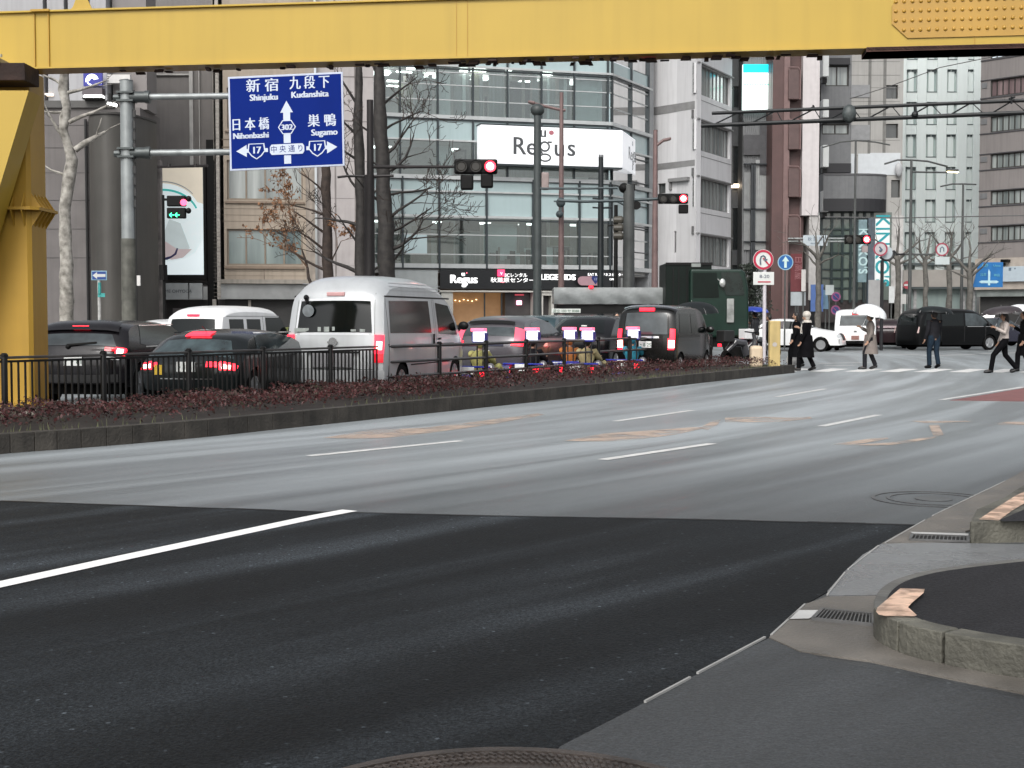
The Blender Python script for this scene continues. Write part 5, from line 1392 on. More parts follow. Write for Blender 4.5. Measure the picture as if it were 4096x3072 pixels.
for i, (px, py, hd, cm, cn) in enumerate(kd):
    p = G(px + 28, py)
    k_ = K0 if i == 0 else copy_tree(K0)
    k_.location = p; k_.rotation_euler = (0, 0, -radians(hd)); k_['group'] = "street karts with lit rear boxes"
    k_['label'] = "street kart with lit box, driven by the person in a %s costume" % cn if cn != "dark grey" else "street kart with lit box, driven by the person in dark grey, second from the left"
    MW["tmp"] = Matrix.Translation(p) @ Matrix.Rotation(-radians(hd), 4, 'Z')
    q = MW["tmp"] @ Vector((0, .48, 0))
    person("kart driver in a %s costume sitting low behind the rail fence" % cn, q, hd, sitpose, (cm, cm, SHOE), H=1.7, group="kart drivers", hairmat=(cm if cn in ("yellow", "orange", "teal") else HAIR))
# ================================================================ buildings
class Fac:
    """vertical plane through two ground points; (px, py) of the photograph -> (u, z) on it"""
    def __init__(s, px0, Y0, px1, Y1):
        s.a = Vector((X_(px0, Y0), Y0, 0)); s.b = Vector((X_(px1, Y1), Y1, 0))
        s.ex = (s.b - s.a).normalized(); s.len = (s.b - s.a).length
        s.n = Vector((s.ex.y, -s.ex.x, 0))                       # towards the street
    def uz(s, px, py):
        d = ray(px, py); o = Vector((0, 0, CAMH)); t = (s.a - o).dot(s.n) / d.dot(s.n); p = o + d * t
        return (p - s.a).dot(s.ex), p.z
    def P(s, u, z, d=0.0): return s.a + s.ex * u + s.n * d + Vector((0, 0, z))
    def box(s, mb, u0, u1, z0, z1, d0, d1):
        c = s.P((u0 + u1) / 2, (z0 + z1) / 2, (d0 + d1) / 2)
        return mb.obox(c, s.ex * (u1 - u0) / 2, s.n * (d1 - d0) / 2, Vector((0, 0, (z1 - z0) / 2)))
    def pbox(s, mb, px0, px1, py0, py1, d0, d1):
        u0, z1 = s.uz(px0, py0); u1, z0 = s.uz(px1, py1)
        return s.box(mb, u0, u1, z0, z1, d0, d1)
    def rect(s, px0, px1, py0, py1):
        u0, z1 = s.uz(px0, py0); u1, z0 = s.uz(px1, py1); return (u0, u1, z0, z1)
    def wall(s, mb, u0, u1, z0, z1, holes, rec=.22):
        us = sorted(set([u0, u1] + [h[0] for h in holes] + [h[1] for h in holes])); us = [u for u in us if u0 <= u <= u1]
        zs = sorted(set([z0, z1] + [h[2] for h in holes] + [h[3] for h in holes])); zs = [z for z in zs if z0 <= z <= z1]
        for a, b in zip(us, us[1:]):
            for c, d in zip(zs, zs[1:]):
                mu, mz = (a + b) / 2, (c + d) / 2
                if any(h[0] < mu < h[1] and h[2] < mz < h[3] for h in holes): continue
                mb.poly([s.P(a, c), s.P(b, c), s.P(b, d), s.P(a, d)])
        for h in holes:
            a, b, c, d = h
            for p, q in (((a, c), (a, d)), ((a, d), (b, d)), ((b, d), (b, c)), ((b, c), (a, c))):
                mb.poly([s.P(*p), s.P(*q), s.P(q[0], q[1], -rec), s.P(p[0], p[1], -rec)])
        return mb
FRM = M("aluminium_frame", (.18, .18, .18), .4, metal=.5, var=.1)
FRMD = M("dark_bronze_frame", (.04, .038, .035), .4, metal=.3, var=.1)
def curt(name, a, b, sc=2.0): return M(name, a, .12, var=0, col2=b, scale=sc, stretch=(1, 1, .06), coat=.5, spec=.8)
PANE_GRY = curt("curtained_pane_grey", (.10, .12, .12), (.34, .37, .36))
PANE_DK = curt("dark_pane", (.02, .022, .022), (.10, .11, .11), 1.2)
PANE_GRN = curt("pale_green_pane", (.25, .32, .31), (.42, .5, .48), 1.0)
def window(F, par, r, nx=1, nz=1, pane=PANE_GRY, frame=FRM, rec=.18, fw=.05, sill=None, name="window"):
    u0, u1, z0, z1 = r; m = MB()
    F.box(m, u0, u0 + fw, z0, z1, -rec, -rec + .07); F.box(m, u1 - fw, u1, z0, z1, -rec, -rec + .07)
    F.box(m, u0 + fw, u1 - fw, z0, z0 + fw, -rec, -rec + .068); F.box(m, u0 + fw, u1 - fw, z1 - fw, z1, -rec, -rec + .068)
    for k in range(1, nx):
        c = u0 + (u1 - u0) * k / nx; F.box(m, c - fw / 2, c + fw / 2, z0 + fw, z1 - fw, -rec, -rec + .06)
    for k in range(1, nz):
        c = z0 + (z1 - z0) * k / nz; F.box(m, u0 + fw, u1 - fw, c - fw / 2, c + fw / 2, -rec, -rec + .055)
    w = m.build(name, frame, par, world=True)
    m = MB(); F.box(m, u0, u1, z0, z1, -rec - .03, -rec + .01); m.build("pane", pane, w, world=True)
    if sill:
        m = MB(); F.box(m, u0 - .05, u1 + .05, z0 - .09, z0 - .004, -.05, .06); m.build("sill", sill, w, world=True)
    return w
def mass(F, par, u0, u1, z0, z1, depth, mat, name="block", back=.3):
    m = MB(); F.box(m, u0, u1, z0, z1, -depth, -back); return m.build(name, mat, par, world=True)
def bld(name, label, F): return thing(name, label, "building", F.a)

# ---- grey office block far left
F = Fac(-700, 54, 640, 54); F2 = F
b = bld("grey_office_building", "grey stone office building at the far left behind the mottled tree", F)
GS = M("grey_brown_stone", (.125, .115, .112), .7, var=.12, scale=1.2, bump=.2, bscale=12, streak=.15)
GP = M("pale_grey_panels", (.34, .34, .35), .6, var=.06, scale=.7, streak=.15)
m = MB(); u1, z1 = F.uz(560, 430); F.box(m, 0, u1, 0, z1, -3, 0); m.build("wall", GS, b, world=True)
m = MB()
for px0, px1 in ((-700, 178), (184, 262), (268, 350), (356, 430)):
    F.pbox(m, px0, px1, -200, 404, -2, .02)
m.build("upper_panels", GP, b, world=True, bevel=.02)
m = MB(); F.pbox(m, -700, 460, 404, 432, -2, .12); m.build("ledge", M("dark_ledge", (.07, .068, .065), .6), b, world=True)
m = MB(); F.pbox(m, 430, 575, -200, 430, -2, -.5); m.build("upper_wall", M("mauve_grey_wall", (.20, .185, .18), .7, var=.12, scale=1), b, world=True)
m = MB()
for y in (500, 590, 690, 800, 915, 1030): F.pbox(m, -700, 375, y, y + 2, 0, .012)
m.build("panel_joints", M("joint_dark", (.06, .055, .055), .8), b, world=True)
m = MB()
for px in (352, 368):
    u, _ = F.uz(px, 900); m.tube([F.P(u, .1, .12), F.P(u, 9.2, .12)], .055 if px == 352 else .04, 8)
m.build("drain_pipe", M("dark_pipe", (.012, .012, .012), .5, var=0), b, world=True)
m = MB(); F.pbox(m, 186, 205, 376, 382, .02, .2); F.pbox(m, 190, 216, 376, 386, .02, .1); m.build("small_lamp", M("warm_pale_lamp", (.8, .7, .6), .4, var=0, emit=(1, .85, .7), es=.8), b, world=True)
# blue sign with white arcs
t = thing("blue_logo_sign", "blue square sign with white curved logo, hanging over a white strip light at upper left", "sign", F.P(F.uz(390, 330)[0], 10))
m = MB(); F.pbox(m, 347, 422, 296, 352, .3, .45); m.build("sign_box", M("deep_blue_sign", (.012, .014, .16), .3, var=0, emit=(.02, .03, .4), es=.25), t, world=True, bevel=.01)
m = MB(); uc, zc = F.uz(387, 328)
for r0, sp_ in ((.11, 1.0), (.17, 1.1), (.235, 1.15)):
    m.tube([F.P(uc - .02 + r0 * sin(a) - .02, zc - .04 + r0 * 1.05 * cos(a), .47) for a in [(-sp_ * 1.5 + sp_ * 2.6 * k / 12) for k in range(13)]], .022, 6)
m.tube([F.P(uc - .23, zc - .0, .47), F.P(uc - .2, zc - .13, .47), F.P(uc - .08, zc - .19, .47)], .025, 6)
m.ball(F.P(uc + .31, zc - .12, .46), .022, 8, 5)
m.build("logo", M("lit_white", (.9, .9, .95), .4, var=0, emit=(.85, .9, 1), es=1.4), t, world=True)
m = MB(); F.pbox(m, 344, 424, 360, 386, .1, .5); m.build("canopy_box", M("mauve_dark", (.09, .075, .085), .5), t, world=True)
m = MB(); F.pbox(m, 350, 424, 389, 396, .2, .5); m.build("strip_light", M("lit_strip", (1, 1, 1), .4, var=0, emit=(1, 1, .98), es=5), t, world=True)
m = MB(); F.pbox(m, 344, 424, 397, 404, .1, .48); m.build("light_housing", TRIM, t, world=True)
m = MB(); F.pbox(m, 456, 488, 418, 424, .6, .9); F.pbox(m, 452, 462, 384, 420, .5, .6); t = thing("flood_lamp", "small lit flood lamp left of the big sign pole", "lamp", F.P(F.uz(470, 420)[0], 8)); m.build("housing", TRIM, t, world=True)
m = MB(); m.beam(F.P(*F.uz(456, 426), .8), F.P(*F.uz(489, 434), .8), .2, .1); m.build("lamp_face", M("lit_strip", (1, 1, 1)), t, world=True)
# small poster panel near the tree top
t = thing("notice_board", "small pale notice board high beside the sign pole", "sign", F.P(F.uz(450, 320)[0], 9))
m = MB(); F.pbox(m, 424, 520, 298, 332, -.2, 0); m.build("board", M("pale_board", (.55, .54, .52), .6, var=.1), t, world=True)
m = MB()
for k in range(3): F.pbox(m, 428, 436, 303 + k * 9, 307 + k * 9, 0, .01)
m.build("marks", M("ink_grey", (.2, .2, .2), .6), t, world=True)

# ---- dark drum-shaped annexe
b = thing("dark_rounded_building", "low dark tiled building with a rounded front behind the big sign pole", "building", (X_(500, 51), 53, 0))
m = MB(); xc, xr = X_(470, 52), X_(636, 53.4); R = xr - xc
n = 28; zt = 8.95
arc = [(xc + (X_(378, 51) - xc) * 1.0, 51.2)] + [(xc + R * sin(a), 53.4 - (2.6) * cos(a)) for a in [(-.75 + 2.32 * k / n) for k in range(n + 1)]] + [(X_(378, 51), 53.6)]
m.prism(arc, 0, zt)
m.build("wall", M("dark_brown_tile", (.055, .052, .046), .45, var=.15, scale=.8, bump=.2, bscale=8, streak=.2), b, world=True, smooth=True, ang=50)
m = MB(); m.prism([(x + (x - xc) * .02, y - .08) for x, y in arc], zt + .002, zt + .08); m.build("coping", M("dark_coping", (.04, .038, .035), .6), b, world=True)
m = MB(); m.box(X_(634, 54), X_(649, 54), 54, 54.3, 0, Z_(640, 54)); m.build("edge_pilaster", M("grey_mottled_pilaster", (.22, .2, .19), .7, var=.4, scale=3), b, world=True)

# ---- narrow building with poster
F = Fac(560, 60.6, 862, 60.6)
b = bld("narrow_grey_building", "narrow grey building carrying the tall lit poster", F)
W1 = M("mauve_grey_wall2", (.17, .158, .15), .7, var=.1, scale=1, streak=.15)
m = MB(); F.pbox(m, 560, 862, -200, 1130, -8, 0); m.build("wall", W1, b, world=True)
m = MB(); F.pbox(m, 560, 760, 296, 302, 0, .1); 
for px in (757, 795): F.pbox(m, px, px + (20 if px == 757 else 9), 150, 660, 0, .15)
m.build("pale_pipes", M("pale_pipe", (.42, .41, .39), .5, var=.15, streak=.2), b, world=True)
m = MB(); F.pbox(m, 640, 840, 1130, 1140, 0, .2); F.pbox(m, 826, 862, 560, 1275, -.5, .12); m.build("dark_trim", TRIM, b, world=True)
m = MB(); F.pbox(m, 600, 862, 1198, 1290, -3, -.6); m.build("shop_front", M("dark_shop_front", (.05, .045, .045), .4, var=.5, scale=1), b, world=True)
m = MB(); F.pbox(m, 682, 800, 1232, 1290, -.5, -.4); m.build("shop_counter", M("grey_mauve_counter", (.2, .18, .18), .6), b, world=True)
t = thing("shop_sign_board", "pale sign board with dark letters under the tall poster", "sign", F.P(3, 3, .3))
m = MB(); F.pbox(m, 648, 758, 1133, 1198, .05, .3); m.build("board", M("pale_grey_board", (.42, .44, .44), .5, var=.1), t, world=True, bevel=.01)
m = MB(); F.pbox(m, 762, 815, 1133, 1197, .05, .28); m.build("side_board", M("pale_grey_board", (0, 0, 0)), t, world=True, bevel=.03)
u, z = F.uz(706, 1166); m = MB(); m.text("OHME OHYOCA", F.P(u, z, .305), F.ex, (0, 0, 1), .2, ext=.003); m.build("lettering", M("ink_dark", (.08, .09, .1), .6), t, world=True)
# poster (abstract shapes)
t = thing("lit_poster", "tall lit poster with white, cream and teal curves", "poster", F.P(2, 5, .4))
r = F.rect(637, 822, 672, 1100)
m = MB(); F.box(m, r[0] - .1, r[1] + .12, r[2] - .22, r[3] + .06, .1, .32); m.build("frame", TRIM, t, world=True)
def lit(name, c, e): return M(name, c, .4, var=.06, scale=2, emit=c, es=e)
m = MB(); F.box(m, r[0], r[1], r[2], r[3], .32, .34); pf_ = m.build("picture", lit("poster_ice_white", (.66, .74, .75), .42), t, world=True)
w_, h_ = r[1] - r[0], r[3] - r[2]
def pshape(pts, mat, d, nm):
    m = MB(); m.plate(F.P(r[0], r[2], .34), F.ex, (0, 0, 1), [(max(0, min(1, a)) * w_, max(0, min(1, b_)) * h_) for a, b_ in pts], -d, -d + .0008); m.build(nm, mat, pf_, world=True)
arcf = lambda cx, cy, rx, ry, a0, a1, n=14: [(cx + rx * cos(radians(a0 + (a1 - a0) * k / n)), cy + ry * sin(radians(a0 + (a1 - a0) * k / n))) for k in range(n + 1)]
pshape([(0, 1), (1, 1), (1, .66)] + arcf(.1, .55, .85, .30, 25, 97), lit("poster_cream", (.60, .54, .44), .4), -.004, "poster_shape")
pshape(arcf(.12, .53, .80, .27, 20, 98) + list(reversed(arcf(.12, .53, .76, .25, 20, 98))), lit("poster_teal", (.05, .42, .38), .35), -.006, "poster_shape")
pshape(arcf(.12, .55, .86, .32, 40, 98) + list(reversed(arcf(.12, .55, .85, .31, 40, 98))), lit("poster_grey_line", (.25, .28, .3), .2), -.008, "poster_shape")
pshape([(.05, .30), (.25, .52), (.5, .48), (.7, .25), (.45, .17), (.2, .2)], lit("poster_grey", (.52, .59, .59), .35), -.005, "poster_shape")
pshape([(.02, .17), (.05, .34), (.2, .30), (.42, .24), (.75, .24), (.55, .16), (.3, .14)], lit("poster_pink", (.56, .47, .47), .3), -.007, "poster_shape")
pshape([(.3, .16), (.4, .19), (.44, .245), (.41, .25), (.36, .20), (.28, .175), (.02, .145), (.02, .135), (.2, .14)], lit("poster_ink", (.04, .04, .12), .1), -.009, "poster_shape")
pshape([(0, .0), (1, 0), (1, .33), (.8, .2), (.6, .15), (.3, .12), (0, .12)], lit("poster_white_low", (.68, .76, .78), .5), -.0085, "poster_shape")

# ---- tan office building
F = Fac(862, 60, 1490, 61)
b = bld("tan_office_building", "tan panelled building with two wide window bands left of the bare trees", F)
TAN = M("tan_panels", (.32, .27, .215), .65, var=.08, scale=1, streak=.18)
TILE = M("pale_tiles", (.36, .335, .30), .6, var=.25, scale=6, bump=.2)
holes = [F.rect(907, 1212, 915, 1062), F.rect(907, 1212, 640, 802), F.rect(907, 1212, 350, 520), F.rect(907, 1212, 60, 230)]
m = MB(); u0, zt = F.uz(885, -200); u1, zb = F.uz(1262, 1196); F.wall(m, u0, u1, F.uz(885, 1120)[1], zt, holes); m.build("wall", TAN, b, world=True)
mass(F, b, .4, F.uz(1255, 500)[0], 0, zt, 9, M("building_core", (.03, .03, .03), .8))
for i, h in enumerate(holes): 
    w = window(F, b, h, 4, 1, [curt("teal_curtain_pane", (.10, .135, .14), (.26, .32, .31), 1.5), PANE_GRY][i % 2], M("tan_frame", (.20, .16, .12), .5), fw=.07)
m = MB()
for y in (1062, 802, 520): F.pbox(m, 900, 1218, y + 2, y + 14, 0, .1)
m.build("sill", M("brown_sill", (.2, .15, .11), .5), b, world=True)
m = MB()
for y in (835, 860, 885, 1085, 1102, 560, 590): F.pbox(m, 887, 1262, y, y + 2.5, -.0, .01)
F.pbox(m, 1055, 1058, 812, 905, 0, .012); F.pbox(m, 1055, 1058, 1075, 1118, 0, .012)
m.build("panel_joints", M("tan_joint", (.14, .11, .085), .8), b, world=True)
m = MB(); F.pbox(m, 856, 884, -200, 1196, -.6, .15); F.pbox(m, 846, 856, -200, 640, -.6, .05); m.build("tiled_pilaster", TILE, b, world=True)
m = MB()
for k in range(60): y = 300 + k * 15; F.pbox(m, 856, 884, y, y + 1.6, .15, .16)
m.build("tile_joints", M("tile_joint", (.22, .2, .18), .8), b, world=True)
m = MB(); F.pbox(m, 884, 1290, 1118, 1136, -.3, .35); m.build("ledge", M("grey_tan_ledge", (.26, .24, .21), .6, streak=.3), b, world=True)
m = MB(); F.pbox(m, 884, 1290, 1137, 1197, -.3, .12); m.build("fascia", M("weathered_steel_fascia", (.28, .29, .29), .4, metal=.3, var=.35, scale=.8), b, world=True)
m = MB(); F.pbox(m, 850, 866, 1197, 1290, -.3, .1); F.pbox(m, 992, 1004, 1200, 1290, -.5, -.2); m.build("pillar", TILE, b, world=True)
m = MB(); F.pbox(m, 866, 1330, 1197, 1290, -2, -1); m.build("shop_front", M("dark_shop_front", (0, 0, 0)), b, world=True)
m = MB(); F.pbox(m, 1216, 1262, -200, 1196, 0, .12); m.build("end_pier", M("tan_grey_pier", (.27, .235, .2), .7, var=.2, streak=.3), b, world=True)
m = MB(); F.pbox(m, 1262, 1500, -200, 1290, -.8, -.35); m.build("side_wall", M("mauve_panel_wall", (.36, .335, .33), .6, var=.06, streak=.12), b, world=True)
m = MB()
for y in (300, 480, 640, 790, 930, 1060): F.pbox(m, 1262, 1500, y, y + 2, -.35, -.34)
for x in (1340, 1420): F.pbox(m, x, x + 2, -200, 1200, -.35, -.34)
m.build("panel_joints", M("mauve_joint", (.18, .165, .16), .8), b, world=True)

# ---- glazed corner building
FA = Fac(1480, 76, 2440, 80); FB = Fac(2440, 80, 2600, 85.5)
b = bld("glass_corner_building", "glazed pale blue corner building with the white illuminated sign", FA)
SPA = M("pale_blue_spandrel", (.36, .46, .47), .25, var=.05, scale=.5, coat=.5, streak=.05)
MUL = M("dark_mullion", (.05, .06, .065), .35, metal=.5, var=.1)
ALU = M("silver_transom", (.5, .52, .52), .35, metal=.4, var=.08)
CLG = glass("clear_window", (.80, .88, .88))
zf = lambda py: FA.uz(2000, py)[1]
L = FA.len
# levels: (z0, z1, kind)
zA0, zA1, zB0, zB1, zC0, zC1, zD0, zD1 = zf(1066), zf(872), zf(708), zf(572), zf(474), zf(276), zf(215), zf(20)
ZTOP = 27.0
m = MB()
for F_, LL in ((FA, L), (FB, FB.len)):
    for z0, z1 in ((zf(868), zf(775)), (zf(767), zf(724)), (zf(568), zf(482)), (zC1 + .05, zD0 - .05), (zD1, ZTOP)):
        F_.box(m, 0, LL, z0, z1, -.12, -.02)
m.build("spandrel", SPA, b, world=True)
m = MB()
for F_, LL in ((FA, L), (FB, FB.len)):
    for py, h in ((1066, .24), (870, .14), (771, .1), (716, .22), (570, .1), (477, .2), (274, .12)):
        z = zf(py); F_.box(m, 0, LL, z - h / 2, z + h / 2, -.1, .12)
    for py in (942, 1020, 300, 350, 410): 
        z = zf(py); F_.box(m, 0, LL, z - .03, z + .03, -.06, .02)
m.build("transom", ALU, b, world=True)
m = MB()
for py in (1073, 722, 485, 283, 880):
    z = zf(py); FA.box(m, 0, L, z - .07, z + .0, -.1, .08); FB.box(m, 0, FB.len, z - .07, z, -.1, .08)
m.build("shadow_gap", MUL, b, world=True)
m = MB()
up = [1599, 1750, 1891, 2029, 2165, 2296, 2430]; lo = [1609, 1756, 1945, 2131, 2316, 2438]
for px in up: u, _ = FA.uz(px, 400); FA.box(m, u - .05, u + .05, zf(716), ZTOP, -.05, .1)
for px in lo: u, _ = FA.uz(px, 900); FA.box(m, u - .055, u + .055, zf(1075), zf(716), -.05, .14)
for u in (.12, FB.len * .48, FB.len - .5): FB.box(m, u - .05, u + .05, zf(1070), ZTOP, -.05, .1)
m.build("mullion", MUL, b, world=True)
# glass panes, floor by floor
for z0, z1 in ((zA0, zA1), (zB0, zB1), (zC0, zC1), (zD0, zD1)):
    m = MB(); FA.box(m, 0, L, z0, z1, -.045, -.035); FB.box(m, 0, FB.len, z0, z1, -.045, -.035); m.build("glazing", CLG, b, world=True)
# floors and rooms behind the glass
m = MB()
for z in (zf(1066) - .15, zf(716) - .15, zf(477) - .15, zf(245) - .1, ZTOP - .2):
    m.prism([tuple((FA.P(0, 0, -.15)).xy), tuple(FA.P(L, 0, -.15).xy), tuple(FB.P(FB.len, 0, -.15).xy), tuple(FB.P(FB.len, 0, -12).xy), tuple(FA.P(0, 0, -12).xy)], z - .25, z)
m.build("floor_slab", M("office_ceiling", (.5, .5, .48), .8, var=.05), b, world=True)
m = MB(); FA.box(m, 0, L + 1, 0, ZTOP, -7, -6.6); m.build("rear_room_wall", M("office_wall", (.42, .42, .40), .8, var=.2, scale=.4), b, world=True)
m = MB(); FA.box(m, 0, L + 4, 4, ZTOP, -14, -11); FA.box(m, -.3, 0, 0, ZTOP, -12, .1); m.build("rear_core", M("core_grey", (.12, .12, .12), .8), b, world=True)
random.seed(21)
cm = [M("white_blind", (.62, .66, .65), .8, var=.06), M("grey_curtain", (.26, .27, .26), .9, var=.2, scale=3, stretch=(4, 4, .1)), M("dark_partition", (.06, .06, .058), .6, var=.2), M("beige_partition", (.36, .31, .28), .8, var=.1), M("khaki_wall", (.22, .21, .15), .8, var=.1)]
def blind(px0, px1, py0, py1, k, d=-.5, F_=FA, nm="blind"):
    m = MB(); F_.pbox(m, px0, px1, py0, py1, d - .04, d); m.build(nm, cm[k], b, world=True)
# upper floor (curtains), as in the photograph
for a in ((1600, 1660, 320, 420, 4), (1668, 1700, 276, 455, 1), (1752, 1810, 276, 462, 0), (1822, 1885, 290, 462, 1), (1895, 1940, 280, 462, 4), (1948, 1958, 380, 462, 2), (1965, 2025, 280, 465, 1), (2034, 2046, 290, 470, 0), (2050, 2130, 320, 480, 2), (2135, 2160, 290, 470, 1), (2172, 2290, 290, 480, 1), (2310, 2420, 290, 480, 0), (2060, 2160, 290, 318, 4)): blind(*a)
for px in range(1620, 2420, 34):
    if random.random() < .6: blind(px, px + random.uniform(5, 16), 285 + random.uniform(0, 20), 470, random.choice([0, 1, 0, 3]), -.42 - random.random() * .05)
# sign floor
for a in ((1600, 1745, 580, 700, 3), (1758, 1820, 576, 706, 0), (1828, 1880, 590, 700, 2), (1840, 1872, 600, 640, 3), (1900, 2040, 660, 706, 3), (2050, 2200, 670, 706, 1), (2210, 2430, 668, 706, 3)): blind(*a, d=-.8)
# lowest office floor
for a in ((1500, 1600, 890, 1060, 1), (1660, 1740, 900, 1060, 3), (1690, 1745, 872, 900, 4), (1762, 1830, 885, 1060, 3), (1838, 1935, 876, 920, 2), (1838, 1935, 925, 1060, 1), (1952, 2085, 890, 1040, 0), (2095, 2125, 880, 1050, 1), (2135, 2180, 900, 960, 3), (2185, 2205, 880, 1060, 2), (2220, 2300, 876, 980, 4), (2230, 2310, 985, 1050, 2), (2325, 2430, 880, 1010, 3), (2330, 2410, 1015, 1055, 2)): blind(*a, d=-.9)
for _ in range(34):
    px = random.uniform(1960, 2430); blind(px, px + random.uniform(6, 30), random.uniform(985, 1040), 1062, random.choice([0, 2, 2, 3, 1]), -random.uniform(.3, .75), nm="desk_clutter")
# ceiling lights
LT = M("lit_office_tube", (1, 1, 1), .4, var=0, emit=(1, .97, .9), es=9)
for px0, px1, py in ((1544, 1562, 282), (1590, 1652, 284), (1632, 1664, 271), (1845, 1876, 280), (1890, 1950, 280), (2030, 2052, 282), (2170, 2216, 294), (1553, 1596, 320), (1553, 1596, 340)):
    m = MB(); FA.pbox(m, px0, px1, py - 3.5, py + 3.5, -.4, -.25); m.build("ceiling_light", LT, b, world=True)
for (z_, n_) in ((zC1 - .1, 5), (zA1 - .12, 5), (zB1 - .12, 4)):
    for k in range(n_):
        u_ = 1.2 + k * (L - 2.4) / max(1, n_ - 1)
        m = MB(); FA.box(m, u_ - .5, u_ + .5, z_ - .03, z_ + .01, -3.2, -2.2); m.build("ceiling_light", M("lit_ceiling_panel", (1, 1, 1), .4, var=0, emit=(1, .98, .94), es=4), b, world=True)
# solid lit window left (screen-like pale board)
m = MB(); FA.pbox(m, 1618, 1708, 938, 1014, -.03, .02); m.build("pale_window_board", M("icy_window_board", (.50, .62, .64), .3, var=.03), b, world=True)
# right edge pier, ground storey
m = MB(); FB.box(m, FB.len - .45, FB.len + .2, 0, ZTOP, -1, .1); m.build("corner_pier", M("grey_metal_pier", (.26, .27, .28), .5, var=.1, streak=.2), b, world=True)
m = MB(); FA.pbox(m, 1540, 1752, 1078, 1290, -.3, -.02); m.build("pale_base_wall", M("pale_base_panel", (.42, .45, .45), .45, var=.06), b, world=True)
SHOPC = M("warm_lit_shop", (.36, .22, .12), .7, var=.3, scale=.8, emit=(1, .5, .2), es=.10)
m = MB(); FA.pbox(m, 1800, 2030, 1168, 1300, -3, -1.2); m.build("shop_interior", SHOPC, b, world=True)
m = MB(); FA.pbox(m, 2030, 2440, 1168, 1300, -1.5, -.5); FB.box(m, 0, FB.len, 0, 3, -1, -.3); m.build("shop_front", M("dark_shop_front", (0, 0, 0)), b, world=True)
m = MB()
for a in ((1765, 1812), (2132, 2142), (2160, 2172), (2205, 2215)): FA.pbox(m, a[0], a[1], 1166, 1300, -.5, .02)
FA.pbox(m, 1757, 2225, 1161, 1170, -.3, .12); FA.pbox(m, 2160, 2215, 1168, 1182, -.3, .05)
m.build("white_pillars", M("white_pillar", (.5, .49, .45), .5, var=.1), b, world=True)
m = MB()
for px in (1942, 2010): FA.pbox(m, px, px + 5, 1172, 1300, -.4, -.3)
m.build("door_frame", MUL, b, world=True)
m = MB()
for k in range(7): FA.pbox(m, 1822 + k * 17, 1826 + k * 17, 1196 + (k % 3) * 3, 1199 + (k % 3) * 3, -1.15, -1.1)
m.build("spot_light", M("lit_warm_spot", (1, .8, .5), .4, var=0, emit=(1, .7, .35), es=4), b, world=True)
m = MB(); FA.pbox(m, 2068, 2104, 1176, 1182, -.45, -.4); m.build("pink_script", M("pink_letters", (.5, .12, .14), .5, emit=(1, .1, .15), es=.3, var=0), b, world=True)
m = MB(); FA.pbox(m, 2075, 2094, 1202, 1219, -.45, -.35); m.build("pink_lit_sign", M("lit_pink_sign", (1, .5, .6), .4, var=0, emit=(1, .35, .5), es=3), b, world=True)
# long narrow side part at right (stair glazing)
m = MB()
for k in range(6): FB.box(m, FB.len * .45, FB.len - .5, 4 + k * 1.4, 4.06 + k * 1.4, 0, .05)
m.build("stair_rail", MUL, b, world=True)
# black fascia with lettering
t = thing("black_fascia_sign", "black shop fascia with white lettering along the glazed building's ground floor", "sign", FA.P(5, 3, .2))
m = MB(); FA.pbox(m, 1758, 2440, 1078, 1160, -.1, .16); FB.box(m, 0, 1.2, zf(1160), zf(1078), -.1, .16); m.build("board", M("black_fascia", (.012, .013, .015), .3, var=0), t, world=True)
LITW = M("lit_white_letters", (.9, .9, .9), .4, var=0, emit=(1, 1, 1), es=1.0)
LITP = M("lit_pink_letters", (.9, .3, .35), .4, var=0, emit=(1, .12, .2), es=1.4)
def ftext(txt, px, py, size, mat, nm="lettering", F_=FA, d=.165, ws=1.0, al='CENTER', tt=None, bold=False):
    u, z = F_.uz(px, py); m = MB(); m.text(txt, F_.P(u, z, d), F_.ex, (0, 0, 1), size, ext=.01, wscale=ws, align=al)
    if bold:
        for dx in (-.03, .03): m.text(txt, F_.P(u + dx, z, d + dx * .1), F_.ex, (0, 0, 1), size, ext=.009, wscale=ws, align=al)
    m.build(nm, mat, tt or t, world=True)
ftext("Regus", 1852, 1118, .66, LITW, bold=True, ws=1.02)
ftext("u", 1850, 1096, .36, LITW, bold=True); ftext("g", 1853, 1130, .5, LITW, bold=True)
m = MB(); FA.pbox(m, 1862, 1866, 1090, 1094, .165, .18); m.build("dot", LITP, t, world=True)
ftext("BCレンタル", 2060, 1102, .26, LITW); ftext("秋葉原センター", 2048, 1122, .30, LITW, ws=1.25); ftext("の", 2007, 1124, .34, LITP)
ftext("LEGENDS", 2228, 1110, .46, LITW, bold=True, ws=1.1)
ftext("EAT RED", 2375, 1099, .22, LITW); ftext("ビジネスセンター", 2442, 1100, .2, LITW); ftext("OPEN", 2448, 1118, .17, LITW)
tl = thing("red_lantern_sign", "small red square sign hanging in front of the black fascia", "sign", FA.P(7, 4, .4))
m = MB(); FA.pbox(m, 1985, 2013, 1079, 1106, .2, .34); m.build("lit_box", M("lit_red_box", (.8, .05, .12), .4, var=.2, scale=3, emit=(1, .05, .15), es=1.3), tl, world=True, bevel=.02)
m = MB(); u, z = FA.uz(1999, 1093); m.text("v", FA.P(u, z, .345), FA.ex, (0, 0, 1), .3, ext=.004); m.build("mark", LITW, tl, world=True)
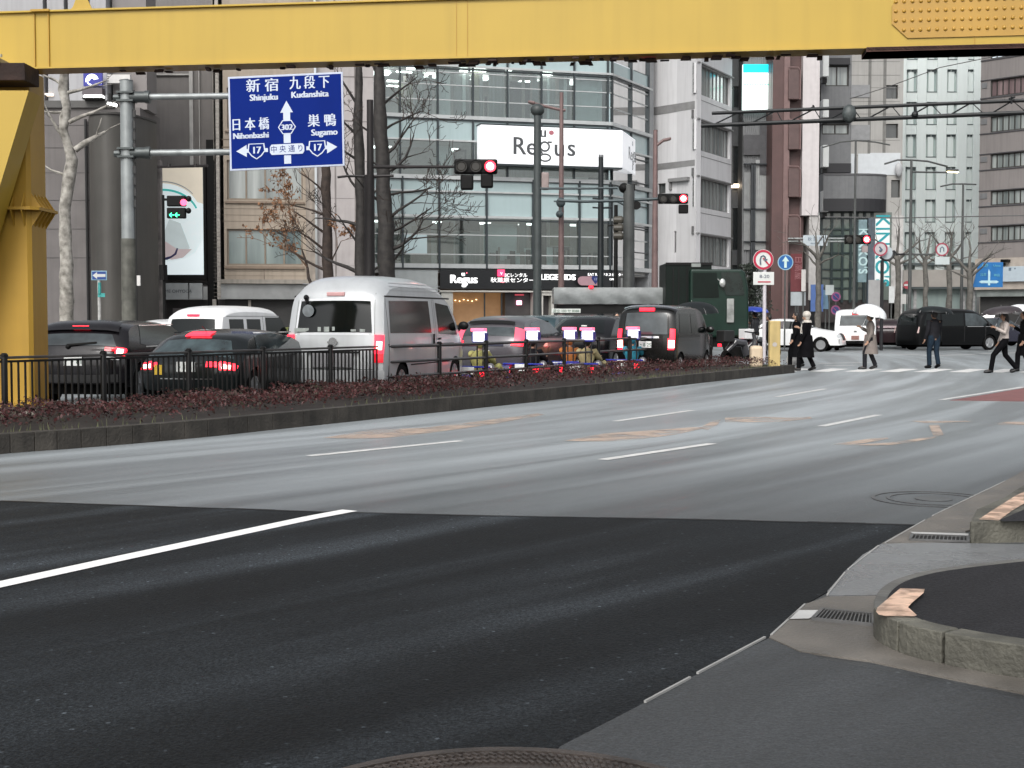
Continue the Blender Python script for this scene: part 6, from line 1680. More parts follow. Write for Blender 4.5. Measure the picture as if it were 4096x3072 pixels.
# hanging route badge in front of the fascia (pink capsule with a dark blue shield)
tb = thing("route_badge_sign", "pink capsule shaped sign with a dark blue route shield", "sign", FA.P(11, 3.5, .6))
u0, z0 = FA.uz(2300, 1124); u1, _ = FA.uz(2402, 1124); m = MB()
rr = .26; cap = [(u0 + rr + rr * cos(a), z0 + rr * sin(a)) for a in [pi / 2 + pi * k / 8 for k in range(9)]] + [(u1 - rr + rr * cos(a), z0 + rr * sin(a)) for a in [-pi / 2 + pi * k / 8 for k in range(9)]]
m.plate(FA.P(0, 0, .5), FA.ex, (0, 0, 1), cap, -.05, 0); m.build("capsule", M("dusty_pink", (.36, .22, .25), .5, var=.05), tb, world=True)
us, zs = FA.uz(2370, 1120); m = MB(); m.plate(FA.P(us, zs, .5), FA.ex, (0, 0, 1), [(-.22, .2), (.22, .2), (.24, .05), (0, -.26), (-.24, .05)], .004, .02); q = m.build("shield", M("navy_shield", (.02, .03, .14), .4, var=0), tb, world=True)
m = MB(); m.text("17", FA.P(us, zs + .02, .53), FA.ex, (0, 0, 1), .2, ext=.004); m.build("shield_number", M("pale_blue_ink", (.4, .45, .6), .4, var=0), q, world=True)
# white lit box sign
t = thing("illuminated_box_sign", "large white illuminated box sign with dark letters wrapping the building corner", "sign", FA.P(9, 11, .5))
LW = M("lit_white_acrylic", (.85, .86, .87), .35, var=.01, emit=(.93, .95, 1), es=.30)
u0, z0 = FA.uz(1905, 662); u1, z1 = FA.uz(2448, 512)
zt_, zb_ = zf(511), zf(662)
m = MB(); FA.box(m, u0, L + .35, zb_, zt_, .15, .95); m.build("front_panel", LW, t, world=True, bevel=.02)
pA = FA.P(L + .354, 0, .95); 
Fs = Fac(*[0] * 0) if False else None
pB = at(2563, 560, 85.2); pB.z = 0
m = MB(); exs = (pB - pA).normalized(); ns = Vector((exs.y, -exs.x, 0)); Ls = (pB - pA).length
m.obox((pA + pB) / 2 + Vector((0, 0, (zt_ + zb_) / 2)) - ns * .3, exs * Ls / 2, ns * .3, Vector((0, 0, (zt_ - zb_) / 2))); m.build("side_panel", LW, t, world=True, bevel=.02)
m = MB(); FA.box(m, u0 - .03, L + .36, zb_ - .1, zb_ - .005, .1, .97); FA.box(m, u0 - .03, L + .36, zt_ + .005, zt_ + .08, .1, .9); m.build("edge_trim", MUL, t, world=True)
DKL = M("charcoal_letters", (.07, .075, .08), .5, var=0)
def stxt(txt, px, py, size, mat=DKL, ws=1.0, b2=True):
    u, z = FA.uz(px, py); u -= .0; m = MB()
    # letters stand on the face of the box
    k = (1 - .95 / 79)
    pu = FA.P(u, z, 0); o = Vector((0, 0, CAMH)); p = o + (pu - o) * k; p = p + FA.n * ((FA.P(0, 0, .96) - p).dot(FA.n))
    m.text(txt, p, FA.ex, (0, 0, 1), size, ext=.01, wscale=ws)
    if b2: m.text(txt, p + FA.ex * .04 + FA.n * .003, FA.ex, (0, 0, 1), size, ext=.009, wscale=ws)
    m.build("lettering", mat, t, world=True)
stxt("Re", 2096, 588, 1.40, ws=.97); stxt("u", 2235, 594, 1.40); stxt("s", 2283, 594, 1.40); 
stxt("u", 2170, 530, .85)
stxt("a"[:0] + "•", 2203, 534, 1.0, M("dusty_red_dot", (.42, .14, .17), .5, var=0))
# two-storey g
u, z = FA.uz(2178, 588); k = (1 - .95 / 79); o = Vector((0, 0, CAMH)); p = o + (FA.P(u, z, 0) - o) * k; p = p + FA.n * ((FA.P(0, 0, .96) - p).dot(FA.n))
def ring(c, rx, rz, th, n=26):
    m_ = MB(); outer = [(c[0] + rx * cos(a), c[1] + rz * sin(a)) for a in [2 * pi * k / n for k in range(n)]]
    inner = [(c[0] + (rx - th) * cos(a), c[1] + (rz - th) * sin(a)) for a in [2 * pi * k / n for k in range(n)]]
    for i in range(n):
        j = (i + 1) % n; m_.plate(p, FA.ex, (0, 0, 1), [outer[i], outer[j], inner[j], inner[i]], -.03, .0)
    return m_
ring((0, .02), .31, .30, .1).build("lettering", DKL, t, world=True); ring((.02, -.60), .36, .24, .09).build("lettering", DKL, t, world=True)
m = MB(); m.plate(p, FA.ex, (0, 0, 1), [(.18, .32), (.42, .32), (.42, .22), (.2, .22)], -.03, 0); m.plate(p, FA.ex, (0, 0, 1), [(-.28, -.28), (-.18, -.40), (-.1, -.37), (-.18, -.22)], -.03, 0); m.build("lettering", DKL, t, world=True)
m = MB(); cS = (pA + pB) / 2 + exs * .25; 
m.text("Regus", cS + ns * .012 + Vector((0, 0, (zt_ + zb_) / 2)), exs, (0, 0, 1), 1.05, ext=.01, wscale=1.15); m.text("u", cS + ns * .012 + Vector((0, 0, (zt_ + zb_) / 2 + .75)), exs, (0, 0, 1), .6, ext=.01); m.text("o", cS + ns * .012 + Vector((0, 0, (zt_ + zb_) / 2 - .65)), exs, (0, 0, 1), .7, ext=.01)
m.build("lettering", M("grey_letters", (.35, .36, .37), .5, var=0), t, world=True)

# ---- white building with ribbon windows
F0 = Fac(2590, 87, 2782, 84); F = Fac(2782, 84, 2921, 89.6)
b = bld("white_office_building", "white concrete building with ribbon windows right of the glazed corner", F0)
WC = M("white_concrete", (.60, .60, .61), .6, var=.05, scale=.6, streak=.12); WC2 = M("light_grey_concrete", (.50, .50, .51), .6, var=.05, scale=.6, streak=.12)
ZT = 27
holes0 = [F0.rect(2697, 2712, 925, 1010), F0.rect(2714, 2728, 930, 1012), F0.rect(2632, 2662, 735, 772)]
m = MB(); F0.wall(m, 0, F0.len * .60, 0, ZT, holes0); m.build("wall", WC, b, world=True)
for h in holes0: window(F0, b, h, 1, 1, PANE_DK, FRMD)
m = MB(); F0.box(m, F0.len * .602, F0.len, 0, ZT, -.4, .02); m.build("corner_wall", WC2, b, world=True)
for q_ in ((2592, 2780, 433, 436, .0, .03), (2592, 2780, 660, 663, 0, .03)): m = MB(); F0.pbox(m, *q_); m.build("wall_joint", M("grey_joint", (.2, .2, .2), .7), b, world=True)
m = MB(); F0.pbox(m, 2684, 2689, 715, 760, .02, .2); F0.pbox(m, 2684, 2760, 716, 722, .02, .3); m.build("door_hood", M("grey_joint", (.2, .2, .2), .7), b, world=True)
rows = [(250, 371), (477, 597), (706, 826), (936, 1057), (22, 145)]
hs = []
for a, c in rows:
    u0, z1 = F.uz(2786, a); _, z0 = F.uz(2786, c); hs.append((u0, F.len - .35, z0, z1))
m = MB(); F.wall(m, 0, F.len, 0, ZT, hs, .25); m.build("wall", WC, b, world=True)
for h in hs: window(F, b, h, 9, 1, PANE_GRY, FRM, rec=.22, fw=.06)
m = MB(); m.prism([tuple(q.xy) for q in (F0.P(.1, 0, -.45), F0.P(F0.len - .35, 0, -.45), F.P(.35, 0, -.4), F.P(F.len - .05, 0, -.4), Vector((13.5, 95, 0)), Vector((8.5, 95, 0)))], 0, ZT - .1); m.build("block", M("building_core", (.03,) * 3), b, world=True)
m = MB()
for a, c in rows:
    _, z = F.uz(2786, c + 22 if c < 1000 else 1075); F.box(m, 0, F.len, z - .02, z + .02, 0, .01)
    _, z1 = F.uz(2786, a); F.box(m, 0, F.len + .1, z1 + .02, z1 + .1, 0, .12)
m.build("window_drip", M("grey_joint", (0,) * 3), b, world=True)
m = MB()
for py in (440, 672, 905): F0.pbox(m, 2771, 2777, py, py + 32, .03, .12)
m.build("wall_vent", FRM, b, world=True)

# ---- dark glass slot building
F = Fac(2918, 93, 2974, 93)
b = bld("dark_glass_building", "narrow dark glass building between the white one and the metal-clad one", F)
m = MB(); F.pbox(m, 2900, 2972, -200, 1290, -6, -.1); m.build("wall", M("black_glass", (.012, .016, .018), .1, var=.3, coat=.4), b, world=True)
for a, c in ((150, 345), (430, 585), (762, 832), (1000, 1060)):
    m = MB(); F.pbox(m, 2928, 2968, a, c, -.1, .02); m.build("grey_panel", M("grey_glass_panel", (.10, .105, .11), .3, var=.25, scale=1), b, world=True)
m = MB(); F.pbox(m, 2914, 2966, 738, 752, .1, .5); m.build("lit_sign_edge", M("lit_gold", (1, .8, .6), .4, var=0, emit=(1, .8, .6), es=2.5), b, world=True)

# ---- metal-clad building with screen
F = Fac(2974, 91, 3102, 91)
b = bld("metal_clad_building", "ribbed grey metal building carrying the bright screen", F)
RM = M("ribbed_grey_cladding", (.17, .175, .18), .5, var=.1, scale=1)
m = MB(); u0, _ = F.uz(2970, 900); u1, _ = F.uz(3100, 900); nn_ = 17; prf = []
for k in range(nn_):
    a_, st_ = u0 + (u1 - u0) * k / nn_, (u1 - u0) / nn_
    prf += [(a_, -.14), (a_ + st_ * .4, -.14), (a_ + st_ * .5, -.07), (a_ + st_ * .9, -.07)]
prf += [(u1, -.14), (u1, -6), (u0, -6)]
m.prism([tuple(F.P(a_, 0, d_).xy) for a_, d_ in prf], 0, 26)
m.build("wall", RM, b, world=True)
m = MB(); F.pbox(m, 2974, 3100, 540, 620, -.05, .1); F.pbox(m, 3040, 3100, 500, 700, -.05, .12); m.build("dark_panel", M("dark_grey_cladding", (.06, .06, .065), .5, var=.2), b, world=True)
m = MB()
for py in (655, 835, 965): F.pbox(m, 2974, 3098, py, py + 5, 0, .3)
for px in (3002, 3012, 3070): F.pbox(m, px, px + 4, 655, 1180, 0, .3)
F.pbox(m, 3004, 3018, 660, 1180, -.05, .02)
m.build("steel_frame", M("dark_steel", (.04, .045, .05), .5, metal=.4), b, world=True)
m = MB()
for k in range(9): F.pbox(m, 2978 + k * 3, 2979.5 + k * 3, 690, 1000, -.02, .05); F.pbox(m, 3022 + k * 8, 3026 + k * 8, 640, 1000, -.04, .06)
m.build("louvres", M("pale_louvre", (.32, .33, .33), .4, metal=.4, var=.1), b, world=True)
t = thing("led_screen", "bright white and cyan advertising screen on the ribbed metal wall", "screen", F.P(1, 14, .5))
m = MB(); F.pbox(m, 2968, 3097, 262, 448, .1, .45); sc = m.build("screen_white", M("lit_screen_white", (1, 1, 1), .4, var=0, emit=(.78, 1, .96), es=1.3), t, world=True)
m = MB(); F.pbox(m, 2968, 3097, 262, 296, .452, .46); m.build("screen_cyan", M("lit_screen_cyan", (0, .6, .7), .4, var=.3, scale=4, emit=(.0, .55, .75), es=1.1), t, world=True)
m = MB(); F.pbox(m, 3000, 3045, 276, 292, .462, .468); m.build("screen_blue", M("lit_screen_blue", (0, .5, .9), .4, var=0, emit=(.0, .85, .85), es=1.0), t, world=True)
m = MB()
for k in range(12): F.pbox(m, 2972 + k * 10, 2979 + k * 10, 340 + (k % 2), 346, .452, .458)
m.build("screen_text", M("lit_screen_green", (0, .8, .5), .4, var=0, emit=(.1, .8, .55), es=.8), t, world=True)

# ---- brown-red tower
F = Fac(3094, 89, 3276, 89)
b = bld("brown_tiled_tower", "brown-red tiled tower with stacked balcony boxes", F)
BR = M("brown_red_tile", (.085, .045, .042), .5, var=.12, scale=1, bump=.1, bscale=20, streak=.1)
m = MB(); F.pbox(m, 3095, 3216, -200, 1290, -8, -.5); m.build("wall", BR, b, world=True)
m = MB(); F.pbox(m, 3096, 3140, -200, 1290, -.5, 0); m.build("front_pier", BR, b, world=True)
m = MB(); F.pbox(m, 3141, 3150, -200, 1290, -.5, .08); m.build("pink_brown_rib", M("pink_brown_rib", (.16, .10, .095), .5), b, world=True)
for y0, y1 in ((30, 175), (280, 400), (488, 600), (675, 790), (870, 960)):
    m = MB(); F.pbox(m, 3152, 3196, y0, y1, -.5, .25); bb = m.build("balcony", M("brown_balcony", (.09, .055, .052), .5, var=.1), b, world=True, bevel=.05)
    m = MB(); u0, zt = F.uz(3150, y0); u1, _ = F.uz(3198, y0); _, zb = F.uz(3198, y1)
    m.tube([F.P(u0, zt + .12, .3), F.P(u1 - .15, zt + .12, .3), F.P(u1, zt - .1, .3), F.P(u1, zb, .3)], .05, 6); m.build("balcony_rail", M("pink_brown_rib", (0,) * 3), bb, world=True)
m = MB(); F.pbox(m, 3216, 3272, -200, 862, -6, .1); m.build("white_strip", M("pinkish_white_wall", (.52, .49, .49), .6, var=.04, streak=.1), b, world=True)
m = MB(); F.pbox(m, 3237, 3276, 862, 1200, -3, 0); m.build("grey_column", M("grey_column", (.38, .37, .36), .6, var=.15, streak=.2), b, world=True)
m = MB(); F.pbox(m, 3095, 3237, 1130, 1290, -.4, -.1); m.build("shop_front", M("dark_brown_shop", (.03, .022, .022), .4, var=.6, scale=1.5), b, world=True)

# ---- grey tiled building with rounded balcony
F = Fac(3276, 96, 3606, 96)
b = bld("grey_tiled_building", "grey tiled building with a rounded balcony and a glazed lower corner", F)
GT1 = M("beige_grey_tile", (.31, .305, .29), .6, var=.08, scale=.8, streak=.12); GD = M("mid_grey_band", (.15, .155, .16), .6, var=.08, streak=.15)
h = [F.rect(3302, 3395, 262, 345), F.rect(3288, 3395, 495, 538)]
hr = [F.rect(3544, 3592, 340, 395), F.rect(3544, 3592, 495, 552), F.rect(3548, 3590, 205, 235), F.rect(3565, 3600, 720, 790)]
u0, z0 = F.uz(3278, 905); u1, _ = F.uz(3400, 905); m = MB(); F.wall(m, u0, u1, z0, ZT, h); m.build("left_wall", GD, b, world=True)
u2, _ = F.uz(3606, 905); m = MB(); F.wall(m, u1, u2, F.uz(3500, 1180)[1], ZT, hr); m.build("right_wall", GT1, b, world=True)
for q in h: window(F, b, q, 2, 1, PANE_GRY, FRMD, fw=.09)
for q in hr: window(F, b, q, 1, 1, PANE_DK, FRMD, fw=.04, rec=.3)
m = MB()
for y in (190, 245, 300, 350, 405, 455, 560, 620): F.pbox(m, 3402, 3600, y, y + 1.6, 0, .01)
for x in (3480, 3540): F.pbox(m, x, x + 1.5, -200, 620, 0, .01)
m.build("panel_joints", M("beige_joint", (.15, .148, .14), .8), b, world=True)
for y0, y1 in ((340, 390), (500, 560)): m = MB(); F.pbox(m, 3404, 3478, y0, y1, 0, .06); m.build("grey_inset", M("inset_grey", (.22, .225, .23), .6), b, world=True)
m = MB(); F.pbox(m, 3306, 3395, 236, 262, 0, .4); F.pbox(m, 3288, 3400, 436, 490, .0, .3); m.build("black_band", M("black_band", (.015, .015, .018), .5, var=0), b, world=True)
m = MB(); F.box(m, u0, u2 - .1, 0, ZT - .1, -7, -.42); m.build("block", M("building_core", (.03,) * 3), b, world=True)
m = MB(); F.pbox(m, 3404, 3420, 615, 705, 0, .02); F.pbox(m, 3432, 3480, 615, 700, 0, .05); F.pbox(m, 3480, 3600, 612, 700, 0, .04); m.build("white_panels", M("white_blue_panel", (.5, .53, .55), .5, var=.05), b, world=True)
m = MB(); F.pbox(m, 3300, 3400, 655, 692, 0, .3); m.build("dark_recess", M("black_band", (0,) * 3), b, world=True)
# rounded balcony
m = MB(); ua, zt = F.uz(3278, 708); ub, _ = F.uz(3545, 708); zb = F.uz(3278, 800)[1]
arcp = [F.P(ua, 0, 1.2), F.P(ua + (ub - ua) * .5, 0, 1.25)] + [F.P(ua + (ub - ua) * (.5 + .5 * sin(a)), 0, 1.25 * cos(a)) for a in [pi / 2 * k / 8 for k in range(1, 9)]] + [F.P(ua, 0, -.2)]
m.prism([tuple(q.xy) for q in arcp], zb, zt); m.build("rounded_balcony", GD, b, world=True, smooth=True, ang=40)
m = MB(); m.prism([tuple((q + F.n * .05).xy) for q in arcp], zt + .002, zt + .12); m.build("balcony_coping", M("dark_coping2", (.08, .08, .085), .5), b, world=True)
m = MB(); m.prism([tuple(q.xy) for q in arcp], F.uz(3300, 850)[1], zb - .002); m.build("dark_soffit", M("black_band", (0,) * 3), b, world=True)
m = MB(); F.pbox(m, 3276, 3560, 850, 1200, -.4, .2); m.build("glazed_front", curt("greenish_pane", (.03, .045, .042), (.15, .19, .165), .8), b, world=True)
m = MB()
for px in (3278, 3320, 3362, 3395, 3420, 3450, 3480): F.pbox(m, px, px + 6, 850, 1210, .2, .32)
for py in (872, 915, 940, 1010, 1075, 1110, 1150): F.pbox(m, 3278, 3490, py, py + 6, .2, .3)
m.build("mullion", M("teal_dark_mullion", (.02, .035, .036), .4, var=0), b, world=True)
m = MB(); F.pbox(m, 3276, 3600, 1200, 1290, -.3, .1); m.build("shop_front", M("dark_brown_shop", (0,) * 3), b, world=True)
m = MB(); F.pbox(m, 3560, 3606, 862, 1290, -.2, .1); m.build("pale_corner", M("pale_corner_wall", (.4, .39, .38), .6, var=.3, scale=2), b, world=True)
t = thing("dish_aerial", "small round dish on the grey tiled building's side", "dish", F.P(F.uz(3588, 650)[0], 12, .2))
m = MB(); u, z = F.uz(3590, 680); m.ball(F.P(u, z, .3), .45, 14, 8, (.6, .4, 1.1)); m.build("dish", M("grey_dish", (.35, .36, .37), .5), t, world=True, smooth=True)
# white projecting sign boards in a column
for i, (y0, y1, w) in enumerate(((228, 318, "topmost"), (408, 480, "second from the top"), (588, 676, "third from the top"), (768, 852, "lowest"))):
    t = thing("projecting_sign", "white projecting sign board on the grey building, %s of the column" % w, "sign", F.P(F.uz(3288, y1)[0], F.uz(3288, y1)[1], .6), group="white projecting sign boards")
    m = MB(); F.pbox(m, 3276, 3300, y0, y1, .35, 1.2); m.build("board", M("white_sign_acrylic", (.66, .68, .67), .4, var=.03), t, world=True, bevel=.05)
    m = MB(); F.pbox(m, 3278, 3296, y1 + 4, y1 + 22, .35, .9); m.build("bracket", TRIM, t, world=True)

# vertical teal-lettered sign
F9 = Fac(3380, 92, 3580, 92)
def vsign(px0, px1, py0, py1, word, label, colr, tx, size):
    t = thing("vertical_shop_sign", label, "sign", F9.P(F9.uz(px0, py1)[0], F9.uz(px0, py1)[1], .3))
    m = MB(); F9.pbox(m, px0, px1, py0, py1, .0, .3); m.build("board", colr, t, world=True, bevel=.03)
    u, z = F9.uz((px0 + px1) / 2, (py0 + py1) / 2); m = MB()
    for dx in (-.025, .025): m.text(word, F9.P(u + dx, z, .31 + dx * .1), (0, 0, -1), F9.ex, size, ext=.008, wscale=1.0)
    m.build("lettering", tx, t, world=True)
TEALL = M("teal_letters", (.01, .26, .30), .4, var=0)
vsign(3492, 3552, 876, 1130, "KINKO'S", "white vertical shop sign with rotated teal capital letters", M("white_sign_face", (.68, .72, .71), .4, var=.03), TEALL, 1.28)
vsign(3430, 3462, 880, 1130, "KINKO'S", "narrow dull vertical sign with teal letters left of the brighter one", M("dull_teal_sign", (.14, .21, .23), .4, var=.2), M("pale_teal_letters", (.4, .55, .56), .4, var=0), .8)
t = thing("sign_mast", "dark blue grey mast between the two vertical teal-lettered signs", "post", F9.P(F9.uz(3475, 1200)[0], 0, .1))
m = MB(); F9.pbox(m, 3468, 3490, 872, 1270, .0, .4); m.build("mast", M("slate_mast", (.06, .08, .10), .5, var=.2), t, world=True)

# ---- pale green tower
F = Fac(3598, 112, 3908, 112)
b = bld("pale_green_tower", "tall pale green tower with white pilasters at the back right", F)
PG = M("pale_green_white_wall", (.60, .66, .65), .5, var=.04, scale=.4, streak=.06)
m = MB(); F.pbox(m, 3590, 3908, -300, 1290, -8, -.25); m.build("wall", PANE_GRN, b, world=True)
m = MB()
for px0, px1 in ((3592, 3614), (3676, 3694), (3757, 3775), (3836, 3857), (3903, 3910)): F.pbox(m, px0, px1, -300, 1080, -.25, .2)
m.build("pilaster", PG, b, world=True, bevel=.03)
bays = ((3614, 3676), (3694, 3757), (3775, 3836), (3857, 3903)); 
for k in range(8):
    y0 = 240 + (k - 2) * 130
    if y0 > 1050: continue
    m = MB()
    for a, c in bays:
        F.pbox(m, a, c, y0, y0 + 38, -.2, .08)
    sp_ = m.build("spandrel", PG, b, world=True)
    for a, c in bays:
        m = MB(); F.pbox(m, a + 2, c - 2, y0 - 3, y0 - .5, -.2, .12); m.build("top_line", M("slate_line", (.10, .125, .13), .5, var=0), sp_, world=True)
        for h0, h1 in ((a + 4, (a + c) / 2 - 3), ((a + c) / 2 + 3, c - 4)): m = MB(); F.pbox(m, h0, h1, y0 + 39, y0 + 46, -.2, -.05); m.build("vent_slot", M("slate_line", (.10, .125, .13)), sp_, world=True)
m = MB()
for a, c in bays:
    F.pbox(m, (a + c) / 2 - 1, (a + c) / 2 + 1, -300, 1080, -.25, -.1)
m.build("glazing_bar", PG, b, world=True)
m = MB(); F.pbox(m, 3606, 3910, 1080, 1148, -.2, .5); m.build("fascia", M("beige_fascia", (.42, .395, .365), .6, var=.12, scale=.8), b, world=True)
m = MB(); F.pbox(m, 3606, 3910, 1052, 1062, -.2, .4); F.pbox(m, 3606, 3910, 1148, 1156, -.2, .45); m.build("dark_band", M("slate_line", (0,) * 3), b, world=True)
m = MB(); F.pbox(m, 3606, 3910, 1156, 1290, -4, -1.5); m.build("shop_interior", M("grey_shop_interior", (.25, .24, .23), .7, var=.4, scale=1), b, world=True)
m = MB(); F.pbox(m, 3660, 3705, 1168, 1182, -1, -.9); F.pbox(m, 3710, 3730, 1169, 1180, -1, -.9); F.pbox(m, 3746, 3752, 1174, 1179, -1, -.9); m.build("ceiling_light", M("lit_strip", (1,) * 3), b, world=True)
m = MB()
for px in (3655, 3850, 3890): F.pbox(m, px, px + 10, 1156, 1290, -1.5, 0)
for k in range(5): F.pbox(m, 3812 + k * 17, 3824 + k * 17, 1196 - (k % 2) * 20, 1260, -1.4, -.8)
m.build("shop_display", M("pale_display", (.42, .42, .42), .5, var=.3, scale=3), b, world=True)

# ---- brown-grey office at right
F = Fac(3908, 100, 4500, 92)
b = bld("brown_grey_office_building", "brown-grey office block with ribbon windows at the right edge", F)
BG = M("brown_grey_cladding", (.205, .19, .185), .55, var=.06, scale=.5, streak=.15)
rows = [(618, 676), (765, 822), (906, 966), (467, 530), (322, 388), (170, 236)]
hs = []
for i, (a, c) in enumerate(rows):
    ua, z1 = F.uz(3962, a); _, z0 = F.uz(3962, c); hs.append((ua, F.len - 1, z0, z1))
m = MB(); F.wall(m, 0, F.len, F.uz(3960, 1040)[1], ZT, hs); m.build("wall", BG, b, world=True)
for i, q in enumerate(hs): window(F, b, q, 20, 1, [PANE_GRY, PANE_GRY, PANE_GRY, PANE_GRY, curt("mauve_pane", (.10, .07, .075), (.26, .2, .2), 1.5), M("lit_blue_white_pane", (.5, .56, .6), .2, var=.2, emit=(.8, .9, 1), es=.35)][i], FRMD, fw=.07)
m = MB()
for q in hs: F.box(m, 0, F.len, q[2] - .1, q[2] - .02, 0, .06); F.box(m, 0, F.len, q[3] + .02, q[3] + .08, 0, .06)
m.build("band_line", M("dark_band_line", (.06, .06, .065), .5), b, world=True)
for q in hs: m = MB(); F.box(m, .1, q[0] - .25, q[3] - .5, q[3] - .12, 0, .05); m.build("side_vent", GD, b, world=True)
m = MB(); F.box(m, 0, F.len, 0, ZT - .1, -8, -.4); m.build("block", M("building_core", (.03,) * 3), b, world=True)
m = MB(); F.pbox(m, 3910, 4500, 1036, 1150, -.1, .35); m.build("beige_fascia", M("beige_stone_fascia", (.36, .32, .28), .6, var=.1), b, world=True)
m = MB(); F.pbox(m, 3910, 4500, 1150, 1180, -.3, .1); m.build("glass_awning", M("dim_glass_awning", (.18, .2, .195), .3, var=.3, scale=1), b, world=True)
m = MB(); F.pbox(m, 3905, 4500, 1180, 1290, -2, -.5); m.build("shop_interior", M("beige_shop_interior", (.30, .28, .24), .7, var=.15, scale=.6, emit=(1, .92, .75), es=.05), b, world=True)
t = thing("pale_blue_shop_sign", "long pale blue sign board right of the blue direction sign", "sign", F.P(5, 3, .5))
m = MB(); F.pbox(m, 4020, 4300, 1068, 1122, .36, .6); m.build("board", M("pale_blue_board", (.40, .47, .52), .4, var=.04), t, world=True, bevel=.02)
m = MB(); F.pbox(m, 4052, 4062, 1072, 1084, .6, .61); F.pbox(m, 4074, 4080, 1072, 1078, .6, .61); m.build("lettering", M("ink_slate", (.12, .16, .2), .5), t, world=True)
t = thing("wall_camera", "black lamp bracket above the pale blue sign board", "lamp", F.P(F.uz(4030, 1050)[0], 4, .5))
m = MB(); F.pbox(m, 4024, 4054, 1039, 1049, .4, .8); F.pbox(m, 4020, 4034, 1054, 1064, .4, .8); m.build("housing", TRIM, t, world=True, bevel=.03)

# ---- things above the girder at the top left: pale signboard building
F = Fac(-500, 70, 1300, 72)
b = bld("pale_rooftop_building", "pale building showing above the yellow girder at the top left", F)
m = MB(); F.pbox(m, 660, 1500, -400, 80, -5, 0); m.build("wall", M("off_white_panel", (.55, .56, .55), .6, var=.05), b, world=True)
m = MB(); F.pbox(m, 525, 538, -300, 80, .1, .4); m.build("dark_pipe", TRIM, b, world=True)
m = MB(); u, z = F.uz(1010, -40); m.text("小山ビル", F.P(u, z, .02), F.ex, (0, 0, 1), 1.6, ext=.01); m.build("lettering", M("ink_black", (.02,) * 3, .5, var=0), b, world=True)
# ================================================================ street furniture
GALV = M("galvanised_grey", (.27, .29, .29), .45, metal=.35, var=.18, scale=3, streak=.2)
DPOL = M("dark_brown_pole", (.014, .011, .011), .5, metal=.2, var=.2)
GPOL = M("dull_grey_pole", (.075, .08, .078), .5, metal=.2, var=.2, streak=.2)
BPOL = M("red_brown_pole", (.16, .105, .10), .5, metal=.1, var=.15)
def pole(px, Y, py_top, r, mb=None, base=0.0, r2=None):
    m = mb or MB(); p = at(px, py_top, Y); m.tube([(p.x, Y, base), (p.x, Y, p.z)], [r, r2 or r * .8], 12); return m
# ---- big blue direction sign
Y = 37.0
t = thing("direction_sign", "big blue direction sign with white place names and arrows on a grey pole", "road sign", (X_(517, Y), Y, .14))
m = MB(); pt_ = at(512, 322, Y); x0 = X_(518, Y)
m.tube([(x0, Y, .14), (x0, Y, Z_(322, Y))], [.19, .17], 18); m.tube([(x0, Y, Z_(322, Y)), (x0, Y, Z_(316, Y))], [.19, .05], 18)
m.build("pole", GALV, t, world=True, smooth=True)
m = MB(); m.tube([(x0, Y, .14), (x0, Y, Z_(955, Y))], [.205, .195], 18); m.build("pole_sleeve", M("dirty_pole_sleeve", (.10, .10, .085), .7, var=.4, scale=4, streak=.3), t, world=True, smooth=True)
m = MB()
for k in range(9): m.box(x0 + .17, x0 + .23, Y - .05, Y + .05, Z_(470 + k * 45, Y), Z_(440 + k * 45, Y) )
m.tube([(x0 + .2, Y, .3), (x0 + .2, Y, Z_(360, Y))], .022, 6); m.build("cable_duct", M("black_duct", (.015, .015, .015), .5, var=0), t, world=True)
for py in (388, 612):
    z = Z_(py, Y); xa = X_(545, Y); xe = X_(935, Y); m = MB()
    m.tube([(xa + .35, Y, z), (xe, Y - .05, Z_(py - 3, Y))], .085, 14); m.build("arm", GALV, t, world=True, smooth=True)
    m = MB(); m.tube([(x0 + .1, Y, z), (x0 + .5, Y, z)], [.15, .15], 12); m.tube([(x0 + .5, Y, z), (x0 + .62, Y, z)], [.17, .17], 12)
    m.tube([(x0 - .34, Y, z - .02), (x0 - .17, Y, z - .02)], [.09, .09], 8)
    m.box(x0 - .22, x0 + .22, Y - .22, Y + .22, z - .14, z - .09); m.box(x0 - .22, x0 + .22, Y - .22, Y + .22, z + .08, z + .13)
    m.build("clamp", M("dark_galvanised_clamp", (.07, .08, .08), .45, metal=.4, var=.2), t, world=True, smooth=True)
# panel: corners from the photograph, leaning a little
cTL, cTR, cBL = at(911, 308, Y - .2), at(1371, 287, Y - .2), at(920, 684, Y - .2)
ex = (cTR - cTL); W_ = ex.length; ex = ex.normalized(); ez = (cTL - cBL); H_ = ez.length; ez = ez.normalized()
nn = ex.cross(ez).normalized()
ez = nn.cross(ex).normalized() if False else ez
def sp(x, y): return cBL + ex * (x * W_) + ez * (y * H_)
m = MB(); m.plate(cBL, ex, ez, [(0, 0), (W_, 0), (W_, H_), (0, H_)], -.06, 0); pan = m.build("sign_panel", M("sign_rim_white", (.45, .5, .62), .35, var=.03), t, world=True, bevel=.01)
BLU = M("sign_blue", (.0018, .016, .165), .6, var=.06, scale=1, spec=.08)
m = MB(); m.plate(cBL, ex, ez, [(.05, .05), (W_ - .05, .05), (W_ - .05, H_ - .05), (.05, H_ - .05)], .0, .004); m.build("sign_face", BLU, pan, world=True)
SW = M("sign_white_print", (.52, .58, .68), .4, var=.04)
nf = nn * (.006 if (sp(.5, .5) - nn).y > sp(.5, .5).y else .006)
